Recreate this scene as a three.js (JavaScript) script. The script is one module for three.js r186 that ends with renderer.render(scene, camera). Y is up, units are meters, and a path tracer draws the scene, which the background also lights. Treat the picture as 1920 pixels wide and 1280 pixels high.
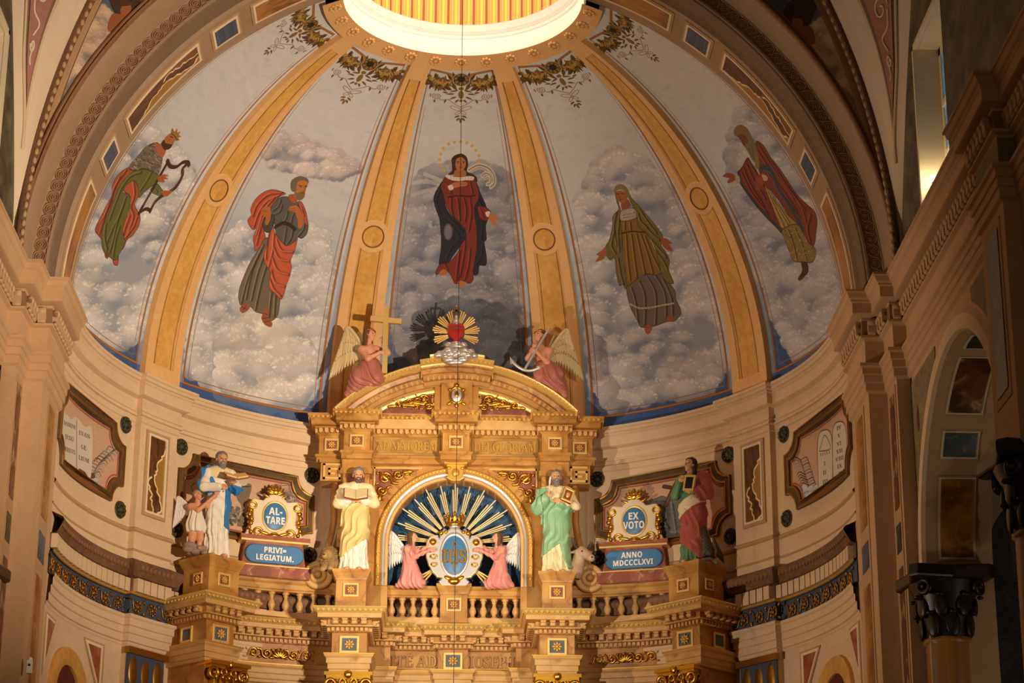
import * as THREE from 'three';
import { mergeGeometries, toCreasedNormals } from 'three/addons/utils/BufferGeometryUtils.js';
import { FontLoader } from 'three/addons/loaders/FontLoader.js';
import { TextGeometry } from 'three/addons/geometries/TextGeometry.js';
import { RectAreaLightUniformsLib } from 'three/addons/lights/RectAreaLightUniformsLib.js';

// ------------------------------------------------------------------ camera, light, exposure
const scene = new THREE.Scene();
const renderer = new THREE.WebGLRenderer({ antialias: true });
renderer.toneMapping = THREE.LinearToneMapping;
renderer.toneMappingExposure = 1.0;
renderer.shadowMap.enabled = true;
RectAreaLightUniformsLib.init();
scene.background = new THREE.Color(0x05070c);          // night-dark outdoors, seen nowhere but through openings

const R = 5.2, S = 11.9;                               // radius of the apse and height of its springline, metres
const FOCAL = 4244.996;                                // focal length in pixels of the 1920 x 1280 frame
const EYE = new THREE.Vector3(-0.01707 * R, S - 1.97805 * R, 5.45295 * R);
const YAW = 0.0283313, PITCH = 0.3406419, ROLL = 0.0050523;
const fwd = new THREE.Vector3(Math.sin(YAW) * Math.cos(PITCH), Math.sin(PITCH), -Math.cos(YAW) * Math.cos(PITCH));
const right0 = new THREE.Vector3(Math.cos(YAW), 0, Math.sin(YAW)), up0 = right0.clone().cross(fwd);
const rightV = right0.clone().multiplyScalar(Math.cos(ROLL)).addScaledVector(up0, Math.sin(ROLL));
const upV = up0.clone().multiplyScalar(Math.cos(ROLL)).addScaledVector(right0, -Math.sin(ROLL));
const camera = new THREE.PerspectiveCamera(2 * Math.atan(640 / FOCAL) * 180 / Math.PI, 1.5, 0.1, 200);
camera.position.copy(EYE);
camera.quaternion.setFromRotationMatrix(new THREE.Matrix4().makeBasis(rightV, upV, fwd.clone().negate()));
scene.add(camera);

const WARM = new THREE.Color().setRGB(1, 0.82, 0.61), SOFT = new THREE.Color().setRGB(1, 0.87, 0.69), WHITE = new THREE.Color().setRGB(1, 0.92, 0.78);
const LAMPS = [   // floodlights high on the nave pilasters, out of the frame: place, aim, colour, candela, half angle, softness
  [[5.2, 6.9, 12.4], [-4.4, 13.3, -2.0], WARM, 840, 26, 0.95], [[-5.15, 5.4, 3.4], [4.4, 11.8, -1.6], WARM, 122, 40, 0.9],
  [[5.2, 6.4, 13.0], [-0.5, 9.7, -4.0], SOFT, 520, 11, 0.7], [[-5.2, 6.4, 13.0], [0.5, 9.7, -4.0], SOFT, 520, 11, 0.7],
];
for (const [p, to, c, i, an, soft] of LAMPS) { const l = new THREE.SpotLight(c, i, 0, an * Math.PI / 180, soft, 2); l.position.set(...p); l.target.position.set(...to); l.castShadow = true; l.shadow.radius = 4; l.shadow.mapSize.set(2048, 2048); l.shadow.bias = -0.0005; scene.add(l, l.target); }
const lantern = new THREE.PointLight(WHITE, 11, 0, 2); lantern.position.set(0, 17.75, 0); lantern.castShadow = true; lantern.shadow.radius = 10; scene.add(lantern);
const pendant = new THREE.PointLight(SOFT, 9, 0, 2); pendant.position.set(0, 9.2, 18); pendant.castShadow = true; pendant.shadow.radius = 12; scene.add(pendant);  // added general fill for the nave, stands for no known lamp
const aisleFill = new THREE.PointLight(SOFT, 2.6, 0, 2); aisleFill.position.set(7.7, 6.2, 4.4); aisleFill.castShadow = true; aisleFill.shadow.radius = 8; scene.add(aisleFill);  // extra light added to brighten the aisle, no known source there
const BULBS = [[5.7, 12.62, 3.42], [-5.7, 12.62, 3.42]];
for (const p of BULBS) { const l = new THREE.PointLight(new THREE.Color().setRGB(1, 0.84, 0.5), 0.55, 0, 2); l.position.set(...p); l.castShadow = true; l.shadow.radius = 1.5; scene.add(l); }

// ------------------------------------------------------------------ pixels of the photograph to places in the church
const ray = (px, py) => fwd.clone().addScaledVector(rightV, (px - 960) / FOCAL).addScaledVector(upV, -(py - 640) / FOCAL);
const at = (px, py, z) => { const d = ray(px, py); return EYE.clone().addScaledVector(d, (z - EYE.z) / d.z); };
const far = (a, b, c) => (-b + Math.sqrt(Math.max(0, b * b - 4 * a * c))) / (2 * a);
const onDome = (px, py, r = R) => {                    // degrees round the apse and up the dome
  const d = ray(px, py), o = EYE.clone(); o.y -= S;
  const p = o.clone().addScaledVector(d, far(d.dot(d), 2 * o.dot(d), o.dot(o) - r * r));
  return [Math.atan2(p.x, -p.z) * 180 / Math.PI, Math.asin(p.y / r) * 180 / Math.PI];
};
const onWall = (px, py, r = R) => {                    // degrees round the apse and height
  const d = ray(px, py), t = far(d.x * d.x + d.z * d.z, 2 * (EYE.x * d.x + EYE.z * d.z), EYE.x ** 2 + EYE.z ** 2 - r * r);
  const p = EYE.clone().addScaledVector(d, t);
  return [Math.atan2(p.x, -p.z) * 180 / Math.PI, p.y];
};

// ------------------------------------------------------------------ small tools
const D = Math.PI / 180, PI = Math.PI, { sin, cos, abs, min, max, sqrt, floor, atan2, hypot } = Math;
const lerp = (a, b, t) => a + (b - a) * t, clamp = (x, a, b) => min(b, max(a, x)), smooth = (a, b, x) => { const t = clamp((x - a) / (b - a), 0, 1); return t * t * (3 - 2 * t); };
function rng(seed) { let s = seed >>> 0; return () => { s = (s + 0x6d2b79f5) | 0; let t = Math.imul(s ^ (s >>> 15), 1 | s); t = (t + Math.imul(t ^ (t >>> 7), 61 | t)) ^ t; return ((t ^ (t >>> 14)) >>> 0) / 4294967296; }; }
function hash(i, j, k) { let h = Math.imul(i, 374761393) ^ Math.imul(j, 668265263) ^ Math.imul(k, 2147483647 ^ 0x5bd1e995); h = Math.imul(h ^ (h >>> 13), 1274126177); return ((h ^ (h >>> 16)) >>> 0) / 4294967296; }
function vnoise(x, y, k = 0, wrap = 0) {
  let i = floor(x), j = floor(y); const fx = x - i, fy = y - j, u = fx * fx * (3 - 2 * fx), v = fy * fy * (3 - 2 * fy);
  const w = (a) => (wrap ? ((a % wrap) + wrap) % wrap : a);
  return lerp(lerp(hash(w(i), w(j), k), hash(w(i + 1), w(j), k), u), lerp(hash(w(i), w(j + 1), k), hash(w(i + 1), w(j + 1), k), u), v);
}
const fbm = (x, y, k = 0, o = 4, wrap = 0) => { let s = 0, a = 0.5; for (let i = 0; i < o; i++) { s += a * vnoise(x, y, k + i, wrap << i); x *= 2; y *= 2; a *= 0.5; } return s / (1 - 0.5 ** o); };

const taken = new Map();
const numbered = (name) => { const n = taken.get(name) ?? 0; taken.set(name, n + 1); return n ? name + '_' + String(n).padStart(3, '0') : name; };
function ready(g) {                                     // plain triangles with position, normal and uv
  if (g.index) g = g.toNonIndexed();
  for (const k of Object.keys(g.attributes)) if (!['position', 'normal', 'uv'].includes(k)) g.deleteAttribute(k);
  if (!g.attributes.normal) g.computeVertexNormals();
  if (!g.attributes.uv) metreUV(g);
  return g;
}
function metreUV(g) {                                   // uv in metres on the plane each triangle faces most
  if (g.index) g = g.toNonIndexed();
  const p = g.attributes.position, uv = new Float32Array(p.count * 2), a = new THREE.Vector3(), b = new THREE.Vector3(), c = new THREE.Vector3();
  for (let i = 0; i < p.count; i += 3) {
    a.fromBufferAttribute(p, i); b.fromBufferAttribute(p, i + 1).sub(a); c.fromBufferAttribute(p, i + 2).sub(a); b.cross(c);
    const x = abs(b.x), y = abs(b.y), z = abs(b.z);
    for (let k = 0; k < 3; k++) {
      a.fromBufferAttribute(p, i + k);
      uv[2 * (i + k)] = x > y && x > z ? a.z : a.x; uv[2 * (i + k) + 1] = y >= x && y >= z ? a.z : a.y;
    }
  }
  g.setAttribute('uv', new THREE.BufferAttribute(uv, 2));
  return g;
}
const merged = (list) => { const l = list.flat(Infinity).filter(Boolean).map(ready); return l.length === 1 ? l[0] : mergeGeometries(l); };
function part(name, geos, mat, parent) {
  const m = new THREE.Mesh(merged([geos]), mat); m.name = name; m.castShadow = m.receiveShadow = true; parent.add(m); return m;
}
function thing(name, label, category, group) {
  const g = new THREE.Group(); g.name = numbered(name); g.userData = { label, category }; if (group) g.userData.group = group; scene.add(g); return g;
}
function struct(name, label) { const g = new THREE.Group(); g.name = name; g.userData = { kind: 'structure', label }; scene.add(g); return g; }
const stuff = (m) => { m.userData.kind = 'stuff'; return m; };

// geometry
const M4 = (...a) => new THREE.Matrix4().compose(...a), E3 = (x, y, z) => new THREE.Quaternion().setFromEuler(new THREE.Euler(x, y, z)), V = (x, y, z) => new THREE.Vector3(x, y, z), ONE = V(1, 1, 1);
const place = (g, [x, y, z], [rx, ry, rz] = [0, 0, 0], s = 1) => g.applyMatrix4(M4(V(x, y, z), E3(rx, ry, rz), typeof s === 'number' ? V(s, s, s) : V(...s)));
const box = (x0, x1, y0, y1, z0, z1) => metreUV(new THREE.BoxGeometry(abs(x1 - x0), abs(y1 - y0), abs(z1 - z0)).translate((x0 + x1) / 2, (y0 + y1) / 2, (z0 + z1) / 2).toNonIndexed());
const ball = (x, y, z, rx, ry = rx, rz = rx, w = 12, h = 8) => new THREE.SphereGeometry(1, w, h).scale(rx, ry, rz).translate(x, y, z);
const lathe = (pts, n = 16) => new THREE.LatheGeometry(pts.map(([r, y]) => new THREE.Vector2(r, y)), n);
function tube(pts, r, n = 24, sides = 6, closed = false) { return new THREE.TubeGeometry(new THREE.CatmullRomCurve3(pts.map((p) => (p.isVector3 ? p : V(...p))), closed), n, r, sides, closed); }
function rod(a, b, ra, rb = ra, sides = 8) {
  const A = V(...a), B = V(...b), d = B.clone().sub(A), g = new THREE.CylinderGeometry(rb, ra, d.length(), sides, 1);
  return g.applyMatrix4(M4(A.add(B).multiplyScalar(0.5), new THREE.Quaternion().setFromUnitVectors(V(0, 1, 0), d.normalize()), ONE));
}
function quadStrip(rows, creased = 0.6, uvs) {          // rows of points, each row the same length, as one surface
  const pos = [], uv = [], n = rows[0].length;
  const cu = uvs || rows.map((r, i) => r.map((p, j) => { let a = 0; for (let k = 1; k <= j; k++) a += hypot(r[k][0] - r[k - 1][0], r[k][1] - r[k - 1][1], r[k][2] - r[k - 1][2]); return a; }));
  let run = 0; const along = rows.map((r, i) => { if (i) { const m = n >> 1; run += hypot(r[m][0] - rows[i - 1][m][0], r[m][1] - rows[i - 1][m][1], r[m][2] - rows[i - 1][m][2]); } return run; });
  const put = (i, j) => { pos.push(...rows[i][j]); if (uvs) uv.push(...uvs[i][j]); else uv.push(along[i], cu[i][j]); };
  for (let i = 0; i + 1 < rows.length; i++) for (let j = 0; j + 1 < n; j++) { put(i, j); put(i + 1, j); put(i + 1, j + 1); put(i, j); put(i + 1, j + 1); put(i, j + 1); }
  let g = new THREE.BufferGeometry(); g.setAttribute('position', new THREE.Float32BufferAttribute(pos, 3)); g.setAttribute('uv', new THREE.Float32BufferAttribute(uv, 2)); g.computeVertexNormals();
  if (creased) g = toCreasedNormals(g, creased);
  return g;
}
function sweep(profile, path, closed = false) {         // a moulding: profile [out, y] along a plan path [x, z], mitred
  const n = path.length, rows = [];
  const nor = (i, j) => { const dx = path[j][0] - path[i][0], dz = path[j][1] - path[i][1], l = hypot(dx, dz) || 1; return [-dz / l, dx / l]; };
  for (let i = 0; i < n; i++) {
    const a = i || closed ? nor((i + n - 1) % n, i) : nor(0, 1), b = i < n - 1 || closed ? nor(i, (i + 1) % n) : a, k = 1 + a[0] * b[0] + a[1] * b[1], m = [(a[0] + b[0]) / k, (a[1] + b[1]) / k];
    rows.push(profile.map(([o, y]) => [path[i][0] + m[0] * o, y, path[i][1] + m[1] * o]));
  }
  if (closed) rows.push(rows[0]);
  return quadStrip(rows, 0.5);
}
const mirrorX = (g) => { g = ready(g.clone()).scale(-1, 1, 1); const p = g.attributes.position, u = g.attributes.uv, nn = g.attributes.normal; for (let i = 0; i < p.count; i += 3) for (const at of [p, u, nn]) { const s = at.itemSize; for (let c = 0; c < s; c++) { const q = at.array[(i + 1) * s + c]; at.array[(i + 1) * s + c] = at.array[(i + 2) * s + c]; at.array[(i + 2) * s + c] = q; } } return g; };
const both = (g) => [g, mirrorX(g)];
function arcSweep(profile, a0, a1, n, cy = S, cx = 0) {  // profile [radius, z] round an arch in the x-y plane
  const rows = []; for (let i = 0; i <= n; i++) { const a = lerp(a0, a1, i / n) * D; rows.push(profile.map(([r, z]) => [cx + r * cos(a), cy + r * sin(a), z])); }
  return quadStrip(rows, 0.5);
}
function apse(profile, f0, f1, n) {                      // profile [radius, y] round the apse, degrees from its axis
  const rows = []; for (let i = 0; i <= n; i++) { const f = lerp(f0, f1, i / n) * D; rows.push(profile.map(([r, y]) => [r * sin(f), y, -r * cos(f)])); }
  return quadStrip(rows, 0.5);
}
const dom = (f, t, r = R) => [r * cos(t * D) * sin(f * D), S + r * sin(t * D), -r * cos(t * D) * cos(f * D)];
function domePatch(f0, f1, t0, t1, r, nf, nt, unit = true) {
  const rows = [], uvs = [];
  for (let i = 0; i <= nt; i++) { const t = lerp(t0, t1, i / nt), row = [], u = []; for (let j = 0; j <= nf; j++) { const f = lerp(f0, f1, j / nf); row.push(dom(f, t, r)); u.push(unit ? [j / nf, i / nt] : [f * D * r, t * D * r]); } rows.push(row); uvs.push(u); }
  return quadStrip(rows, 1, uvs);
}
function flat(pts, depth, bevel = 0, holes = []) {       // an outline [x, y] with thickness, its back at z = 0
  const s = new THREE.Shape(pts.map((p) => new THREE.Vector2(...p))); for (const h of holes) s.holes.push(new THREE.Path(h.map((p) => new THREE.Vector2(...p))));
  return new THREE.ExtrudeGeometry(s, { depth, bevelEnabled: bevel > 0, bevelThickness: bevel, bevelSize: bevel, bevelSegments: 2, curveSegments: 12 });
}
function bend(g, r, f0, y0, out = 0) {                    // wraps a flat piece (x along, y up, z out of the wall) onto the apse wall
  g = ready(g); const p = g.attributes.position;
  for (let i = 0; i < p.count; i++) { const f = f0 * D + p.getX(i) / R, rr = r - out - p.getZ(i); p.setXYZ(i, rr * sin(f), y0 + p.getY(i), -rr * cos(f)); }
  g.computeVertexNormals(); return toCreasedNormals(g, 0.6);
}

// textures
function canvas(w, h) { const c = document.createElement('canvas'); c.width = w; c.height = h; return [c, c.getContext('2d')]; }
function tex(c, rx = 1, ry = 1) { const t = new THREE.CanvasTexture(c); t.colorSpace = THREE.SRGBColorSpace; t.wrapS = t.wrapT = THREE.RepeatWrapping; t.repeat.set(rx, ry); t.magFilter = THREE.LinearFilter; t.anisotropy = 8; return t; }
function dataTex(n, fn, srgb = true) {
  const d = new Uint8Array(n * n * 4);
  for (let y = 0; y < n; y++) for (let x = 0; x < n; x++) { const c = fn(x / n, y / n); for (let k = 0; k < 3; k++) d[(y * n + x) * 4 + k] = clamp(c[k], 0, 255); d[(y * n + x) * 4 + 3] = 255; }
  const t = new THREE.DataTexture(d, n, n); t.wrapS = t.wrapT = THREE.RepeatWrapping; t.magFilter = THREE.LinearFilter; t.minFilter = THREE.LinearFilter; if (srgb) t.colorSpace = THREE.SRGBColorSpace; t.needsUpdate = true; return t;
}
const mix3 = (a, b, t) => [lerp(a[0], b[0], t), lerp(a[1], b[1], t), lerp(a[2], b[2], t)];
function marble(a, b, vein, seed, per = 1.2, n = 256, sharp = 14) {  // veined stone; the tile is per metres wide
  const t = dataTex(n, (x, y) => {
    const w = 4, q = fbm(x * w, y * w, seed, 4, w), r = fbm(x * w + q * 1.5, y * w + q * 1.5, seed + 9, 4, w), v = abs(fbm(x * 3, y * 3, seed + 20, 5, 3) - 0.5);
    return mix3(mix3(a, b, smooth(0.3, 0.7, r)), vein, Math.exp(-v * sharp * 3) * 0.75 * smooth(0.35, 0.6, q));
  });
  t.repeat.set(1 / per, 1 / per); return t;
}
function plaster(c, seed, amp = 9) { const t = dataTex(256, (x, y) => { const q = (fbm(x * 4, y * 4, seed, 5, 4) - 0.5) * amp * 1.4 + (fbm(x * 32, y * 32, seed + 7, 2, 32) - 0.5) * amp; return [c[0] + q, c[1] + q, c[2] + q]; }); t.repeat.set(0.5, 0.5); return t; }
const mat = (color, roughness = 0.75, extra = {}) => new THREE.MeshStandardMaterial({ color, roughness, side: THREE.DoubleSide, ...extra });
const texMat = (map, roughness = 0.75, extra = {}) => new THREE.MeshStandardMaterial({ map, roughness, side: THREE.DoubleSide, ...extra });
// ------------------------------------------------------------------ materials
const M = {
  cream: texMat(plaster([220, 188, 148], 3), 0.85), creamPale: texMat(plaster([230, 208, 172], 5), 0.85), tan: texMat(plaster([184, 146, 102], 8), 0.85), grey: texMat(plaster([126, 102, 80], 11), 0.9),
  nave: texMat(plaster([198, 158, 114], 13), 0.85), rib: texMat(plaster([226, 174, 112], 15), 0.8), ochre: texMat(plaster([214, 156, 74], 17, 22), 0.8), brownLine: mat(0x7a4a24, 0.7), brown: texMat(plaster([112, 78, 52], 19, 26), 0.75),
  archTan: texMat(plaster([164, 134, 104], 23), 0.85), web: texMat(plaster([222, 198, 166], 25), 0.85), bedShade: texMat(plaster([142, 106, 70], 27), 0.85), guilloche: texMat(plaster([150, 112, 78], 21, 20), 0.8), white: mat(0xf4ecdf, 0.8), gold: mat(0xd9a23c, 0.32, { metalness: 1 }), goldOld: mat(0xa9782e, 0.42, { metalness: 0.9 }), goldPaint: mat(0xd8a74a, 0.42, { metalness: 0.55 }), goldPale: mat(0xf0c877, 0.4, { metalness: 0.5 }),
  altar: texMat(marble([202, 150, 76], [180, 124, 54], [132, 82, 38], 31, 1.1), 0.42), altarPale: texMat(marble([216, 172, 108], [206, 154, 86], [160, 106, 56], 33, 1.4), 0.45), altarOlive: texMat(marble([186, 140, 68], [160, 116, 50], [116, 80, 36], 35, 1.0), 0.45),
  redMarble: texMat(marble([168, 92, 64], [140, 72, 50], [214, 166, 128], 37, 0.8), 0.35), redField: texMat(marble([150, 84, 62], [128, 66, 50], [170, 110, 80], 38, 0.5), 0.55),
  brownMarble: texMat(marble([122, 70, 38], [78, 44, 26], [226, 198, 150], 41, 0.9, 256, 7), 0.4), amberMarble: texMat(marble([176, 118, 44], [120, 74, 30], [206, 160, 80], 43, 0.8, 256, 9), 0.4), blueMarble: texMat(marble([70, 84, 108], [50, 62, 84], [120, 130, 146], 45, 0.4), 0.4), greenMarble: texMat(marble([52, 58, 46], [34, 40, 32], [122, 128, 104], 47, 0.5, 256, 8), 0.4),
  wallStone: texMat(marble([112, 104, 74], [74, 64, 44], [48, 38, 28], 49, 1.2, 256, 5), 0.6), pink: texMat(plaster([172, 118, 104], 51, 10), 0.85), blue: texMat(plaster([66, 76, 96], 53, 12), 0.8), blueDeep: mat(0x2f4a72, 0.6), blueCart: mat(0x3f76a6, 0.45), bronze: mat(0x4c4430, 0.55, { metalness: 0.5 }), dark: mat(0x1a120c, 0.6), darkWood: mat(0x2c1a10, 0.4), darkRed: texMat(plaster([92, 30, 24], 55, 10), 0.8), silver: mat(0xd8d2cc, 0.38, { metalness: 0.75 }), olive: texMat(plaster([132, 114, 80], 57, 30), 0.8), frame: texMat(plaster([92, 70, 42], 59, 26), 0.7), leafGold: mat(0xe4b45a, 0.4, { metalness: 0.3 }), lineBrown: texMat(plaster([134, 92, 58], 63, 16), 0.8), black: mat(0x070606, 0.6),
};

function unitUV(g) { g = ready(g); const u = g.attributes.uv; let a = 1e9, b = -1e9, c = 1e9, d = -1e9; for (let i = 0; i < u.count; i++) { a = min(a, u.getX(i)); b = max(b, u.getX(i)); c = min(c, u.getY(i)); d = max(d, u.getY(i)); } for (let i = 0; i < u.count; i++) u.setXY(i, (u.getX(i) - a) / (b - a), (u.getY(i) - c) / (d - c)); return g; }
{ // onyx slabs: dark and honey stone parted by a jagged pale seam
  const [c, x] = canvas(512, 256), r = rng(303); x.fillStyle = '#5f3a1e'; x.fillRect(0, 0, 512, 256); for (let i = 0; i < 260; i++) { x.fillStyle = `rgba(${r() < 0.5 ? '140,86,40' : '46,26,14'},${0.1 + r() * 0.2})`; x.beginPath(); x.ellipse(r() * 512, r() * 256, 10 + r() * 46, 5 + r() * 16, -0.4, 0, 7); x.fill(); }
  for (const [lo, hi, y0, amp, sd] of [[0, 512, 176, 58, 1], [0, 250, 96, 46, 2]]) { const q = rng(sd * 7), pts = []; let y = y0; for (let X = lo; X <= hi; X += 14) { y += (q() - 0.5) * 44 + (y0 + amp * sin(X / 62 + sd) - y) * 0.4; pts.push([X, y]); } x.beginPath(); x.moveTo(lo, sd > 1 ? 0 : 256); for (const p of pts) x.lineTo(...p); x.lineTo(hi, sd > 1 ? 0 : 256); x.closePath(); x.fillStyle = sd > 1 ? '#7d4d22' : '#a4742c'; x.fill(); for (const [w, col] of [[17, '#c49a58'], [9, '#efe0b4']]) { x.strokeStyle = col; x.lineWidth = w; x.lineJoin = 'round'; x.beginPath(); pts.forEach((p, i) => (i ? x.lineTo(...p) : x.moveTo(...p))); x.stroke(); } }
  M.agate = texMat(tex(c), 0.4); const t2 = tex(c); t2.rotation = PI / 2; M.agateUp = texMat(t2, 0.4);
}
// ------------------------------------------------------------------ the apse wall
const RIBS = [-56.8, -18.2, 18.2, 56.8], HALF = 4.3, TOP = 67.6, PIL = 4.5;
function ring(r, step = 1.5, f0 = -90, f1 = 90, proud = 0.1) {                // plan path round the apse, stepping forward at the pilasters
  const p = [], add = (f, rr) => p.push([rr * sin(f * D), -rr * cos(f * D)]);
  const cuts = RIBS.flatMap((f) => [f - PIL, f + PIL]).filter((f) => f > f0 && f < f1), stops = [f0, ...cuts, f1];
  let inside = RIBS.some((f) => f0 > f - PIL && f0 < f + PIL);
  for (let i = 0; i + 1 < stops.length; i++) { const n = max(1, Math.round((stops[i + 1] - stops[i]) / step)); for (let k = 0; k <= n; k++) add(lerp(stops[i], stops[i + 1], k / n), inside ? r - proud : r); inside = !inside; }
  return p;
}
const wallApse = struct('wall_apse', 'curved cream apse wall with cornices, pilasters and painted panels');
const RP = ring(R);
part('wall_surface', sweep([[0, 11.25], [0, 7.9]], RP), M.cream, wallApse);
part('lower_wall', sweep([[0, 7.9], [0, 0]], RP), M.cream, wallApse);
part('cornice', sweep([[-0.3, 11.905], [0.2, 11.9], [0.2, 11.86], [0.18, 11.85], [0.17, 11.81], [0.14, 11.8], [0.14, 11.775], [0.12, 11.76], [0.12, 11.61], [0.10, 11.60], [0.035, 11.585], [0.03, 11.55], [0.02, 11.43], [0.05, 11.42], [0.05, 11.395], [0.03, 11.39], [0.03, 11.37], [0.055, 11.36], [0.055, 11.335], [0.02, 11.33], [0.02, 11.25], [0, 11.24]], RP), M.cream, wallApse);
part('string_course', [sweep([[0, 9.72], [0.025, 9.7], [0.025, 9.67], [0, 9.65]], RP), sweep([[0, 9.41], [0.012, 9.4], [0.012, 9.385], [0, 9.375]], RP)], M.tan, wallApse);
part('leaf_moulding', sweep([[0, 9.27], [0.04, 9.25], [0.15, 9.2], [0.17, 9.17], [0.16, 9.13], [0.12, 9.06], [0.09, 9.0], [0.05, 8.985], [0, 8.98]], RP), M.brown, wallApse);
{ // carved leaves on the moulding: too small to pick apart
  const leaves = [], u = ball(0, 0, 0, 0.045, 0.05, 0.02, 6, 4);
  for (let f = -89; f <= 89; f += 1.05) if (abs(f) > 27) { const rr = (RIBS.some((q) => abs(f - q) < PIL) ? R - 0.1 : R) - 0.145; leaves.push(place(u.clone(), [rr * sin(f * D), 9.12, -rr * cos(f * D)], [0.5, -f * D, 0])); }
  stuff(part('leaf_carving', leaves, M.lineBrown, wallApse));
}
part('frieze', sweep([[0.03, 8.77], [0.05, 8.77], [0.05, 8.745], [0.015, 8.745], [0.015, 8.46], [0.05, 8.46]], RP), M.blue, wallApse);
part('gold_fillet', sweep([[0.05, 8.785], [0.065, 8.78], [0.065, 8.755], [0.05, 8.745]], RP), M.goldPaint, wallApse);
part('architrave', sweep([[0.05, 8.465], [0.1, 8.46], [0.1, 8.42], [0.08, 8.4], [0.08, 8.31], [0.06, 8.3], [0.06, 8.21], [0.04, 8.2], [0.04, 8.1], [0.015, 8.09], [0.01, 8.06], [0, 8.05]], RP), M.cream, wallApse);
part('dentil_bed', sweep([[0.05, 8.985], [0.02, 8.98], [0.02, 8.785]], RP), M.brown, wallApse);
{
  const g = ready(new THREE.BoxGeometry(0.128, 0.185, 0.09)); metreUV(g);
  for (let f = -89.2; f <= 89.3; f += 1.7) if (abs(f) > 26) { const on = RIBS.some((q) => abs(f - q) < PIL + 0.2), rr = (on ? R - 0.1 : R) - 0.055, m = part('dentil', g, M.cream, wallApse); m.geometry = g; m.position.set(rr * sin(f * D), 8.882, -rr * cos(f * D)); m.rotation.y = -f * D; }
}
// gilded scrolls on the blue frieze
function spiral(cx, cy, r0, r1, turns, a0, n = 22) { const p = []; for (let i = 0; i <= n; i++) { const t = i / n, a = a0 + turns * 2 * PI * t, r = lerp(r0, r1, t); p.push([cx + r * cos(a), cy + r * sin(a), 0]); } return p; }
const leaf = (x, y, z, a, l, w, h = 0.018) => place(ball(0, 0, 0, l / 2, w / 2, h, 8, 5).translate(l / 2, 0, 0), [x, y, z], [0, 0, a]);
const scrollUnit = (s, up, th = 0.012) => { // one running scroll, s metres long
  const k = up ? 1 : -1, g = [tube(spiral(0, 0, s * 0.36, s * 0.07, -k * 1.3, k * PI * 0.95), th, 26, 5), ball(0, 0, 0, s * 0.09, s * 0.09, 0.02, 8, 6), tube([[-s * 0.34, k * s * 0.05, 0], [-s * 0.45, -k * s * 0.25, 0], [-s * 0.75, -k * s * 0.3, 0]], th, 10, 5)];
  for (let i = 0; i < 7; i++) { const a = i / 7 * 2 * PI; g.push(leaf(cos(a) * s * 0.13, sin(a) * s * 0.13, 0, a + 0.6, s * 0.2, s * 0.09)); }
  g.push(leaf(s * 0.36, k * s * 0.2, 0, 0.9 * k, s * 0.26, s * 0.12), leaf(s * 0.3, -k * s * 0.25, 0, -0.4 * k, s * 0.3, s * 0.12), leaf(-s * 0.5, k * s * 0.15, 0, 2.2 * k, s * 0.26, s * 0.11));
  return merged(g);
};
{
  const a = scrollUnit(0.3, true, 0.011), b = scrollUnit(0.3, false, 0.011);
  let i = 0; for (let f = -88; f <= 88.5; f += 3.55) if (abs(f) > 26) { const on = RIBS.some((q) => abs(f - q) < PIL), rr = (on ? R - 0.1 : R) - 0.03; const m = part('frieze_scroll', i++ % 2 ? a : b, M.goldOld, wallApse); m.position.set(rr * sin(f * D), 8.6, -rr * cos(f * D)); m.rotation.y = -f * D; }
}
// pilaster panels of veined marble
function framed(w, h, fw, d) { return flat([[-w / 2, -h / 2], [w / 2, -h / 2], [w / 2, h / 2], [-w / 2, h / 2]], d, 0.006, [[[-w / 2 + fw, -h / 2 + fw], [-w / 2 + fw, h / 2 - fw], [w / 2 - fw, h / 2 - fw], [w / 2 - fw, -h / 2 + fw]]]); }
for (const f of [-57, 57]) {
  part('pilaster_panel', unitUV(bend(box(-0.2, 0.2, -0.57, 0.57, 0, 0.012), R - 0.1, f, 10.55)), M.agateUp, wallApse);
  part('pilaster_frame', bend(framed(0.5, 1.24, 0.05, 0.02), R - 0.1, f, 10.55), M.tan, wallApse);
  part('pilaster_frame', bend(framed(0.41, 1.15, 0.022, 0.03), R - 0.1, f, 10.55), M.creamPale, wallApse);
  // capital: gilt leaves on blue
  part('pilaster_capital', bend(box(-0.4, 0.4, -0.55, 0, 0, 0.02), R - 0.1, f, 7.95), M.blue, wallApse);
  const cap = [box(-0.44, 0.44, -0.02, 0.07, 0, 0.07)];
  for (let k = 0; k < 3; k++) for (const [w, h, y] of [[0.1, 0.22, -0.35], [0.06, 0.16, -0.33]]) cap.push(ball((k - 1) * 0.26, y + 0.1, 0.02, w, h, 0.03, 10, 8));
  part('capital_leaves', bend(merged(cap), R - 0.1, f, 7.95), M.goldOld, wallApse);
}
// rosettes of dark bronze
const rosetteGeo = (() => { const g = [lathe([[0, 0.05], [0.035, 0.045], [0.04, 0.03], [0.05, 0.02], [0.12, 0.02], [0.125, 0.0]], 20).rotateX(PI / 2)]; for (let k = 0; k < 9; k++) { const a = k / 9 * 2 * PI; g.push(ball(cos(a) * 0.082, sin(a) * 0.082, 0.03, 0.03, 0.03, 0.016, 8, 6)); } return merged(g); })();
for (const f of [-64, -50.3, -24.7, 24.5, 50.1, 63.7]) for (const y of [11.145, 9.91]) { const m = part('bronze_rosette', rosetteGeo, M.bronze, wallApse); m.position.set((R - 0.005) * sin(f * D), y, -(R - 0.005) * cos(f * D)); m.rotation.y = -f * D; }
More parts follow.
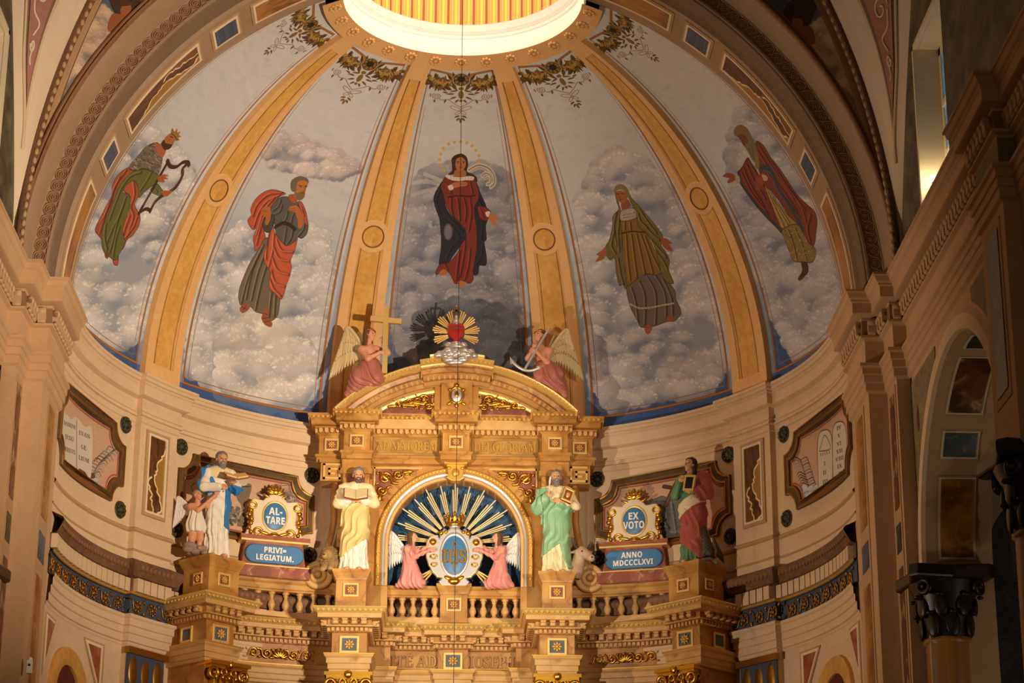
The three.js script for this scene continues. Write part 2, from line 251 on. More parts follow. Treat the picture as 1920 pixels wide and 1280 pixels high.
// painted panels with scooped corners
const PW = 2.38, PH = 1.12, NOTCH = 0.27;
function scoop(w, h, n, inset = 0) { // outline with concave quarter circles at the corners
  const x = w / 2 - inset, y = h / 2 - inset, q = n, pts = []; const arc = (cx, cy, a0) => { for (let i = 0; i <= 8; i++) { const a = (a0 - 90 * i / 8) * D; pts.push([cx + q * cos(a), cy + q * sin(a)]); } };
  const line = (a, b) => { const k = Math.ceil(hypot(b[0] - a[0], b[1] - a[1]) / 0.12); for (let i = 1; i < k; i++) pts.push([lerp(a[0], b[0], i / k), lerp(a[1], b[1], i / k)]); };
  arc(-x, -y, 90); line([-x + q, -y], [x - q, -y]); arc(x, -y, 180); line([x, -y + q], [x, y - q]); arc(x, y, 270); line([x - q, y], [-x + q, y]); arc(-x, y, 360); line([-x, y - q], [-x, -y + q]);
  return pts;
}
function scoopField(w, h, n, f0, y0, r) { // the field inside, uv 0..1
  const rows = [], uvs = [], N = 60;
  for (let i = 0; i <= N; i++) { const x = lerp(-w / 2, w / 2, i / N), d = w / 2 - abs(x), cut = d < n ? sqrt(n * n - d * d) : 0, row = [], u = [];
    for (let j = 0; j <= 4; j++) { const y = lerp(-h / 2 + cut, h / 2 - cut, j / 4), f = f0 * D + x / R; row.push([r * sin(f), y0 + y, -r * cos(f)]); u.push([x / w + 0.5, y / h + 0.5]); } rows.push(row); uvs.push(u); }
  return quadStrip(rows, 1, uvs);
}
const panelMats = {};
for (const [f, key, what] of [[-77.1, 'book', 'open gospel book between palm fronds'], [-37.5, 'chalice', 'chalice with host, grapes and wheat'], [37.4, 'cross', 'cross resting on a rocky tomb'], [77.1, 'tablets', 'two stone tablets with numerals between palms']]) {
  panelMats[key] = new THREE.MeshStandardMaterial({ color: 0xffffff, roughness: 0.85, side: THREE.DoubleSide });
  const m = part('wall_painting', scoopField(PW - 0.2, PH - 0.2, NOTCH, f, 10.53, R - 0.006), panelMats[key], wallApse); m.userData.label = 'painted panel of ' + what;
  part('painting_frame', bend(flat(scoop(PW, PH, NOTCH, 0), 0.03, 0.008, [scoop(PW, PH, NOTCH, 0.1).reverse()]), R, f, 10.53), M.frame, wallApse);
  for (const ins of [0.008, 0.088]) part('painting_frame_fillet', bend(flat(scoop(PW, PH, NOTCH, ins - 0.01), 0.045, 0.003, [scoop(PW, PH, NOTCH, ins + 0.008).reverse()]), R, f, 10.53), M.goldOld, wallApse);
}
// blind arches at the foot of the wall
for (const f of [-77.5, 77.5]) {
  const arch = []; for (let i = 0; i <= 20; i++) arch.push([cos(i / 20 * PI), sin(i / 20 * PI)]);
  const band = (ro, ri, dep) => flat([...arch.map(([x, y]) => [x * ro, y * ro]), [-ro, -2.5], [-ri, -2.5], ...arch.slice().reverse().map(([x, y]) => [x * ri, y * ri]), [ri, -2.5], [ro, -2.5]], dep, 0.008);
  part('arch_band', bend(band(0.66, 0.44, 0.05), R, f, 7.05), M.ochre, wallApse);
  part('arch_recess', bend(flat([...arch.map(([x, y]) => [x * 0.44, y * 0.44]), [-0.44, -2.5], [0.44, -2.5]], 0.012), R, f, 7.05), M.darkRed, wallApse);
  for (const s of [-1, 1]) { const t = (k) => [[s * (0.5 + k), 0.92 - k * 0.6], [s * (1.06 - k), 0.92 - k * 0.6], [s * (1.06 - k), 0.1 + k * 2.2]]; part('spandrel_frame', bend(flat(t(0), 0.012, 0.003), R, f, 7.05), M.tan, wallApse); part('spandrel_line', bend(flat(t(0.045), 0.02, 0.003), R, f, 7.05), M.creamPale, wallApse); part('spandrel_inlay', bend(flat(t(0.11), 0.03), R, f, 7.05), M.redMarble, wallApse); }
}

// ------------------------------------------------------------------ the half dome
const dome = struct('ceiling_dome', 'half dome painted with five figures on clouds between gilded ribs');
const PANELS = [[-90, -60.6], [-52.2, -22.3], [-14, 14], [22.3, 52.2], [60.6, 90]];
const muralMats = PANELS.map(() => new THREE.MeshStandardMaterial({ color: 0xffffff, roughness: 0.88, side: THREE.DoubleSide }));
const MURAL_LABELS = ['mural of a crowned king in green playing a harp among clouds', 'mural of a grey bearded man in a red cloak on clouds', 'mural of a woman in dark red and black robe under a circle of stars', 'mural of a veiled woman in gold and grey with open hands', 'mural of an old bearded man in a striped red mantle pointing'];
PANELS.forEach(([a, b], i) => { const m = part('mural_panel', domePatch(a - 1, b + 1, 0, TOP + 0.6, R, 24, 48), muralMats[i], dome); m.userData.label = MURAL_LABELS[i]; });
for (const f of RIBS) {
  const hw = HALF, k = 0.6, prof = [[-hw, R + 0.02], [-hw, R - 0.1], [-hw * k, R - 0.1], [-hw * k, R - 0.085]];
  const side = (pr) => { const rows = []; for (let i = 0; i <= 44; i++) { const t = lerp(0, TOP + 0.8, i / 44); rows.push(pr.map(([df, r]) => dom(f + df, t, r))); } return quadStrip(rows, 0.5); };
  const rib = part('rib', [side(prof), side(prof.map(([d, r]) => [-d, r]))], M.rib, dome);
  const strip = (t0, t1) => domePatch(f - hw * k, f + hw * k, t0, t1, R - 0.085, 4, 30, false);
  part('rib_inset', strip(3.2, 64.5), M.ochre, rib);
  for (const [t0, t1] of [[0, 3.2], [64.5, TOP + 0.8]]) part('rib_block', domePatch(f - hw * k, f + hw * k, t0, t1, R - 0.1, 4, 4, false), M.rib, rib);
  for (const s of [-1, 1]) { const pts = []; for (let i = 0; i <= 30; i++) pts.push(V(...dom(f + s * hw * (k - 0.03), lerp(3.2, 64.5, i / 30), R - 0.088))); part('rib_bead', tube(pts, 0.009, 60, 5), M.rib, rib); const p2 = pts.map((p, i) => V(...dom(f + s * hw * (k - 0.13), lerp(3.2, 64.5, i / 30), R - 0.086))); part('rib_groove_shade', tube(p2, 0.006, 60, 5), M.brownLine, rib); }  // brown tubes beside the beads paint in the shade of the inset grooves
  const md = new THREE.Group(); md.name = 'rib_medallion'; rib.add(md); md.position.set(...dom(f, 34.2, R - 0.086)); md.lookAt(0, S, 0);
  part('medallion_plate', [lathe([[0.262, 0], [0.262, 0.012], [0.25, 0.016], [0.165, 0.016], [0.165, 0.004]], 40).rotateX(PI / 2)], M.rib, md);
  part('medallion_disc', [lathe([[0, 0.008], [0.166, 0.008]], 36).rotateX(PI / 2)], M.ochre, md);
  part('medallion_ring', [new THREE.TorusGeometry(0.168, 0.01, 6, 44).translate(0, 0, 0.016)], M.brownLine, md);
}
const RO = 0.32857 * R, HO = S + sqrt(R * R - RO * RO);   // the oculus
part('oculus_border', [domePatch(-90, 90, TOP - 0.2, 70.82, R - 0.1, 60, 3, false), domePatch(-90, 90, TOP - 0.2, TOP - 0.19, R - 0.05, 60, 1, false)], M.rib, dome);
for (let f = -85; f <= 85; f += 12.1) { const g = new THREE.Group(); g.name = 'oculus_rosette'; dome.add(g); g.position.set(...dom(f, 69.3, R - 0.1)); g.lookAt(0, S, 0); const p = []; for (let k = 0; k < 9; k++) { const a = k / 9 * 2 * PI; p.push(ball(cos(a) * 0.07, sin(a) * 0.07, 0.015, 0.026, 0.026, 0.02, 8, 6)); } p.push(ball(0, 0, 0.015, 0.03, 0.03, 0.025, 10, 6)); part('rosette_petals', p, M.rib, g); }
const revolve = (prof, n = 72) => lathe(prof, n);
part('oculus_drum', [revolve([[RO + 0.02, HO - 0.1], [RO, HO - 0.1], [RO, HO + 0.16], [RO - 0.02, HO + 0.18], [RO - 0.04, HO + 0.19], [RO - 0.04, HO + 0.24], [RO - 0.08, HO + 0.25], [RO - 0.08, HO + 0.28], [RO - 0.13, HO + 0.32], [RO - 0.13, HO + 0.34], [RO - 0.15, HO + 0.35]])], M.white, dome);
{ // striped lantern above the oculus
  const [c, x] = canvas(1040, 8), cols = ['#8f4c22', '#b89c76', '#d8983a', '#e0b856', '#d69232', '#b89c76', '#d88c2c', '#c68f42'], ws = [20, 8, 16, 14, 20, 8, 10, 8]; let X = 0; while (X < 1040) for (let k = 0; k < 8; k++) { x.fillStyle = cols[k]; x.fillRect(X, 0, ws[k] + 1, 8); X += ws[k] * 1; }
  const lm = texMat(tex(c, 5.2, 1), 0.8); part('lantern_stripes', [revolve([[RO - 0.15, HO + 0.35], [RO - 0.15, HO + 1.5], [0, HO + 1.9]])], lm, dome);
}

// ------------------------------------------------------------------ the arch before the apse
const arch = struct('trim_1', 'great stepped arch framing the apse with marble panels and guilloche');
part('arch_soffit', arcSweep([[R + 0.02, -0.05], [R - 0.012, -0.04], [R - 0.012, 0.84], [R + 0.04, 0.86]], 0, 180, 90), M.archTan, arch);
part('arch_plain_soffit', arcSweep([[R + 0.04, 0.86], [R + 0.04, 1.24], [R + 0.09, 1.26]], 0, 180, 90), M.grey, arch);
part('arch_face', arcSweep([[R + 0.06, 1.2], [R + 0.07, 1.27], [R + 0.1, 1.27], [R + 0.11, 1.25], [R + 0.27, 1.25], [R + 0.28, 1.27], [R + 0.31, 1.27], [R + 0.31, 1.22]], 0, 180, 90), M.archTan, arch);
part('arch_outer_soffit', arcSweep([[R + 0.3, 1.22], [R + 0.31, 1.8], [R + 0.33, 1.84]], 0, 180, 90), M.archTan, arch);
part('arch_outer_moulding', arcSweep([[R + 0.31, 1.82], [R + 0.31, 1.89], [R + 0.335, 1.9], [R + 0.345, 1.88], [R + 0.365, 1.88], [R + 0.38, 1.895], [R + 0.4, 1.89], [R + 0.4, 1.85]], 0, 180, 90), M.lineBrown, arch);
function soffitPatch(r, a0, a1, z0, z1, thick = 0.01) { return arcSweep([[r, z0], [r - thick, z0], [r - thick, z1], [r, z1]], a0, a1, max(3, Math.round((a1 - a0) / 2))); }
const SP = [[3.2, 19.6, 'amberMarble'], [22.4, 27.2, 'blueMarble'], [29.7, 46.6, 'agate'], [48.6, 54, 'blueMarble'], [56, 74, 'amberMarble'], [76.5, 81, 'blueMarble']];
for (const [a, b, k] of SP) for (const s of [0, 1]) {
  const [p, q] = s ? [180 - b, 180 - a] : [a, b];
  part('soffit_frame', soffitPatch(R - 0.012, p, q, 0.16, 0.74, 0.012), M.tan, arch); part('soffit_fillet', soffitPatch(R - 0.024, p + 0.35, q - 0.35, 0.2, 0.7, 0.01), M.creamPale, arch);
  part('soffit_marble', unitUV(soffitPatch(R - 0.034, p + 0.75, q - 0.75, 0.245, 0.655, 0.004)), M[k], arch);
}
{ // guilloche: rings with a flower in each
  const g = merged([new THREE.TorusGeometry(0.078, 0.012, 6, 22), new THREE.TorusGeometry(0.05, 0.009, 5, 18), ...[0, 1, 2, 3, 4].map((k) => ball(cos(k * 1.257) * 0.02, sin(k * 1.257) * 0.02, 0, 0.015, 0.015, 0.012, 6, 5))]);
  for (let a = 1.5; a < 180; a += 1.78) { if (abs(a - 90) < 12) continue; const m = part('guilloche_ring', g, M.guilloche, arch), rr = R + 0.19; m.position.set(rr * cos(a * D), S + rr * sin(a * D), 1.256); m.rotation.z = a * D; }
}

// ------------------------------------------------------------------ piers and nave walls
const XW = 5.61, ENT = [[-0.4, 11.905], [0.28, 11.9], [0.28, 11.87], [0.26, 11.86], [0.24, 11.8], [0.21, 11.78], [0.21, 11.76], [0.19, 11.74], [0.19, 11.61], [0.17, 11.6], [0.06, 11.59], [0.06, 11.56], [0.05, 11.55], [0.05, 11.36], [0.08, 11.35], [0.08, 11.32], [0.03, 11.3], [0.02, 11.28]];
const FRZ = [[0.02, 11.28], [0.02, 10.98]], ARCHI = [[0.02, 10.98], [0.11, 10.97], [0.11, 10.93], [0.08, 10.91], [0.08, 10.83], [0.06, 10.82], [0.06, 10.73], [0.04, 10.72], [0.04, 10.62], [0.01, 10.6], [0, 10.59]];
const BAYS = [[6.55, 7.5], [12.6, 13.5], [18.6, 19.5]];
const navePath = [[-XW, 34], ...BAYS.slice().reverse().flatMap(([a, b]) => [[-XW, b], [-XW + 0.17, b], [-XW + 0.17, a], [-XW, a]]), [-XW, 1.87], [-5.44, 1.87], [-5.44, 1.26], [-R, 1.26], [-R, -0.03]];
for (const [side, s] of [['left', 0], ['right', 1]]) {
  const side2 = (g) => (s ? mirrorX(g) : g), sx = s ? 1 : -1;
  const w = struct('wall_' + side, side === 'left' ? 'nave wall with entablature and pier, lit warm' : 'dim nave wall with entablature, arcade arch and piers');
  part('entablature', side2(sweep(ENT, navePath)), M.nave, w);
  part('entablature_frieze', side2(sweep(FRZ, navePath.slice(0, -5))), M.olive, w); part('pier_frieze', side2(sweep(FRZ, navePath.slice(-6))), M.nave, w);
  part('console_bed', side2(sweep([[0.055, 11.555], [0.055, 11.355]], navePath)), M.bedShade, w);  // darker strip: shade of the gaps between consoles put into the colour
  part('architrave', side2(sweep(ARCHI, navePath)), M.nave, w);
  const console = merged([box(-0.05, 0.05, -0.08, 0.06, -0.02, 0.05), place(lathe([[0, -0.05], [0.05, -0.05], [0.05, 0.05], [0, 0.05]], 12), [0, 0.05, 0.02], [0, 0, PI / 2]), place(lathe([[0, -0.05], [0.028, -0.05], [0.028, 0.05], [0, 0.05]], 10), [0, -0.08, 0.015], [0, 0, PI / 2])]);
  const cons = (x, z, a) => { const m = part('entablature_console', console, M.nave, w); m.position.set(sx * x, 11.46, z); m.rotation.y = a; };
  for (let z = 2.12; z < 12.4; z += 0.155) { const on = BAYS.some(([a, b]) => z > a - 0.02 && z < b + 0.02); cons(XW - (on ? 0.24 : 0.07), z, -sx * PI / 2); }
  for (let z = 0.12; z < 1.24; z += 0.155) cons(R - 0.07, z, -sx * PI / 2); for (let z = 1.4; z < 1.82; z += 0.155) cons(5.44 - 0.07, z, -sx * PI / 2); cons(5.265, 1.33, 0); cons(5.47, 1.94, 0);
  // pier below the entablature, in steps, with painted panels
  part('pier', side2(sweep([[0, 10.62], [0, 0]], [[-XW, 1.95], [-XW, 1.87], [-5.44, 1.87], [-5.44, 1.26], [-R, 1.26], [-R, -0.03]])), M.nave, w);
  part('pier_upper', side2(sweep([[0, 11.3], [0, 10.6]], [[-XW, 1.87], [-5.44, 1.87], [-5.44, 1.26], [-R, 1.26], [-R, -0.03]])), M.nave, w);
  for (const [y0, y1, k] of [[9.0, 10.45, 'amberMarble'], [8.45, 8.8, 'blueMarble'], [6.2, 8.25, 'amberMarble']]) {
    part('pier_panel_frame', side2(box(-R, -R + 0.012, y0 - 0.1, y1 + 0.1, 0.3, 0.92)), M.tan, w); part('pier_panel', side2(box(-R, -R + 0.02, y0, y1, 0.4, 0.82)), M[k], w);
    part('pier_panel_frame', side2(box(-5.44, -5.428, y0 - 0.1, y1 + 0.1, 1.38, 1.78)), M.tan, w); part('pier_panel', side2(box(-5.44, -5.42, y0, y1, 1.45, 1.71)), M[k === 'blueMarble' ? 'greenMarble' : 'brownMarble'], w);
  }
  // arcade: wall with arches toward the aisle
  const opening = (z0) => { const p = []; for (let i = 0; i <= 24; i++) { const a = i / 24 * PI; p.push([z0 + 2.12 * cos(a), 8.12 + 2.12 * sin(a)]); } p.push([z0 - 2.12, 0.001], [z0 + 2.12, 0.001]); return p; };
  const face = flat([[1.87, 0], [34, 0], [34, 10.7], [1.87, 10.7]], 0.8, 0, [4.3, 10.1, 16.1, 22.1, 28.1].map((z) => opening(z).map(([x, y]) => [x, y]))).rotateY(-PI / 2);   // x -> z, thickness toward -x
  const wall = metreUV(ready(face.translate(s ? XW + 0.8 : -XW, 0, 0))); part('arcade_wall', wall, M.nave, w);
  for (const z0 of [4.3, 10.1]) {
    const archi = []; for (let i = 0; i <= 36; i++) { const a = i / 36 * PI; archi.push([[XW + 0.01, 8.12 + 2.12 * sin(a), z0 + 2.12 * cos(a)], [XW - 0.05, 8.12 + 2.13 * sin(a), z0 + 2.13 * cos(a)], [XW - 0.05, 8.12 + 2.3 * sin(a), z0 + 2.3 * cos(a)], [XW - 0.02, 8.12 + 2.34 * sin(a), z0 + 2.34 * cos(a)], [XW, 8.12 + 2.36 * sin(a), z0 + 2.36 * cos(a)]].map(([x, y, z]) => [sx * x, y, z])); }
    part('arch_band', quadStrip(archi, 0.5), M.cream, w);
    for (const [a0, a1, k] of [[2, 30, 'amberMarble'], [35, 46, 'greenMarble'], [51, 79, 'brownMarble'], [83, 97, 'greenMarble'], [101, 129, 'brownMarble'], [134, 145, 'greenMarble'], [150, 178, 'amberMarble']]) {
      const patch = (r, x0, x1, da) => { const rows = []; for (let i = 0; i <= 8; i++) { const a = lerp(a0 + da, a1 - da, i / 8) * D; rows.push([[sx * x0, 8.12 + r * sin(a), z0 - r * cos(a)], [sx * x1, 8.12 + r * sin(a), z0 - r * cos(a)]]); } return quadStrip(rows, 1); };
      part('soffit_frame', patch(2.115, XW + 0.13, XW + 0.62, 0), M.tan, w); part('soffit_fillet', patch(2.11, XW + 0.15, XW + 0.6, 0.6), M.creamPale, w); part('soffit_marble', patch(2.105, XW + 0.18, XW + 0.57, 1.3), M[k], w);
    }
    for (const q of [-1, 1]) { // olive spandrels with a dark red jewel
      const tri = [[z0 + q * 2.34, 9.0], [z0 + q * 2.34, 10.5], [z0 + q * 0.95, 10.5]]; for (let i = 0; i <= 8; i++) { const a = lerp(66, 22, i / 8) * D; tri.push([z0 + q * 2.42 * cos(a), 8.12 + 2.42 * sin(a)]); }
      const g = flat(tri, 0.012).rotateY(-PI / 2).translate(sx > 0 ? XW : -XW + 0.012, 0, 0); part('spandrel', metreUV(ready(g)), M.olive, w);
      part('spandrel_jewel', ball(sx * (XW - 0.012), 9.95, z0 + q * 2.05, 0.012, 0.16, 0.07), M.darkRed, w);
    }
  }
  // pilaster between the bays
  for (const [a, b] of BAYS) { part('bay_pilaster', box(sx * XW, sx * (XW - 0.17), 8.05, 10.62, a, b), M.nave, w); part('pilaster_panel', box(sx * (XW - 0.17), sx * (XW - 0.19), 8.7, 10.4, a + 0.25, b - 0.25), M.greenMarble, w); part('pilaster_panel_frame', box(sx * (XW - 0.17), sx * (XW - 0.18), 8.6, 10.5, a + 0.17, b - 0.17), M.tan, w); }
  // clerestory wall with a window, and the vault springing from the corner
  const zB = (y) => (y < 12.6 ? 1.9 : 1.9 + 0.36 * (y - 12.6) + 0.055 * (y - 12.6) ** 2), xA = (y) => 5.53 - 0.022 * max(0, y - 12.3) - 0.054 * max(0, y - 12.3) ** 2;
  const strip = (z0, z1, y0, y1, out = 0) => { const rows = [], n = 12; for (let i = 0; i <= n; i++) { const y = lerp(y0, y1, i / n); rows.push([[sx * (XW + out), y, typeof z0 === 'function' ? z0(y) : z0], [sx * (XW + out), y, z1]]); } return quadStrip(rows, 0); };
  const WZ0 = 3.22, WZ1 = 4.68, WY0 = 12.2, WY1 = 14.45;
  const clerestory = [strip(zB, WZ0, 11.9, WY1), strip(WZ1, 34, 11.9, WY1), strip(WZ0, WZ1, 11.9, WY0), strip(zB, 34, WY1, 18.5)];
  part('clerestory', clerestory.map((g) => metreUV(g)), M.wallStone, w);
  part('window_reveal', [box(sx * XW, sx * (XW + 0.3), WY0, WY1, WZ0 - 0.02, WZ0), box(sx * XW, sx * (XW + 0.3), WY0, WY1, WZ1, WZ1 + 0.02), box(sx * XW, sx * (XW + 0.3), WY1, WY1 + 0.02, WZ0, WZ1), box(sx * XW, sx * (XW + 0.3), WY0 - 0.02, WY0, WZ0, WZ1)], M.creamPale, w);
  part('window_casing', [box(sx * (XW - 0.03), sx * (XW + 0.02), WY0, WY1 + 0.05, WZ0 - 0.06, WZ0 + 0.008), box(sx * (XW - 0.03), sx * (XW + 0.02), WY1 - 0.008, WY1 + 0.05, WZ0 - 0.06, WZ1 + 0.05)], M.creamPale, w);
  const rows = [], leafRow = [], uvs = []; for (let i = 0; i <= 26; i++) { const y = lerp(11.9, 17.6, i / 26), a = xA(y), zb = zB(y), row = [], u = []; for (let j = 0; j <= 6; j++) { const t = j / 6, bulge = sin(t * PI) * 0.07 * smooth(12.4, 15, y); row.push([sx * (lerp(a, XW, t) - bulge * 0.5), y, lerp(1.87, zb, t) + bulge * 0.5]); u.push([t, (y - 11.9) / 5.7]); } rows.push(row); uvs.push(u); leafRow.push([sx * (a - 0.01), y, 1.89]); }
  const web = part('vault_web', quadStrip(rows, 1, uvs), M.web, w); web.userData.vault = true;
  part('vault_rib', tube(leafRow, 0.06, 60, 8), M.brown, w);
  { const lv = []; for (let i = 1; i < 40; i++) { const y = lerp(12.1, 17, i / 40); lv.push(ball(sx * (xA(y) - 0.05), y, 1.93, 0.03, 0.05, 0.03, 6, 5)); } stuff(part('vault_rib_leaves', lv, M.tan, w)); }
  // pink field with its mouldings and scroll
  const fld = (t, y) => { const a = xA(y), zb = zB(y), bulge = sin(t * PI) * 0.07 * smooth(12.4, 15, y) + 0.012; return [sx * (lerp(a, XW, t) - bulge * 0.5), y, lerp(1.87, zb, t) + bulge * 0.5]; };
  const tL = (y, d) => lerp(0.62, 0.24, smooth(13.3, 16.6, y)) + d, tR = (y, d) => lerp(0.62, 0.82, smooth(13.3, 14.6, y)) - d;
  const tri = (y0, d, lift) => { const rr = []; for (let i = 0; i <= 16; i++) { const y = lerp(y0, 17.4, i / 16), l = min(tL(y, d), 0.66), r = max(tR(y, d), l + 0.002); rr.push([0, 0.33, 0.66, 1].map((q) => { const p = fld(lerp(l, r, q), y); return [p[0] - sx * lift, p[1], p[2] + lift]; })); } return quadStrip(rr, 1); };
  part('vault_field_border', tri(13.38, 0, 0.006), M.grey, w); part('vault_field', tri(13.9, 0.07, 0.016), M.pink, w);
  for (const ff of [tL, tR]) { const p = []; for (let i = 0; i <= 20; i++) p.push(fld(ff(lerp(13.4, 17.4, i / 20), ff === tL ? 0.02 : 0.02), lerp(13.4, 17.4, i / 20))); part('vault_field_moulding', tube(p, 0.022, 40, 6), M.cream, w); }
  { const sc = [], P2 = (dx, y) => { const c = fld(lerp(tL(y, 0), tR(y, 0), 0.5 + dx), y); return [c[0] - sx * 0.02, y, c[2] + 0.02]; }, curl = (cx, cy, r, dir, a0) => { const p = []; for (let i = 0; i <= 18; i++) { const a = a0 + dir * i / 18 * 8, q = r * (1 - i / 22); p.push(P2(cx + q * cos(a) * 1.4, cy + q * sin(a))); } return tube(p, 0.014, 40, 5); };
    sc.push(curl(0.02, 15.25, 0.16, 1, 0), curl(0.05, 14.62, 0.09, -1, 0), tube([P2(0.22, 15.2), P2(0.16, 15.0), P2(-0.1, 14.9), P2(0.1, 14.72)], 0.014, 20, 5), tube([P2(0.0, 14.6), P2(0.1, 14.45), P2(0.05, 14.38)], 0.013, 12, 5)); part('vault_scroll', sc, M.creamPale, w); }
  // painted spandrel beside the arch
  const sp = [], spu = []; for (let i = 0; i <= 24; i++) { const y = lerp(12.3, 17.3, i / 24), inn = sqrt(max(0.2, (R + 0.4) ** 2 - (y - S) ** 2)), outr = max(inn, xA(y) - 0.06 - 0.1 * smooth(12.6, 13.6, y)), row = [], u = []; for (let j = 0; j <= 4; j++) { row.push([sx * lerp(inn, outr, j / 4), y, 1.872]); u.push([(sx * lerp(inn, outr, j / 4) * sx - 2.4) / 3.2, (y - 12.3) / 5]); } sp.push(row); spu.push(u); }
  const spm = part('spandrel_painting', quadStrip(sp, 0, spu), M.blueMarble, w); spm.userData.label = 'painted angels and clouds beside the arch'; spm.userData.spandrel = true;
  const back = []; for (let i = 0; i <= 24; i++) { const y = lerp(12.0, 17.6, i / 24), inn = sqrt(max(0.05, (R + 0.36) ** 2 - (y - S) ** 2)); back.push([[sx * inn, y, 1.86], [sx * (XW + 0.1), y, 1.86]]); } part('arch_wall', quadStrip(back, 0), M.nave, w);
}
// the wall over the crown of the arch, the nave ceiling, floor and back wall close the room
const over = struct('wall_front', 'plain wall over the crown of the arch');
part('wall_over_arch', [box(-6, 6, 17.5, 18.6, 1.86, 2.2), box(-2.2, 2.2, 17.25, 17.6, 1.86, 2.2)], M.nave, over);
const floorS = struct('floor', 'dark stone church floor'); part('floor_slab', box(-12, 12, -0.3, 0, -6, 35), texMat(marble([120, 104, 86], [96, 82, 66], [70, 58, 46], 61, 2.5), 0.35), floorS);
const ceil = struct('ceiling', 'cream barrel vault of the nave'); part('nave_vault', [box(-6.2, 6.2, 18.4, 18.7, 1.8, 35)], M.cream, ceil);
const backW = struct('wall_back', 'plain back wall of the nave'); part('back_wall', box(-12, 12, 0, 18.7, 34.2, 34.6), M.nave, backW);
const shell = struct('wall_outer', 'masonry behind the apse and aisles');
part('apse_masonry', [sweep([[0, 18.9], [0, 0]], ring(R + 0.45, 3, -90, 90, 0)), box(-5.7, 5.7, 18.8, 19.1, -5.8, 2.1), ...[-1, 1].map((s) => box(s * 5.62, s * 6.0, 11.9, 18.9, -1, 1.86))], M.tan, shell);
// aisle seen through the arcade
const aisle = struct('wall_aisle', 'dim side aisle with a painted wall and dark red vault');
for (const s of [-1, 1]) {
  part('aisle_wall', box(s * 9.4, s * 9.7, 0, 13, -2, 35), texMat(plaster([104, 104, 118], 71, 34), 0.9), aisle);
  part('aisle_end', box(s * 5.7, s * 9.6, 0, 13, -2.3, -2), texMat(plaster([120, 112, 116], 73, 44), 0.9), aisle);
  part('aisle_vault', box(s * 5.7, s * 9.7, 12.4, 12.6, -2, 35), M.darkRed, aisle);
  const rows = [], r2 = []; for (let i = 0; i <= 20; i++) { const a = i / 20 * PI; rows.push([1.2, 1.75].map((r) => [s * (7.9 + r * 1.05 * cos(a)), 8.3 + r * 1.2 * sin(a), 0.6])); r2.push([[s * (7.9 + 1.26 * cos(a)), 8.3 + 1.44 * sin(a), 0.6], [s * (7.9 + 1.26 * cos(a)), 8.3 + 1.44 * sin(a), -0.2]]); }
  part('aisle_arch', [quadStrip(rows, 1), quadStrip(r2, 1)], M.cream, aisle);
  const red = []; for (let i = 0; i <= 20; i++) { const a = i / 20 * PI; red.push([1.75, 3].map((r) => [s * (7.9 + r * 1.05 * cos(a)), 8.3 + r * 1.2 * sin(a), 0.55])); } part('aisle_lunette', quadStrip(red.map((r) => r.map(([x, y, z]) => [s * max(5.75, s * x), y, z])), 1), M.darkRed, aisle);
  part('aisle_medallion', lathe([[0, 0.03], [0.2, 0.03], [0.24, 0]], 24).rotateX(PI / 2).scale(1, 1.4, 1).translate(s * 6.85, 10.75, 0.56), M.grey, aisle);
}
// ------------------------------------------------------------------ the high altar
const font = await new FontLoader().loadAsync('fonts/droid/droid_serif_bold.typeface.json');
const fontSans = await new FontLoader().loadAsync('fonts/droid/droid_sans_bold.typeface.json');
function words(s, size, depth, f = font, wide = 1, bevel = 0.004) { const g = new TextGeometry(s, { font: f, size, depth, curveSegments: 4, bevelEnabled: true, bevelThickness: bevel, bevelSize: bevel * 0.6, bevelSegments: 1 }); g.computeBoundingBox(); const b = g.boundingBox; g.translate(-(b.min.x + b.max.x) / 2, -(b.min.y + b.max.y) / 2, 0); g.scale(wide, 1, 1); return ready(g); }
const altar = thing('high_altar', 'tall gilded and marbled high altar with arched niche, pediment and balustrades', 'altar');
const half = [[-4.02, -3.3], [-3.44, -2.74], [-3.09, -3.13], [-3.5, -3.5], [-3.47, -3.97], [-2.8, -4.27], [-2.26, -4.43], [-1.73, -4.53], [-1.73, -3.52], [-1.23, -3.52], [-1.23, -4.47], [-0.92, -4.47], [-0.92, -4.75], [-0.22, -4.75], [-0.22, -4.62]];
const flipPath = (p) => [...p, ...p.slice().reverse().map(([x, z]) => [-x, z])];
const LP = flipPath(half);
const lower = part('lower_entablature', [sweep([[-0.3, 8.8], [0.2, 8.72], [0.2, 8.66], [0.18, 8.655], [0.06, 8.65], [0.06, 8.575], [0.075, 8.57], [0.075, 8.555], [0.05, 8.545], [0.03, 8.54], [0.03, 8.485], [0, 8.475], [0, 8.165]], LP)], M.altar, altar);
part('gilt_cyma', sweep([[0.1, 8.815], [0.27, 8.81], [0.275, 8.79], [0.255, 8.77], [0.225, 8.735], [0.21, 8.72], [0.2, 8.715]], LP), M.goldPale, lower);
part('fascia', sweep([[0.2, 8.722], [0.205, 8.72], [0.205, 8.662], [0.195, 8.655]], LP), M.altarPale, lower);
part('silvered_fillet', sweep([[0.07, 8.575], [0.085, 8.572], [0.085, 8.556], [0.06, 8.55]], LP), M.altarPale, lower);
part('architrave', sweep([[0, 8.17], [0.1, 8.165], [0.1, 8.13], [0.07, 8.1], [0.07, 8.03], [0.05, 8.02], [0.05, 7.95], [0.03, 7.94], [0.03, 7.9], [0, 7.89]], LP), M.altarPale, lower);
part('architrave_fillet', sweep([[0.09, 8.172], [0.108, 8.168], [0.108, 8.15], [0.09, 8.14]], LP), M.goldPaint, lower);
part('altar_body', [sweep([[-0.02, 7.9], [-0.02, 0]], LP)], M.altar, altar);
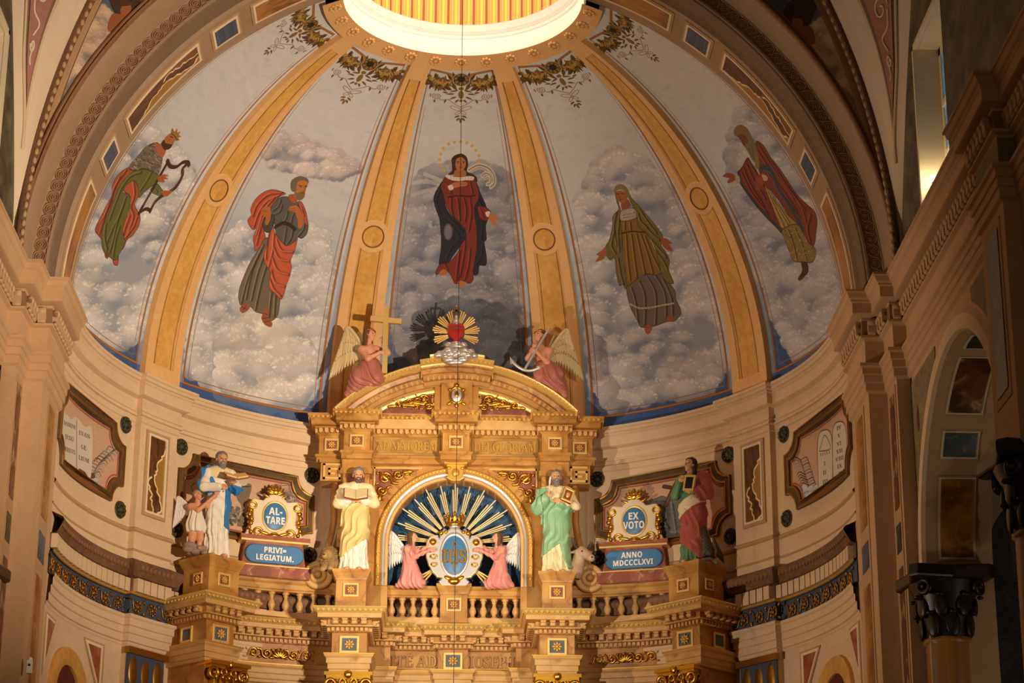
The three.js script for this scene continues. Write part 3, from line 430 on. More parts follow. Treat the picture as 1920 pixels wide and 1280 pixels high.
function along(path, gap, cb, edge = 0.04, out = 0) {     // evenly spaced places on every side of a path, pushed out from it
  for (let i = 0; i + 1 < path.length; i++) {
    const [x0, z0] = path[i], [x1, z1] = path[i + 1], L = hypot(x1 - x0, z1 - z0), dx = (x1 - x0) / L, dz = (z1 - z0) / L, n = floor((L - 2 * edge) / gap + 1.001); if (n < 1) continue;
    for (let k = 0; k < n; k++) { const t = L / 2 + (k - (n - 1) / 2) * gap; cb(x0 + dx * t - dz * out, z0 + dz * t + dx * out, atan2(-dz, dx), i); }
  }
}
const egg = ball(0, 0, 0, 0.03, 0.036, 0.014, 6, 5);
{
  const beads = []; along(LP, 0.075, (x, z, a) => beads.push(place(egg.clone(), [x, 8.768, z], [-0.6, a, 0])), -0.2, 0.245); stuff(part('gilt_leaf_row', beads, M.leafGold, lower));
  const mod = merged([box(-0.036, 0.036, -0.04, 0.036, -0.02, 0.11), place(lathe([[0, -0.038], [0.03, -0.036], [0.03, 0.036], [0, 0.038]], 10), [0, -0.012, 0.1], [0, 0, PI / 2]), box(-0.042, 0.042, 0.026, 0.04, -0.02, 0.125)]);
  along(LP, 0.135, (x, z, a) => { const m = part('modillion', mod, M.altarPale, lower); m.position.set(x, 8.615, z); m.rotation.y = a; }, 0.03, 0.045);
  const den = []; along(LP, 0.068, (x, z, a) => den.push(place(box(-0.02, 0.02, 8.49, 8.54, -0.02, 0.04), [x, 0, z], [0, a, 0])), -0.02, 0.03); stuff(part('dentil_row', den, M.altarPale, lower));
}
const capPlan = (path, y, mt, name) => { const sh = new THREE.Shape(path.map(([x, z]) => new THREE.Vector2(x, -z))); return part(name, new THREE.ShapeGeometry(sh).rotateX(-PI / 2).translate(0, y, 0), mt, altar); };
capPlan([...flipPath(half.map(([x, z]) => [x, z])), [3.2, -4.1], [0, -5.19], [-3.2, -4.1]], 8.8, M.altar, 'entablature_top');
// squares with gilt rosettes
const flower = (() => { const g = [ball(0, 0, 0.012, 0.022, 0.022, 0.016, 10, 6)]; for (let k = 0; k < 8; k++) { const a = k / 8 * 2 * PI; g.push(leaf(cos(a) * 0.018, sin(a) * 0.018, 0.01, a, 0.05, 0.03, 0.012)); } return merged(g); })();
function square(x, y, z, turn, size, ground, parent = altar, rosette = true, frameM = M.goldPale) {
  const g = new THREE.Group(); g.name = 'rosette_square'; g.position.set(x, y, z); g.rotation.y = turn; parent.add(g);
  part('square_frame', framed(size * 1.36, size * 1.2, size * 0.13, 0.018), frameM, g); part('square_ground', box(-size * 0.56, size * 0.56, -size * 0.48, size * 0.48, 0, 0.006), ground, g); if (rosette) part('gilt_rosette', flower.clone().scale(size * 5.6, size * 5.6, 1.6).translate(0, 0, 0.004), M.leafGold, g);
  return g;
}
M.rayPale = mat(0xe8cfae, 0.4, { metalness: 0.5 });
const greyBlue = mat(0x55606c, 0.6);
for (const s of [-1, 1]) { square(s * 1.48, 8.305, -3.515, 0, 0.2, greyBlue); }
square(0, 8.305, -4.615, 0, 0.2, greyBlue);
const NB = [[-3.265, -2.935, Math.atan2(0.66, 0.75)], [-3.73, -3.02, -0.79]];
for (const s of [-1, 1]) { const [a, b] = NB; square(-s * a[0], 8.31, a[1] + 0.008, -s * a[2], 0.2, greyBlue).position.x += -s * 0.006; square(-s * b[0], 8.31, b[1] + 0.008, -s * b[2], 0.18, greyBlue, altar, false); }
// lettering of the lower frieze
part('frieze_lettering', words('ITE AD', 0.17, 0.03, font, 0.84).translate(-0.58, 8.32, -4.75), M.altarOlive, lower);
part('frieze_lettering', words('IOSEPH', 0.17, 0.03, font, 0.74).translate(0.58, 8.32, -4.75), M.altarOlive, lower);
// gilt foliage on the wing friezes
const wingOrn = (() => { const g = []; for (let i = 0; i < 5; i++) { const x = (i - 2) * 0.2; g.push(place(scrollUnit(0.2, i % 2 === 0, 0.014), [x, 0, 0.02])); } for (let k = 0; k < 7; k++) g.push(leaf(0, -0.06, 0.03, PI / 2 + (k - 3) * 0.42, 0.15, 0.05, 0.02)); return merged(g); })();
for (const s of [-1, 1]) { const m = part('gilt_foliage', wingOrn, M.gold, altar); m.position.set(s * 2.52, 8.32, -4.33); m.rotation.y = -s * 0.33; }
// gilt capitals under the breaks
const capital = (() => { const g = [box(-0.34, 0.34, -0.05, 0.0, -0.06, 0.34), box(-0.31, 0.31, -0.1, -0.05, -0.06, 0.3)]; for (const s of [-1, 1]) g.push(place(new THREE.TorusGeometry(0.07, 0.028, 8, 20), [s * 0.25, -0.17, 0.28]), ball(s * 0.25, -0.17, 0.3, 0.03), place(new THREE.TorusGeometry(0.045, 0.02, 8, 16), [s * 0.08, -0.14, 0.28])); g.push(ball(0, -0.04, 0.34, 0.06, 0.06, 0.04)); for (let k = -2; k <= 2; k++) { g.push(ball(k * 0.11, -0.33, 0.25, 0.05, 0.14, 0.04), ball(k * 0.11, -0.22, 0.29, 0.035, 0.05, 0.04)); } for (let k = -2; k <= 1; k++) g.push(ball(k * 0.11 + 0.055, -0.43, 0.27, 0.05, 0.12, 0.035)); g.push(box(-0.24, 0.24, -0.75, -0.08, -0.06, 0.22)); return merged(g); })();
for (const [x, z, a] of [[-1.48, -3.75, 0], [1.48, -3.75, 0], [-3.3, -3.1, 0.72], [3.3, -3.1, -0.72]]) { const m = part('gilt_capital', capital, M.gold, altar); m.position.set(x, 7.9, z); m.rotation.y = a; }

// balustrades
const balGeo = lathe([[0.055, 0], [0.055, 0.03], [0.035, 0.045], [0.03, 0.055], [0.052, 0.1], [0.056, 0.125], [0.045, 0.165], [0.028, 0.2], [0.026, 0.235], [0.04, 0.255], [0.03, 0.268], [0.052, 0.285], [0.052, 0.32], [0, 0.32]], 14);
function balustrade(path, n, withEnds) { // rail, plinth and balusters along a plan path
  part('balustrade_rail', sweep([[-0.1, 9.4], [0.1, 9.4], [0.1, 9.37], [0.08, 9.345], [0.07, 9.34], [0.07, 9.27], [0.05, 9.255], [0.05, 9.235], [-0.05, 9.23]], path), M.altar, altar);
  part('balustrade_plinth', sweep([[-0.08, 8.93], [0.08, 8.93], [0.08, 8.8]], path), M.altarPale, altar);
  const L = []; let tot = 0; for (let i = 0; i + 1 < path.length; i++) { const l = hypot(path[i + 1][0] - path[i][0], path[i + 1][1] - path[i][1]); L.push(l); tot += l; }
  for (let k = 0; k < n; k++) { let t = (k + 0.5) / n * tot, i = 0; while (t > L[i]) t -= L[i++]; const q = t / L[i], m = part('baluster', balGeo, M.altarPale, altar); m.position.set(lerp(path[i][0], path[i + 1][0], q), 8.92, lerp(path[i][1], path[i + 1][1], q)); }
}
balustrade([[-1.0, -4.58], [-0.2, -4.58]], 5); balustrade([[0.2, -4.58], [1.0, -4.58]], 5);
const wingRail = [[-3.35, -3.98], [-2.8, -4.22], [-2.26, -4.38], [-1.75, -4.47]];
balustrade(wingRail, 8); balustrade(wingRail.slice().reverse().map(([x, z]) => [-x, z]), 8);
function pedestal(path, y0, y1, name) { // a pier with base, shaft and flaring cap
  return part(name, [sweep([[0.03, y0], [0.03, y0 + 0.03], [0, y0 + 0.05], [0, y1 - 0.16], [0.01, y1 - 0.15], [0.012, y1 - 0.13], [0.03, y1 - 0.1], [0.05, y1 - 0.05], [0.06, y1 - 0.035], [0.06, y1], [-0.2, y1]], path, true)], M.altar, altar);
}
const sq = (x, z, h, d) => [[x - h, z + d], [x + h, z + d], [x + h, z - d], [x - h, z - d]];
for (const s of [-1, 1]) {
  pedestal(sq(s * 1.48, -3.77, 0.215, 0.25), 8.8, 9.4, 'statue_pedestal'); square(s * 1.48, 9.1, -3.515, 0, 0.16, M.redField);
  part('balustrade_pier', box(s * 1.0, s * 1.3, 8.8, 9.4, -4.68, -4.4), M.altar, altar);
  const c = [[-3.84, -3.15], [-3.44, -2.76], [-3.06, -3.18], [-3.46, -3.58]].map(([x, z]) => [x * -s, z]); pedestal(s < 0 ? c : c.slice().reverse(), 8.8, 9.41, 'statue_pedestal');
  square(s * 3.25, 9.09, -2.962, -s * 0.72, 0.15, M.redField); square(s * 3.6, 9.09, -2.905, s * 0.78, 0.13, M.redField);
}
pedestal(sq(0, -4.58, 0.2, 0.14), 8.8, 9.42, 'balustrade_pedestal'); square(0, 9.11, -4.435, 0, 0.16, M.redField);

// upper storey: pilasters, arch, entablature
const upper = part('upper_wall', (() => { const hole = [[-0.98, 9.3], [-0.98, 10.0]]; for (let i = 1; i < 24; i++) hole.push([-0.98 * cos(i / 24 * PI), 10 + 0.98 * sin(i / 24 * PI)]); hole.push([0.98, 10.0], [0.98, 9.3]); return flat([[-1.75, 8.8], [-1.75, 11.25], [1.75, 11.25], [1.75, 8.8], [0.98, 8.8], ...hole.slice().reverse(), [-0.98, 8.8]], 0.3).translate(0, 0, -4.62); })(), M.altar, altar);
metreUV(upper.geometry);
const archiv = (prof, mt, nm) => { const rows = []; const put = (x, y, nx, ny) => rows.push(prof.map(([r, z]) => [x + nx * r, y + ny * r, z])); put(0.98, 9.35, 1, 0); for (let i = 0; i <= 40; i++) { const a = i / 40 * PI; put(0.98 * cos(a), 10 + 0.98 * sin(a), cos(a), sin(a)); } put(-0.98, 9.35, -1, 0); return part(nm, quadStrip(rows, 0.5), mt, upper); };
archiv([[0, -4.62], [0, -4.3], [0.005, -4.27], [0.04, -4.27], [0.05, -4.285]], M.altarPale, 'arch_inner_moulding');
archiv([[0.05, -4.285], [0.06, -4.26], [0.085, -4.25], [0.1, -4.26], [0.11, -4.28]], M.silver, 'arch_silver_moulding');
archiv([[0.11, -4.28], [0.125, -4.25], [0.17, -4.25], [0.185, -4.27], [0.2, -4.32]], M.goldPaint, 'arch_leaf_moulding');
{ const b = []; for (let i = 0; i <= 70; i++) { const a = lerp(-0.15, PI + 0.15, i / 70), r = 1.128; b.push(ball(a < 0 || a > PI ? Math.sign(cos(a)) * r : r * cos(a), 10 + (a < 0 ? a * 3.5 : a > PI ? (PI - a) * 3.5 : r * sin(a)), -4.25, 0.024, 0.024, 0.014, 6, 5)); } stuff(part('arch_leaf_row', b, M.leafGold, upper)); }
part('keystone', [flat([[-0.13, 11.2], [0.13, 11.2], [0.1, 11.02], [0.12, 10.98], [0.06, 10.94], [-0.06, 10.94], [-0.12, 10.98], [-0.1, 11.02]], 0.14, 0.01).translate(0, 0, -4.3), box(-0.17, 0.17, 11.17, 11.24, -4.3, -4.08), ball(0, 11.05, -4.15, 0.06, 0.07, 0.04), ball(-0.1, 11.12, -4.15, 0.03), ball(0.1, 11.12, -4.15, 0.03)], M.goldPaint, upper);
for (const s of [-1, 1]) {
  const tri = [[1.2, 10.62], [1.2, 11.14], [0.56, 11.14]]; for (let i = 0; i <= 8; i++) { const a = lerp(64, 28, i / 8) * D, r = 1.26 + 0.1 * (i / 8); tri.push([r * cos(a), 10 + r * sin(a)]); }
  const flipx = (g) => (s < 0 ? mirrorX(g) : g);
  part('spandrel_ground', flipx(ready(flat(tri.map(([x, y]) => [x, y]), 0.012).translate(0, 0, -4.32))), M.redField, upper);
  part('spandrel_rim', flipx(merged([box(0.5, 1.24, 11.14, 11.165, -4.32, -4.29), box(1.2, 1.225, 10.55, 11.165, -4.32, -4.29)])), M.goldPale, upper);
  const orn = [place(scrollUnit(0.26, true, 0.024), [1.05, 10.99, -4.29]), place(scrollUnit(0.2, false, 0.02), [0.86, 11.05, -4.29]), place(scrollUnit(0.2, false, 0.02), [1.1, 10.8, -4.29]), place(scrollUnit(0.12, true, 0.016), [0.72, 11.08, -4.29]), place(scrollUnit(0.12, true, 0.016), [1.14, 10.69, -4.29]), leaf(1.12, 10.78, -4.29, -1.5, 0.16, 0.07, 0.03), leaf(0.8, 11.08, -4.29, 3.0, 0.18, 0.06, 0.03), leaf(1.0, 10.95, -4.28, 0.8, 0.2, 0.08, 0.03)]; part('spandrel_ornament', flipx(merged(orn)), M.gold, upper);
  part('altar_pilaster', [box(s * 1.28, s * 1.67, 9.35, 11.0, -4.4, -4.05), box(s * 1.24, s * 1.71, 10.98, 11.06, -4.4, -4.0), box(s * 1.26, s * 1.69, 11.06, 11.2, -4.4, -4.02), box(s * 1.25, s * 1.7, 9.35, 9.5, -4.4, -4.02)], M.altar, upper);
  const arc = []; for (let i = 0; i <= 14; i++) arc.push([0.13 * cos(i / 14 * PI), 0.13 * sin(i / 14 * PI)]);
  part('pilaster_niche', [flat([...arc, [-0.13, -1.3], [0.13, -1.3]], 0.01).translate(s * 1.475, 11.02, -4.05)], M.redField, upper); part('pilaster_niche_rim', [place(new THREE.TorusGeometry(0.135, 0.014, 6, 20, PI), [s * 1.475, 11.02, -4.04])], M.goldPaint, upper);
  // greek key bracket and the scrolled side
  const kb = new THREE.Group(); kb.name = 'key_bracket'; upper.add(kb); kb.position.set(s * 1.84, 11.06, -4.14); const f = M.altar;
  part('bracket_block', [box(-0.17, 0.17, -0.16, 0.14, -0.4, 0), box(-0.19, 0.19, 0.12, 0.16, -0.4, 0.03)], f, kb);
  part('key_pattern', [box(-0.13, 0.13, 0.07, 0.1, 0, 0.03), box(-0.13, -0.1, -0.14, 0.1, 0, 0.03), box(-0.13, 0.13, -0.14, -0.11, 0, 0.03), box(0.1, 0.13, -0.14, 0.03, 0, 0.03), box(-0.05, 0.13, 0.0, 0.03, 0, 0.03), box(-0.05, -0.02, -0.07, 0.03, 0, 0.03), box(-0.05, 0.05, -0.07, -0.04, 0, 0.03)], M.goldPale, kb);
  const side = [[0, 10.9], [-0.07, 10.84], [-0.1, 10.7], [-0.08, 10.3], [-0.1, 9.9], [-0.2, 9.65], [-0.3, 9.4]].map(([x, y]) => V(s * (1.78 - x * (y < 9.95 ? 1 : 0.3)), y, -4.3)); part('side_scroll', tube(side, 0.05, 30, 8), M.altar, upper);
  part('volute', [place(new THREE.TorusGeometry(0.17, 0.05, 8, 28), [s * 2.0, 9.5, -4.3]), place(new THREE.TorusGeometry(0.09, 0.04, 8, 22), [s * 2.0, 9.5, -4.28]), ball(s * 2.0, 9.5, -4.27, 0.05), place(lathe([[0, 0], [0.19, 0]], 24), [s * 2.0, 9.5, -4.32], [PI / 2, 0, 0])], M.altarPale, upper);
}
// niche behind the emblem
{ const rows = []; for (let i = 0; i <= 20; i++) { const a = i / 20 * PI; rows.push([9.3, 9.6, 10].map((y) => [0.99 * cos(a), y, -4.6 - 0.42 * sin(a)])); } const cap = []; for (let i = 0; i <= 20; i++) { const a = i / 20 * PI, row = []; for (let j = 0; j <= 10; j++) { const b = j / 10 * PI / 2; row.push([0.99 * cos(a) * cos(b), 10 + 0.99 * sin(b), -4.6 - 0.42 * sin(a) * cos(b)]); } cap.push(row); }
  part('niche', [quadStrip(rows, 1), quadStrip(cap, 1)], texMat(plaster([50, 84, 116], 81, 46), 0.7), upper); part('niche_floor', box(-1.0, 1.0, 9.24, 9.33, -5.1, -4.66), M.altarOlive, upper); }
// upper entablature
const uh = [[-2.05, -5.0], [-2.05, -4.21], [-1.67, -4.21], [-1.67, -3.98], [-1.28, -3.98], [-1.28, -4.24], [-0.2, -4.24], [-0.2, -3.98]], UP = flipPath(uh);
const ent = part('upper_entablature', [sweep([[0.04, 11.76], [0.07, 11.75], [0.07, 11.725], [0.02, 11.72], [0.02, 11.66], [0.04, 11.65], [0.02, 11.63], [0, 11.62], [0, 11.33]], UP), sweep([[0, 11.33], [0.05, 11.32], [0.05, 11.285], [0.03, 11.27], [0.03, 11.2], [-0.1, 11.19]], UP)], M.altar, altar);
part('cornice', sweep([[-0.4, 11.94], [0.17, 11.93], [0.175, 11.9], [0.15, 11.87], [0.12, 11.84], [0.12, 11.77], [0.1, 11.76], [0.03, 11.76]], UP), M.altar, ent);
{ const b = []; along(UP, 0.07, (x, z, a) => b.push(place(egg.clone(), [x, 11.885, z], [-0.6, a, 0])), -0.12, 0.16); stuff(part('gilt_leaf_row', b, M.leafGold, ent));
  const den = []; along(UP, 0.085, (x, z, a) => den.push(place(merged([box(-0.026, 0.026, 11.665, 11.725, -0.02, 0.045), ball(0, 11.665, 0.03, 0.022, 0.014, 0.014, 6, 4)]), [x, 0, z], [0, a, 0])), -0.01, 0.02); stuff(part('dentil_row', den, M.altarPale, ent)); }
for (const [x, z] of [[-1.86, -4.2], [-1.475, -3.97], [0, -3.97], [1.475, -3.97], [1.86, -4.2]]) square(x, 11.475, z, 0, 0.15, M.redField, ent);
for (const [s, t] of [[-1, 'AD MAIOREM'], [1, 'DEI GLORIAM']]) { part('inscription_panel', [framed(1.0, 0.27, 0.025, 0.012).translate(s * 0.74, 11.475, -4.24), box(s * 0.74 - 0.49, s * 0.74 + 0.49, 11.35, 11.6, -4.24, -4.235)], M.altarOlive, ent); part('inscription_lettering', words(t, 0.125, 0.022, font, t.length > 10 ? 0.76 : 0.76).translate(s * 0.74, 11.475, -4.236), M.goldPaint, ent); }
// segmental pediment
const PY = 10.155, PR = 2.535, A0 = 44.4, pediment = part('pediment', [arcSweep([[PR - 0.06, -4.6], [PR - 0.06, -3.88], [PR - 0.09, -3.88], [PR - 0.1, -3.92], [PR - 0.16, -3.94], [PR - 0.17, -3.99], [PR - 0.23, -4.0], [PR - 0.24, -4.03], [PR - 0.3, -4.04], [PR - 0.31, -4.07]], A0, 180 - A0, 60, PY)], M.altar, altar);
part('gilt_cyma', arcSweep([[PR - 0.02, -4.6], [PR + 0.02, -3.82], [PR, -3.79], [PR - 0.03, -3.81], [PR - 0.06, -3.86], [PR - 0.07, -3.88]], A0, 180 - A0, 60, PY), M.goldPale, pediment);
part('pediment_break', [arcSweep([[PR - 0.03, -4.6], [PR - 0.03, -3.8], [PR - 0.07, -3.81], [PR - 0.08, -3.86], [PR - 0.14, -3.87], [PR - 0.15, -3.92], [PR - 0.22, -3.93], [PR - 0.23, -4.0], [PR - 0.29, -4.01], [PR - 0.29, -4.1]], 77.5, 102.5, 12, PY), ...[77.5, 102.5].map((a) => { const c = cos(a * D), s = sin(a * D); return box(c * (PR - 0.08) - 0.01, c * (PR - 0.08) + 0.01, PY + s * (PR - 0.2), PY + s * PR, -4.3, -3.86); })], M.altar, pediment);
part('break_cyma', [arcSweep([[PR + 0.05, -4.6], [PR + 0.05, -3.72], [PR + 0.03, -3.71], [PR, -3.74], [PR - 0.03, -3.79], [PR - 0.05, -3.8]], 77.5, 102.5, 12, PY), arcSweep([[PR + 0.09, -4.6], [PR + 0.09, -3.68], [PR + 0.06, -3.69], [PR + 0.04, -3.74]], 81, 99, 10, PY)], M.goldPale, pediment);
{ const d = []; for (let a = A0 + 3; a < 180 - A0 - 2; a += 2.05) { const z = abs(a - 90) < 12.5 ? -3.96 : -4.03; d.push(place(box(-0.02, 0.02, -0.035, 0.025, 0, 0.05), [(PR - 0.2) * cos(a * D), PY + (PR - 0.2) * sin(a * D), z], [0, 0, (a - 90) * D])); } stuff(part('dentil_row', d, M.altarPale, pediment)); const b = []; for (let a = A0; a < 180 - A0; a += 1.5) { const z = abs(a - 90) < 12.5 ? -3.74 : -3.81, r = abs(a - 90) < 12.5 ? PR + 0.01 : PR - 0.02; b.push(place(ball(0, 0, 0, 0.026, 0.03, 0.014, 6, 5), [r * cos(a * D), PY + r * sin(a * D), z], [-0.5, 0, (a - 90) * D])); } stuff(part('gilt_leaf_row', b, M.leafGold, pediment)); }
{ const tym = []; for (let i = 0; i <= 24; i++) { const a = lerp(A0, 180 - A0, i / 24) * D; tym.push([(PR - 0.3) * cos(a), PY + (PR - 0.3) * sin(a)]); } part('tympanum', flat([...tym, [tym[24][0], 11.9], [tym[0][0], 11.9]], 0.02).translate(0, 0, -4.12), M.altarPale, pediment); }
part('tympanum_arc', arcSweep([[2.2, -4.12], [2.2, -4.06], [2.17, -4.05], [2.14, -4.06], [2.13, -4.12]], 58, 122, 30, PY), M.goldPale, pediment);
part('tympanum_block', [box(-0.33, 0.33, 11.9, 12.36, -4.1, -4.02), box(-0.23, 0.23, 11.93, 12.4, -4.03, -3.96)], M.altar, pediment);
for (const s of [-1, 1]) { const p = [[0.37, 11.95], [1.14, 11.95]]; for (let i = 0; i <= 8; i++) { const a = lerp(58.5, 80, i / 8) * D; p.push([2.13 * cos(a), PY + 2.13 * sin(a)]); } const fx = (g) => (s < 0 ? mirrorX(g) : g); part('tympanum_ground', fx(ready(flat(p, 0.01).translate(0, 0, -4.1))), M.redField, pediment); part('tympanum_foliage', fx(merged([place(scrollUnit(0.25, true, 0.022), [0.5, 12.15, -4.06]), place(scrollUnit(0.2, false, 0.019), [0.7, 12.12, -4.06]), place(scrollUnit(0.16, true, 0.016), [0.87, 12.08, -4.06]), place(scrollUnit(0.14, false, 0.015), [0.42, 12.06, -4.06]), place(scrollUnit(0.13, true, 0.014), [0.6, 12.05, -4.06]), leaf(0.88, 12.06, -4.06, -0.1, 0.18, 0.06, 0.025), leaf(0.45, 12.08, -4.06, 0.2, 0.25, 0.07, 0.025), leaf(0.6, 12.06, -4.06, 0.1, 0.25, 0.06, 0.025)])), M.gold, pediment); }
{ const e = new THREE.Group(); e.name = 'coat_of_arms'; e.position.set(0, 12.2, -3.96); pediment.add(e); part('arms_shield', [ball(0, 0, 0.01, 0.085, 0.11, 0.025)], M.silver, e); part('arms_gilding', [place(new THREE.TorusGeometry(0.1, 0.016, 6, 24), [0, 0, 0.02], [0, 0, 0], [1, 1.25, 1]), ball(0, 0.01, 0.035, 0.035, 0.05, 0.015), ball(0, 0.15, 0.03, 0.04), ball(-0.1, 0.08, 0.03, 0.03), ball(0.1, 0.08, 0.03, 0.03), ball(0, -0.15, 0.02, 0.03, 0.05, 0.02), leaf(0.06, -0.1, 0.02, -0.6, 0.1, 0.05), leaf(-0.06, -0.1, 0.02, PI + 0.6, 0.1, 0.05)], M.gold, e); }

// ------------------------------------------------------------------ red marble inscription pedestals and cartouches
for (const s of [-1, 1]) {
  const left = s < 0, where = left ? 'beside the grey-bearded saint in blue' : 'beside the young saint in red';
  const p = thing('inscription_pedestal', left ? 'red marble pedestal with blue plaque reading PRIVILEGIATUM' : 'red marble pedestal with blue plaque reading ANNO MDCCCLXVI', 'pedestal', 'inscription pedestals');
  p.position.set(s * 2.67, 9.4, -4.16); p.rotation.y = -s * 0.3;
  part('pedestal_body', [flat([[-0.48, 0.16], [-0.46, 0.26], [-0.42, 0.55], [0.42, 0.55], [0.46, 0.26], [0.48, 0.16]], 0.2, 0.005).translate(0, 0, -0.12), box(-0.54, 0.54, 0, 0.16, -0.15, 0.13)], M.redMarble, p);
  part('pedestal_top', [box(-0.52, 0.52, 0.55, 0.61, -0.15, 0.16)], M.redMarble, p); part('gilt_fillet', [box(-0.51, 0.51, 0.52, 0.548, -0.12, 0.15), box(-0.55, 0.55, 0.158, 0.172, -0.14, 0.14)], M.goldPale, p);
  const pl = part('plaque', [(() => { const pts = []; for (let i = 0; i <= 12; i++) { const a = (i / 12 - 0.5) * PI; pts.push([0.3 + 0.12 * cos(a), 0.12 * sin(a)]); } for (let i = 0; i <= 12; i++) { const a = (i / 12 + 0.5) * PI; pts.push([-0.3 + 0.12 * cos(a), 0.12 * sin(a)]); } return flat(pts, 0.03, 0.02); })().translate(0, 0.34, 0.09)], M.blueCart, p);
  const L = left ? ['PRIVI=', 'LEGIATUM.'] : ['ANNO', 'MDCCCLXVI']; part('plaque_lettering', [words(L[0], 0.082, 0.012, fontSans, 0.95).translate(left ? 0.0 : -0.02, 0.395, 0.14), words(L[1], 0.082, 0.012, fontSans, 0.95).translate(0, 0.28, 0.14)], M.white, pl);
  const c = thing('cartouche', left ? 'cream and gilt cartouche with blue oval reading ALTARE' : 'cream and gilt cartouche with blue oval reading EX VOTO', 'cartouche', 'cartouches on the pedestals');
  c.position.set(s * 2.67, 10.01, -4.14); c.rotation.y = -s * 0.3; c.scale.set(1.22, 1.06, 1.1);
  part('cartouche_body', [flat([[-0.34, 0.02], [-0.3, 0.12], [-0.24, 0.2], [-0.25, 0.36], [-0.31, 0.46], [-0.26, 0.52], [-0.14, 0.5], [-0.08, 0.58], [0, 0.62], [0.08, 0.58], [0.14, 0.5], [0.26, 0.52], [0.31, 0.46], [0.25, 0.36], [0.24, 0.2], [0.3, 0.12], [0.34, 0.02], [0.12, 0], [-0.12, 0]], 0.08, 0.02).translate(0, 0, -0.06)], M.creamPale, c);
  const ov = part('oval_plaque', [ball(0, 0.3, 0.035, 0.145, 0.205, 0.035, 24, 16)], M.blueCart, c); part('oval_rim', [place(new THREE.TorusGeometry(0.15, 0.014, 8, 36), [0, 0.3, 0.04], [0, 0, 0], [1, 1.39, 1])], M.goldPale, c);
  const T = left ? ['AL-', 'TARE'] : ['EX', 'VOTO']; part('oval_lettering', [words(T[0], 0.1, 0.014, fontSans, 0.8).translate(0.0, 0.365, 0.06), words(T[1], 0.1, 0.014, fontSans, 0.72).translate(0, 0.235, 0.06)], M.white, ov);
  const gild = [ball(0, 0.66, 0.02, 0.06, 0.06, 0.04), ball(0, 0.02, 0.05, 0.07, 0.05, 0.04)]; for (let k = 0; k < 7; k++) gild.push(leaf(0, 0.62, 0.03, PI / 2 + (k - 3) * 0.42, 0.16 - abs(k - 3) * 0.012, 0.055, 0.022)); for (const q of [-1, 1]) { for (let k = 0; k < 6; k++) gild.push(ball(q * (0.3 + 0.015 * sin(k * 2)), 0.36 - k * 0.062, 0.05, 0.036 - k * 0.002, 0.036, 0.032, 8, 6)); gild.push(place(new THREE.TorusGeometry(0.05, 0.018, 6, 16), [q * 0.2, 0.07, 0.04]), place(new THREE.TorusGeometry(0.045, 0.016, 6, 16), [q * 0.28, 0.44, 0.04]), leaf(q * 0.05, 0.03, 0.05, q > 0 ? 0.3 : PI - 0.3, 0.16, 0.05), leaf(q * 0.06, 0.56, 0.03, q > 0 ? 0.5 : PI - 0.5, 0.12, 0.04)); }
  part('gilt_ornament', gild, M.gold, c);
}
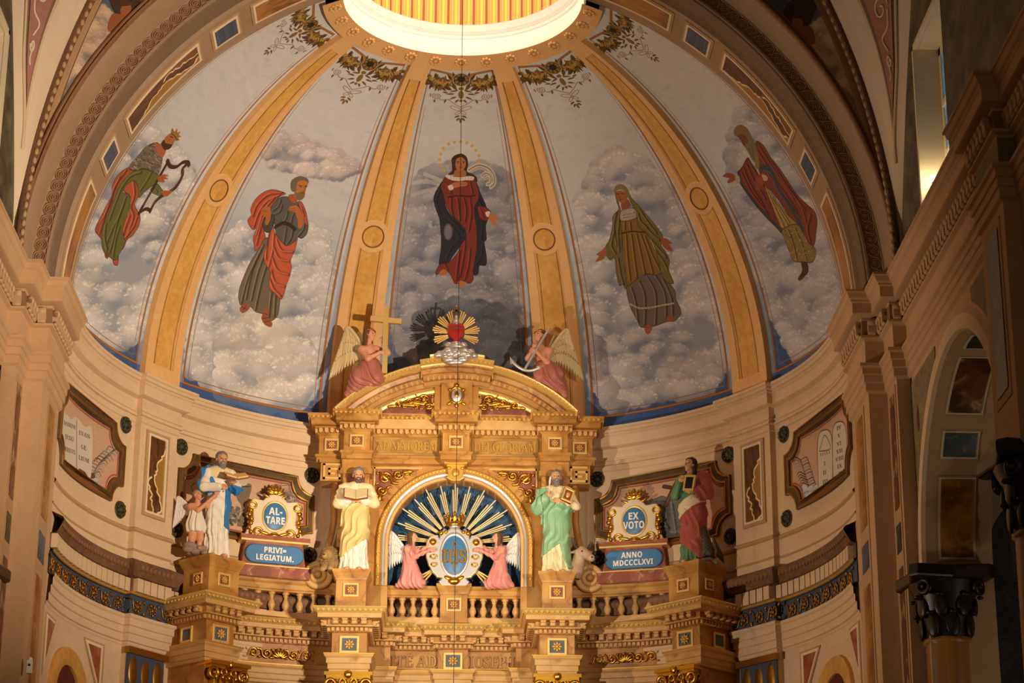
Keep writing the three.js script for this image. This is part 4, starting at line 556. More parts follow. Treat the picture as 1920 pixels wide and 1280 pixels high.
// ------------------------------------------------------------------ the emblem in the niche
{
  const e = thing('emblem', 'white and gold cartouche with blue oval monogram IHS, crowned, in the niche', 'emblem'); e.position.set(0.0, 9.4, -4.42);
  const P = [[-0.05, 0], [-0.17, 0.0], [-0.2, 0.05], [-0.15, 0.11], [-0.24, 0.13], [-0.3, 0.2], [-0.36, 0.3], [-0.4, 0.42], [-0.41, 0.54], [-0.39, 0.66], [-0.33, 0.73], [-0.26, 0.73], [-0.22, 0.67], [-0.2, 0.76], [-0.15, 0.83], [-0.1, 0.8], [-0.06, 0.84], [0, 0.86]], sh = [...P, ...P.slice(0, -1).reverse().map(([x, y]) => [-x, y])];
  for (const q of [-1, 1]) part('gilt_edge', tube(P.slice(3, 12).map(([x, y]) => [q * -x * -1, y, 0.03]), 0.016, 40, 6), M.goldPale, e);
  part('emblem_body', [flat(sh, 0.05, 0.025).translate(0, 0, -0.03)], M.silver, e);
  const ov = part('emblem_oval', [ball(0, 0.45, 0.03, 0.19, 0.31, 0.05, 28, 18)], M.blueCart, e); part('emblem_rim', [place(new THREE.TorusGeometry(0.2, 0.024, 8, 40), [0, 0.45, 0.04], [0, 0, 0], [1, 1.58, 1])], M.silver, e);
  part('monogram', [words('IHS', 0.19, 0.02, font, 0.78).translate(0, 0.42, 0.075), box(-0.008, 0.008, 0.45, 0.66, 0.075, 0.09), box(-0.05, 0.05, 0.6, 0.616, 0.075, 0.09), box(-0.006, 0.006, 0.2, 0.32, 0.07, 0.085), leaf(0, 0.27, 0.075, 0.8, 0.07, 0.02), leaf(0, 0.27, 0.075, 2.3, 0.07, 0.02)], M.gold, ov);
  const gd = [ball(0, 0.05, 0.06, 0.09, 0.06, 0.05), leaf(0, 0.06, 0.06, 0.4, 0.16, 0.07), leaf(0, 0.06, 0.06, PI - 0.4, 0.16, 0.07)]; for (const q of [-1, 1]) gd.push(ball(q * 0.32, 0.64, 0.05, 0.055), ball(q * 0.2, 0.78, 0.04, 0.04), place(new THREE.TorusGeometry(0.045, 0.016, 6, 16), [q * 0.31, 0.42, 0.05], [0, 0, 0], [1, 0.7, 1]), place(new THREE.TorusGeometry(0.04, 0.015, 6, 16), [q * 0.3, 0.3, 0.05], [0, 0, 0], [1, 0.7, 1]), ball(q * 0.13, 0.8, 0.03, 0.035), place(new THREE.TorusGeometry(0.36, 0.012, 6, 24, 1.7), [q * 0.02, 0.45, 0.03], [0, q > 0 ? 0 : PI, -0.85])); part('gilt_ornament', gd, M.gold, e);
  const crn = [place(lathe([[0.1, 0], [0.118, 0.012], [0.118, 0.045], [0.1, 0.055], [0.098, 0.0]], 24), [0, 0.88, 0.02])]; for (let k = 0; k < 9; k++) { const a = k / 9 * 2 * PI; crn.push(place(ball(0, 0.05, 0, 0.034, 0.06, 0.012, 8, 6), [sin(a) * 0.12, 0.93, 0.02 + cos(a) * 0.12], [0.25, a, 0]), ball(sin(a) * 0.15, 1.05, 0.02 + cos(a) * 0.15, 0.022), ball(sin(a + 0.35) * 0.13, 0.985, 0.02 + cos(a + 0.35) * 0.13, 0.016)); } crn.push(ball(0, 1.1, 0.05, 0.02)); const cr = part('crown', crn, M.gold, e); part('crown_lining', [ball(0, 0.9, 0.02, 0.09, 0.08, 0.08)], M.silver, cr);
  const c = [0, 0.66]; for (let k = 0; k < 15; k++) { const a = (-9 + k * 14.15) * D, L = 0.9 + 0.05 * (k % 2); for (const [o, l] of [[0, L], [-0.026, L - 0.1], [0.026, L - 0.13]]) { const ox = -sin(a) * o, oy = cos(a) * o, r0 = 0.3; part('ray', [rod([c[0] + cos(a) * r0 + ox * 0.6, c[1] + sin(a) * r0 + oy * 0.6, -0.1], [c[0] + cos(a) * l + ox * 1.3, c[1] + sin(a) * l + oy * 1.3, -0.06], 0.008, 0.0125, 6)], o ? M.goldPale : M.rayPale, e); } }
  for (const q of [-1, 1]) for (let k = 0; k < 3; k++) part('ray', [rod([q * 0.25, 0.3, -0.08], [q * (0.62 - k * 0.07), 0.08 - k * 0.03, -0.06], 0.01, 0.02, 6)], M.goldPale, e);
}
// ------------------------------------------------------------------ the heart on the pediment
{
  const h = thing('heart_finial', 'red heart with gold rays and cross on a silver cloud atop the pediment', 'finial'); h.position.set(-0.02, 12.74, -3.82);
  const rr = rng(5), cl = []; for (let i = 0; i < 40; i++) { const a = rr() * 2 * PI, q = sqrt(rr()); cl.push(ball(cos(a) * 0.27 * q, 0.0 + (rr() - 0.35) * 0.16 * (1 - q * 0.5), 0.12 + sin(a) * 0.1 * q, 0.06 + rr() * 0.035, 0.042 + rr() * 0.018, 0.06, 10, 8)); } cl.push(ball(0, 0.15, 0.08, 0.15, 0.05, 0.09), ball(-0.1, 0.19, 0.06, 0.075, 0.05, 0.06), ball(0.1, 0.19, 0.06, 0.075, 0.05, 0.06), ball(0, 0.21, 0.06, 0.08, 0.05, 0.06), ball(0, -0.13, 0.2, 0.13, 0.05, 0.05), ball(-0.1, -0.09, 0.2, 0.09, 0.05, 0.05), ball(0.1, -0.09, 0.2, 0.09, 0.05, 0.05), ball(-0.26, 0.0, 0.12, 0.08, 0.05, 0.06), ball(0.26, 0.0, 0.12, 0.08, 0.05, 0.06)); part('silver_cloud', cl, M.silver, h);
  const hs = new THREE.Shape(); hs.moveTo(0, 0.11); hs.bezierCurveTo(-0.02, 0.17, -0.12, 0.17, -0.12, 0.08); hs.bezierCurveTo(-0.12, 0, -0.04, -0.05, 0, -0.12); hs.bezierCurveTo(0.04, -0.05, 0.12, 0, 0.12, 0.08); hs.bezierCurveTo(0.12, 0.17, 0.02, 0.17, 0, 0.11);
  part('heart', [new THREE.ExtrudeGeometry(hs, { depth: 0.05, bevelEnabled: true, bevelThickness: 0.04, bevelSize: 0.03, bevelSegments: 5, curveSegments: 14 }).scale(0.85, 0.95, 1).translate(0, 0.36, 0.03)], mat(0xb4281f, 0.35), h); part('crown_of_thorns', [place(new THREE.TorusGeometry(0.105, 0.014, 6, 24), [0, 0.42, 0.07], [1.35, 0, 0], [1, 0.8, 1])], M.brown, h);
  part('flame', [ball(0, 0.54, 0.05, 0.055, 0.08, 0.05), ball(0, 0.62, 0.05, 0.03, 0.06, 0.03)], M.silver, h); part('small_cross', [box(-0.014, 0.014, 0.64, 0.82, 0.04, 0.06), box(-0.06, 0.06, 0.73, 0.757, 0.04, 0.06), ball(-0.06, 0.743, 0.05, 0.018), ball(0.06, 0.743, 0.05, 0.018), ball(0, 0.82, 0.05, 0.018)], M.gold, h);
  for (let k = 0; k < 32; k++) { const g8 = floor(k / 4), in4 = k % 4, a = (-22 + g8 * 32 + (in4 - 1.5) * 6.2) * D; if (abs(a - PI / 2) < 0.13) continue; const L = 0.37 - abs(in4 - 1.5) * 0.025; part('ray', [rod([cos(a) * 0.13, 0.4 + sin(a) * 0.13, 0.0], [cos(a) * L, 0.4 + sin(a) * L, 0.02], 0.008, 0.014, 6)], M.goldPale, h); }
}
// ------------------------------------------------------------------ the painted murals (flat paint on the dome and wall)
const rgb = (c, a = 1) => `rgba(${c.map((v) => Math.round(v)).join(',')},${a})`, mul = (c, k) => c.map((v) => clamp(v * k, 0, 255));
function painter(x, map) {                                   // x: a 2d context; map: photograph pixel -> canvas point
  const path = (pts, closed) => { // smooth curve through mapped points
    const p = pts.map((q) => map(...q)), n = p.length, g = (i) => p[closed ? (i + n) % n : clamp(i, 0, n - 1)]; x.beginPath(); x.moveTo(...p[0]);
    for (let i = 0; i < (closed ? n : n - 1); i++) { const a = g(i - 1), b = g(i), c = g(i + 1), d = g(i + 2), t = 0.16; x.bezierCurveTo(b[0] + (c[0] - a[0]) * t, b[1] + (c[1] - a[1]) * t, c[0] - (d[0] - b[0]) * t, c[1] - (d[1] - b[1]) * t, c[0], c[1]); }
    if (closed) x.closePath();
  };
  const scale = (px, py) => { const a = map(px, py), b = map(px + 1, py), c = map(px, py + 1); return sqrt(abs((b[0] - a[0]) * (c[1] - a[1]) - (b[1] - a[1]) * (c[0] - a[0]))); };
  const local = (px, py, fn) => { const a = map(px, py), b = map(px + 1, py), c = map(px, py + 1); x.save(); x.transform(b[0] - a[0], b[1] - a[1], c[0] - a[0], c[1] - a[1], a[0], a[1]); fn(); x.restore(); };
  const P = {
    x, map, path, local, scale,
    fill(pts, c, a = 1) { path(pts, true); x.fillStyle = rgb(c, a); x.fill(); },
    line(pts, c, w, a = 1) { path(pts, false); x.strokeStyle = rgb(c, a); x.lineWidth = w * scale(...pts[0]); x.lineCap = x.lineJoin = 'round'; x.stroke(); },
    dot(px, py, r, c, a = 1, ry = r) { local(px, py, () => { x.beginPath(); x.ellipse(0, 0, r, ry, 0, 0, 7); x.fillStyle = rgb(c, a); x.fill(); }); },
    cloth(pts, c, folds = [], w = 3.2, seed = 1) { // drapery: base colour, brushed folds, dark outline
      const r = rng(seed); P.fill(pts, c); x.save(); path(pts, true); x.clip();
      for (const f of folds) { for (const [k, al] of [[1.9, 0.25], [1.35, 0.3], [0.8, 0.4]]) P.line(f, mul(c, 0.45), w * k, al); for (const [k, al] of [[1.1, 0.22], [0.6, 0.3]]) P.line(f.map(([a, b]) => [a - w * 0.9, b - w * 0.25]), mul(c, 1.5), w * k, al); P.line(f.map(([a, b]) => [a - w * 1.0, b - w * 0.3]), mul(c, 1.8), w * 0.22, 0.3); }
      for (let i = 0; i < 60; i++) { const q = pts[floor(r() * pts.length)], q2 = pts[floor(r() * pts.length)], t = r(), px = lerp(q[0], q2[0], t), py = lerp(q[1], q2[1], t); P.line([[px, py], [px + (r() - 0.5) * 5, py + 3 + r() * 8]], mul(c, 0.7 + r() * 0.8), 0.5 + r() * 0.5, 0.35); }
      x.restore(); path(pts, true); x.strokeStyle = rgb(mul(c, 0.3), 0.75); x.lineWidth = 0.9 * scale(...pts[0]); x.stroke();
    },
    cloud(poly, n, r0, r1, seed, tint = [1, 1, 1], dark = 0) {
      const r = rng(seed), xs = poly.map((p) => p[0]), ys = poly.map((p) => p[1]), bx = [Math.min(...xs), Math.max(...xs)], by = [Math.min(...ys), Math.max(...ys)], list = [];
      const inside = (px, py) => { let c = false; for (let i = 0, j = poly.length - 1; i < poly.length; j = i++) if (poly[i][1] > py !== poly[j][1] > py && px < ((poly[j][0] - poly[i][0]) * (py - poly[i][1])) / (poly[j][1] - poly[i][1]) + poly[i][0]) c = !c; return c; };
      n = Math.round(n * 0.62); for (let k = 0; list.length < n && k < n * 30; k++) { const px = lerp(...bx, r()), py = lerp(...by, r()); if (inside(px, py)) list.push([px, py, lerp(r0, r1, r() ** 1.6)]); }
      const tn = (c, k) => c.map((v, i) => clamp(v * k * tint[i], 0, 255)), soft = (cx, cy, q, c, al) => { const g = x.createRadialGradient(cx, cy, 0, cx, cy, q); g.addColorStop(0, rgb(c, al)); g.addColorStop(0.6, rgb(c, al * 0.6)); g.addColorStop(1, rgb(c, 0)); x.fillStyle = g; x.beginPath(); x.arc(cx, cy, q, 0, 7); x.fill(); };
      const rim = []; for (let i = 0; i < poly.length; i++) { const p = poly[i], e = poly[(i + 1) % poly.length], m = max(1, Math.round(hypot(e[0] - p[0], e[1] - p[1]) / (r1 * 0.62))); for (let k = 0; k < m; k++) rim.push([lerp(p[0], e[0], k / m) + (r() - 0.5) * 5, lerp(p[1], e[1], k / m) + (r() - 0.5) * 5, r1 * (0.42 + r() * 0.3)]); }
      const outline = () => { path(poly, true); for (const [px, py, q] of rim) { for (let k = 0; k <= 14; k++) { const c = map(px + q * cos(k / 14 * 2 * PI), py + q * sin(k / 14 * 2 * PI)); if (k) x.lineTo(...c); else x.moveTo(...c); } } };
      x.save(); x.filter = 'blur(5px)'; outline(); x.fillStyle = rgb(tn([158, 160, 168], 1 - dark), 0.95); x.fill('nonzero'); x.restore();
      x.save(); outline(); x.clip('nonzero');
      list.push(...rim); list.sort((p, q) => p[1] + p[2] * 0.3 - q[1] - q[2] * 0.3);
      for (const [px, py, q0] of list) local(px, py, () => {
        const q = q0 * 1.3, k = 0.92 + r() * 0.18 - dark, an = (r() - 0.5) * 1.1; x.rotate(an); x.scale(1.1 + r() * 0.4, 0.9 + r() * 0.2);
        soft(0, q * 0.1, q * 1.1, tn([176, 175, 180], k), 0.7); soft(q * 0.2, q * 0.5, q * 0.72, tn([104, 114, 138], k), 0.55); soft(-q * 0.15, -q * 0.3, q * 0.75, tn([216, 208, 202], k), 0.65);
        for (let s = 0; s < 40; s++) { const a = PI * (1.0 + r() * 0.9), e = q * (0.7 + r() * 0.22), d = q * (0.025 + r() * r() * 0.07); x.fillStyle = rgb(tn(r() < 0.15 ? [232, 208, 180] : [232, 224, 216], k + 0.05), 0.16 + r() * 0.28); x.beginPath(); x.ellipse(cos(a) * e, sin(a) * e * 0.9, d * 1.4, d, a, 0, 7); x.fill(); }
      });
      x.restore();
    },
  };
  return P;
}
const ZF = (ox, oy, s) => (str) => str.trim().split(/\s+/).map((p) => { const [a, b] = p.split(','); return [ox + a / s, oy + b / s]; });
const SKIN = [176, 108, 64];
const FIGURES = [
  (P) => {
    const z = ZF(120, 220, 4.267);
    P.cloud([[225, 245], [275, 250], [330, 285], [358, 335], [352, 410], [335, 470], [305, 520], [280, 570], [245, 640], [205, 648], [170, 605], [145, 560], [130, 500], [150, 410], [185, 320]], 150, 9, 26, 21);
    P.cloth(z('520,400 440,450 390,530 380,620 330,720 290,800 255,870 250,910 290,960 312,985 340,900 400,700 430,600 480,520 560,430'), [156, 78, 46], [z('500,430 410,560 380,680 300,840'), z('450,480 390,620 330,800 290,930')], 3);
    P.cloth(z('480,540 540,495 590,510 598,620 565,700 605,780 605,850 560,930 505,980 480,1040 440,1090 430,1180 390,1150 420,1000 460,850 520,760 530,640 480,590'), [168, 82, 46], [z('560,520 570,620 540,720 560,800 520,920'), z('590,800 560,880 500,960'), z('530,790 490,900 460,1020 430,1130')], 3);
    P.cloth(z('560,430 640,415 720,430 755,470 740,520 690,560 640,600 600,640 590,560 560,505 500,540 470,600 520,620 525,720 490,820 470,900 480,960 490,1000 450,1080 410,1140 370,1120 330,1090 305,1040 300,980 310,880 350,780 400,660 430,570 490,490'), [98, 98, 44], [z('620,440 540,470 470,560 420,680 370,820'), z('500,640 460,760 400,880 350,1000'), z('480,700 430,850 400,980 370,1080'), z('450,880 420,980 400,1110'), z('700,450 660,520 620,580'), z('340,860 330,960 350,1060')], 3);
    P.cloth(z('690,580 740,530 790,590 770,625 720,610'), [98, 100, 48], [z('720,560 750,600')], 2);
    const up = z('520,395 580,320 650,240 720,205 760,215 785,300 780,380 750,450 700,430 640,410 560,425'); P.cloth(up, [112, 98, 84], [], 2); { const r = rng(4); P.x.save(); P.path(up, true); P.x.clip(); for (let i = 0; i < 150; i++) { const a = 245 + r() * 62, b = 266 + r() * 60; P.line([[a, b], [a + 2 + r() * 4, b + 1 + r() * 4]], r() < 0.5 ? [176, 160, 136] : [60, 52, 44], 0.9, 0.7); } P.x.restore(); }
    P.fill(z('730,220 790,210 820,245 790,320 750,290'), [166, 92, 52]); P.fill(z('790,190 830,140 880,120 905,150 880,200 850,245 810,255 780,230'), [170, 98, 56]);
    P.fill(z('778,210 800,180 815,205 860,215 875,205 850,248 805,258'), [62, 40, 24]); P.line(z('850,150 872,162'), [60, 36, 22], 0.9); P.line(z('842,170 836,190'), [110, 60, 34], 0.9); P.dot(120 + 858 / 4.267, 220 + 158 / 4.267, 0.9, [40, 26, 18]);
    P.fill(z('855,130 865,85 885,112 905,88 908,120 932,112 918,140 938,152 914,165 925,182 890,185 880,150'), [150, 106, 40]); P.line(z('858,128 885,150 905,180'), [84, 56, 22], 1);
    P.line(z('600,765 720,555 832,355'), [58, 34, 24], 6); P.line(z('825,345 850,390 900,395 950,360 990,360 1000,385'), [70, 42, 28], 5.5); P.line(z('985,375 950,410 945,470 900,550 840,600 780,630 725,680 690,750'), [74, 42, 28], 6); P.line(z('690,745 660,732 620,750 600,770'), [64, 38, 26], 5); P.line(z('960,400 935,480 880,560'), [120, 72, 44], 1);
    for (let k = 0; k < 9; k++) { P.line(z(`${825 + k * 11},${430 + k * 3} ${760 + k * 12},${545 + k * 8}`), [206, 190, 176], 0.5, 0.8); P.line(z(`${690 + k * 9},${585 + k * 5} ${615 + k * 10},${700 + k * 2}`), [206, 190, 176], 0.5, 0.8); }
    P.fill(z('750,480 800,455 838,468 810,475 835,492 800,495 805,520 760,515'), [164, 84, 44]); P.fill(z('780,590 860,588 852,605 830,628 800,632'), [170, 88, 44]); P.fill(z('325,1080 355,1080 352,1128 330,1120'), [110, 66, 36]);
  },
  (P) => {
    const z = ZF(430, 310, 4);
    P.cloud([[498, 288], [528, 258], [560, 264], [600, 280], [655, 300], [672, 318], [640, 330], [590, 326], [545, 314], [510, 306]], 46, 8, 18, 31, [1, 0.96, 0.95]);
    P.cloud([[400, 480], [425, 455], [455, 425], [500, 430], [560, 425], [602, 450], [616, 500], [612, 560], [602, 610], [592, 690], [575, 735], [540, 762], [480, 752], [415, 735], [362, 690], [360, 630], [368, 560]], 190, 10, 30, 33);
    P.cloud([[420, 650], [470, 600], [520, 610], [570, 650], [590, 700], [560, 745], [500, 755], [440, 735], [412, 700]], 40, 16, 34, 35, [1.05, 1.03, 1]);
    P.cloth(z('420,210 330,182 260,200 190,260 160,330 165,370 138,410 150,450 180,482 205,470 180,540 185,590 195,640 240,600 270,540 260,480 300,420 310,320 370,240'), [180, 82, 54], [z('400,205 300,220 220,290 180,380'), z('380,225 290,270 230,350 190,460'), z('340,250 270,330 240,420 210,520'), z('270,380 240,470 210,590')], 3);
    P.cloth(z('270,545 330,560 380,600 400,800 380,1010 362,1120 312,1165 270,1120 200,1098 160,1060 90,1050 70,1000 75,930 110,830 160,720 220,630'), [112, 98, 76], [z('260,600 180,780 130,1000'), z('280,640 220,800 170,1010'), z('300,700 250,860 200,1080'), z('240,640 150,830 95,1030'), z('320,960 310,1040 300,1140'), z('350,980 345,1060 340,1130')], 3);
    P.cloth(z('370,245 430,235 500,270 540,300 570,380 592,440 582,510 545,547 510,540 480,592 430,602 380,572 350,510 340,440 310,380 320,300'), [92, 86, 80], [z('390,260 370,310 330,340'), z('400,300 380,350 335,370'), z('440,350 430,400 400,430'), z('480,480 470,540 440,590'), z('430,470 420,540 410,590'), z('570,420 560,480 520,530'), z('520,290 480,380 470,430')], 2.6);
    P.line(z('345,462 400,432 450,445 492,478'), [50, 36, 28], 6);
    P.cloth(z('340,400 330,450 345,510 390,570 430,602 490,572 512,548 490,640 460,710 466,770 450,840 430,890 420,930 390,1002 340,960 300,920 300,860 310,800 270,740 258,680 280,600 300,500'), [190, 90, 58], [z('340,520 330,640 300,760'), z('360,560 400,640 480,650'), z('340,620 380,700 460,720'), z('330,700 370,790 450,820'), z('320,790 350,880 420,910'), z('310,860 340,930 390,980'), z('310,480 290,580 280,700')], 3);
    P.fill(z('440,230 490,215 512,260 482,285'), [160, 88, 46]); P.fill(z('470,190 462,150 480,110 530,85 580,100 592,130 575,180 560,240 520,260 490,240 485,200'), [186, 112, 60]);
    P.fill(z('458,160 470,108 530,80 585,98 594,130 560,112 520,118 505,145 500,190 472,196'), [112, 98, 74]); P.fill(z('492,200 512,205 535,200 562,196 562,240 525,263 496,240'), [124, 100, 60]); for (const s of ['520,150 546,156', '564,153 584,156']) P.line(z(s), [64, 40, 24], 1.1); P.line(z('558,158 566,186 552,190'), [120, 66, 34], 1); P.line(z('535,208 560,207'), [110, 50, 34], 1); P.dot(430 + 535 / 4, 310 + 163 / 4, 0.9, [36, 26, 20]); P.dot(430 + 573 / 4, 310 + 162 / 4, 0.9, [36, 26, 20]);
    P.cloth(z('515,275 545,280 575,350 590,440 570,440 545,360'), [178, 82, 54], [z('540,300 565,380')], 2);
    P.fill(z('450,312 500,300 532,330 557,400 545,462 518,472 512,410 490,352 455,342'), [178, 102, 54]); P.line(z('455,325 495,322'), [110, 58, 32], 0.7); P.line(z('458,336 498,338'), [110, 58, 32], 0.7);
    P.cloth(z('262,400 330,370 335,440 300,500 262,490 250,440'), [74, 66, 58], [z('300,400 280,460')], 2); P.fill(z('240,330 270,308 305,320 312,380 290,442 268,440 272,390 240,365'), [176, 100, 52]); P.line(z('250,340 285,345'), [110, 58, 32], 0.7);
    for (const s of ['82,1062 120,1035 156,1050 140,1085 100,1107 80,1090', '243,1130 275,1068 302,1080 290,1130 322,1182 310,1212 268,1196 244,1160']) P.fill(z(s), [150, 86, 50]); for (const s of ['95,1060 130,1080', '100,1085 130,1050', '262,1110 290,1120', '250,1150 290,1140', '265,1175 305,1165']) P.line(z(s), [66, 38, 24], 0.9);
  },
  (P) => {
    const z = ZF(770, 260, 4.267);
    P.cloud([[792, 325], [830, 318], [900, 312], [950, 330], [985, 400], [998, 480], [1000, 560], [985, 640], [940, 690], [800, 690], [745, 640], [735, 560], [745, 480], [765, 400]], 230, 9, 24, 41, [0.86, 0.86, 0.9], 0.12);
    P.cloud([[790, 600], [850, 570], [930, 580], [980, 620], [960, 690], [800, 690]], 60, 10, 26, 43, [0.6, 0.63, 0.7], 0.2);
    for (const [s, w] of [['465,250 540,212 620,235 665,290 672,350 640,385', 7], ['480,262 550,232 610,255 640,300', 4], ['570,300 600,275 640,300 640,350 610,365', 6], ['590,320 620,310 630,340', 4]]) { P.line(z(s), [196, 184, 166], w); P.line(z(s), [130, 118, 104], w * 0.3); }
    P.line(z('110,280 180,310 260,340'), [196, 188, 178], 6, 0.7); P.line(z('20,355 120,340 230,360'), [190, 182, 174], 7, 0.6); P.line(z('10,450 100,420 200,400'), [190, 182, 174], 6, 0.5);
    P.cloth(z('270,330 215,400 185,470 195,540 230,640 240,740 245,820 240,900 230,1005 290,1015 330,950 400,850 440,780 430,720 390,660 320,610 280,540 270,460'), [38, 35, 44], [z('240,420 210,500 240,600'), z('250,560 330,650 420,740'), z('250,640 330,700 400,790'), z('400,800 340,860 290,960')], 3);
    P.cloth(z('520,340 560,440 600,530 622,620 600,700 607,800 590,830 607,950 600,1010 550,1015 540,1077 503,1077 510,900 520,700 500,560 510,450'), [38, 35, 44], [z('560,560 580,680 570,800'), z('580,860 570,940 530,1000'), z('540,460 580,560')], 3);
    P.cloth(z('290,300 350,320 420,330 500,315 530,360 545,470 510,560 525,700 530,850 510,1000 500,1060 500,1130 465,1157 430,1140 400,1152 355,1157 330,1110 300,1062 260,1060 210,1087 203,1060 240,1000 300,990 370,920 400,850 440,790 440,740 380,660 320,600 280,520 260,440 240,390 260,330'), [120, 44, 36], [z('330,470 330,560 350,640'), z('380,480 390,560 400,650'), z('430,480 450,570 440,660'), z('480,480 490,600 470,740'), z('430,720 440,860 400,1100'), z('480,880 470,1000 440,1120'), z('400,900 380,1020 370,1130'), z('300,380 330,430'), z('480,350 500,430'), z('280,1010 300,1050')], 3);
    P.line(z('300,468 380,455 470,462 520,450'), [70, 20, 18], 2.4);
    P.cloth(z('540,540 600,550 642,590 610,652 560,640 540,590'), [120, 44, 36], [z('560,560 590,630')], 2);
    P.fill(z('330,205 328,160 360,130 410,120 450,150 460,210 450,262 492,280 528,310 532,345 500,322 450,300 360,280 330,288 298,286 330,255'), [60, 40, 26]); P.fill(z('360,250 430,250 445,292 400,312 348,300'), [156, 98, 60]);
    P.fill(z('360,180 375,155 410,148 438,175 440,215 420,250 395,262 370,245 358,215'), [172, 108, 66]); for (const s of ['368,186 388,184', '412,184 432,186']) P.line(z(s), [56, 34, 22], 1); P.line(z('402,190 406,214 398,217'), [118, 66, 40], 0.9); P.line(z('388,230 414,230'), [132, 50, 40], 1.2); P.dot(770 + 378 / 4.267, 260 + 193 / 4.267, 0.9, [30, 22, 18]); P.dot(770 + 422 / 4.267, 260 + 193 / 4.267, 0.9, [30, 22, 18]);
    P.fill(z('278,300 300,288 340,303 400,308 470,298 507,308 496,332 440,332 400,338 340,334 300,320'), [206, 194, 180]); for (let k = 0; k < 9; k++) P.line(z(`${295 + k * 24},300 ${300 + k * 23},326`), [140, 126, 116], 0.8, 0.8);
    P.fill(z('310,377 350,350 400,344 452,350 446,376 400,382 340,396'), [176, 106, 62]); P.line(z('395,362 448,362'), [116, 64, 38], 0.7); P.fill(z('298,380 330,368 342,400 315,412'), [206, 192, 178]); P.fill(z('598,590 630,580 640,612 612,625'), [206, 192, 178]); P.fill(z('625,610 652,595 706,640 680,650 692,700 662,690 630,650'), [176, 106, 62]);
    P.fill(z('235,1060 270,1043 296,1070 270,1092 233,1087'), [164, 94, 50]); P.fill(z('380,1145 410,1136 440,1160 425,1187 388,1178'), [172, 102, 54]); P.x.save(); P.x.filter = 'blur(5px)'; P.dot(770 + 300 / 4.267, 260 + 745 / 4.267, 8, [120, 110, 118], 0.9, 15); P.x.restore();
    for (const s of '268,258 243,213 232,168 240,122 262,77 304,43 350,28 400,25 450,33 492,56 521,93 547,135 548,182'.split(' ')) { const [[a, b]] = z(s); P.local(a, b, () => { P.x.beginPath(); for (let k = 0; k < 12; k++) { const q = k % 2 ? 1.9 : 4.2, t = k * PI / 6 - PI / 2; P.x.lineTo(q * cos(t), q * sin(t)); } P.x.closePath(); P.x.fillStyle = '#cf9a34'; P.x.fill(); }); }
  },
  (P) => {
    const z = ZF(1090, 320, 4);
    P.cloud([[1120, 312], [1160, 292], [1205, 308], [1240, 345], [1272, 400], [1300, 450], [1335, 525], [1356, 600], [1356, 690], [1325, 732], [1260, 738], [1205, 745], [1152, 765], [1122, 720], [1110, 640], [1102, 560], [1086, 470], [1086, 400]], 230, 10, 28, 51, [0.97, 0.96, 0.97]);
    P.cloth(z('250,140 265,230 280,290 240,340 230,440 210,520 183,570 190,632 215,667 250,655 262,760 285,857 310,850 330,882 352,860 330,760 310,640 305,500 300,330 275,220'), [118, 102, 58], [z('270,300 250,420 270,560'), z('250,460 230,560 260,620'), z('280,660 300,780 320,850'), z('290,340 280,480 290,600')], 2.8);
    P.cloth(z('350,850 440,800 500,775 600,775 660,840 702,900 710,960 748,1062 700,1125 640,1132 540,1167 450,1172 420,1120 380,1050 350,960 340,900'), [112, 96, 86], [z('380,880 410,980 430,1140'), z('440,830 480,940 480,1150'), z('500,800 560,920 560,1150'), z('560,790 630,920 640,1100'), z('620,820 680,960 690,1100')], 3);
    P.cloth(z('300,370 410,355 430,420 490,470 540,570 580,660 622,742 560,782 500,772 440,792 380,842 345,852 325,700 310,560 305,450'), [138, 102, 48], [z('340,480 350,640 370,820'), z('380,480 400,640 420,790'), z('420,480 450,620 480,770'), z('450,480 500,620 540,770'), z('480,490 540,640 590,740'), z('330,390 330,440'), z('370,390 375,440')], 2.8);
    P.cloth(z('300,104 340,130 375,200 430,260 490,330 550,400 602,470 612,510 600,560 640,620 662,680 655,740 692,842 640,832 600,770 560,600 500,480 430,420 410,330 370,230 330,160'), [120, 104, 56], [z('440,290 500,380 570,470'), z('470,400 530,470 590,520'), z('520,510 590,590 640,650'), z('560,600 620,680 650,740'), z('430,320 450,380 500,430')], 2.8);
    P.fill(z('242,150 262,112 300,102 340,132 366,190 345,200 318,150 280,142 255,165'), [136, 118, 74]); P.line(z('300,470 380,455 480,462'), [70, 50, 26], 2.2);
    P.cloth(z('300,300 385,280 412,310 405,357 300,374'), [176, 160, 138], [z('310,330 400,310'), z('310,350 400,335')], 1.6);
    P.fill(z('300,240 345,212 372,265 310,292'), [150, 88, 54]); P.fill(z('265,190 262,160 290,148 325,160 346,200 330,235 300,242 275,222'), [170, 100, 62]); for (const s of ['268,175 284,172', '298,168 320,172']) P.line(z(s), [60, 36, 24], 1); P.line(z('284,180 282,202 292,203'), [112, 60, 38], 0.9); P.line(z('285,216 304,214'), [120, 48, 36], 1.1);
    P.fill(z('106,682 132,640 112,626 150,600 182,573 192,610 165,662'), [166, 92, 60]); P.fill(z('600,508 640,510 684,545 660,553 690,602 650,597 608,560'), [160, 88, 56]); P.fill(z('475,1180 500,1153 532,1170 520,1212 495,1227 478,1205'), [160, 92, 66]); P.fill(z('638,1100 660,1083 698,1095 690,1127 648,1127'), [154, 86, 60]);
    P.line(z('368,1000 430,1028 520,1026 600,1010 692,994'), [182, 164, 136], 3); for (let k = 0; k < 12; k++) P.line(z(`${385 + k * 26},${1010 + sin(k / 3) * 8} ${395 + k * 26},${1030 + sin(k / 3) * 8}`), [96, 80, 66], 0.9);
  },
  (P) => {
    const z = ZF(1330, 200, 3.765);
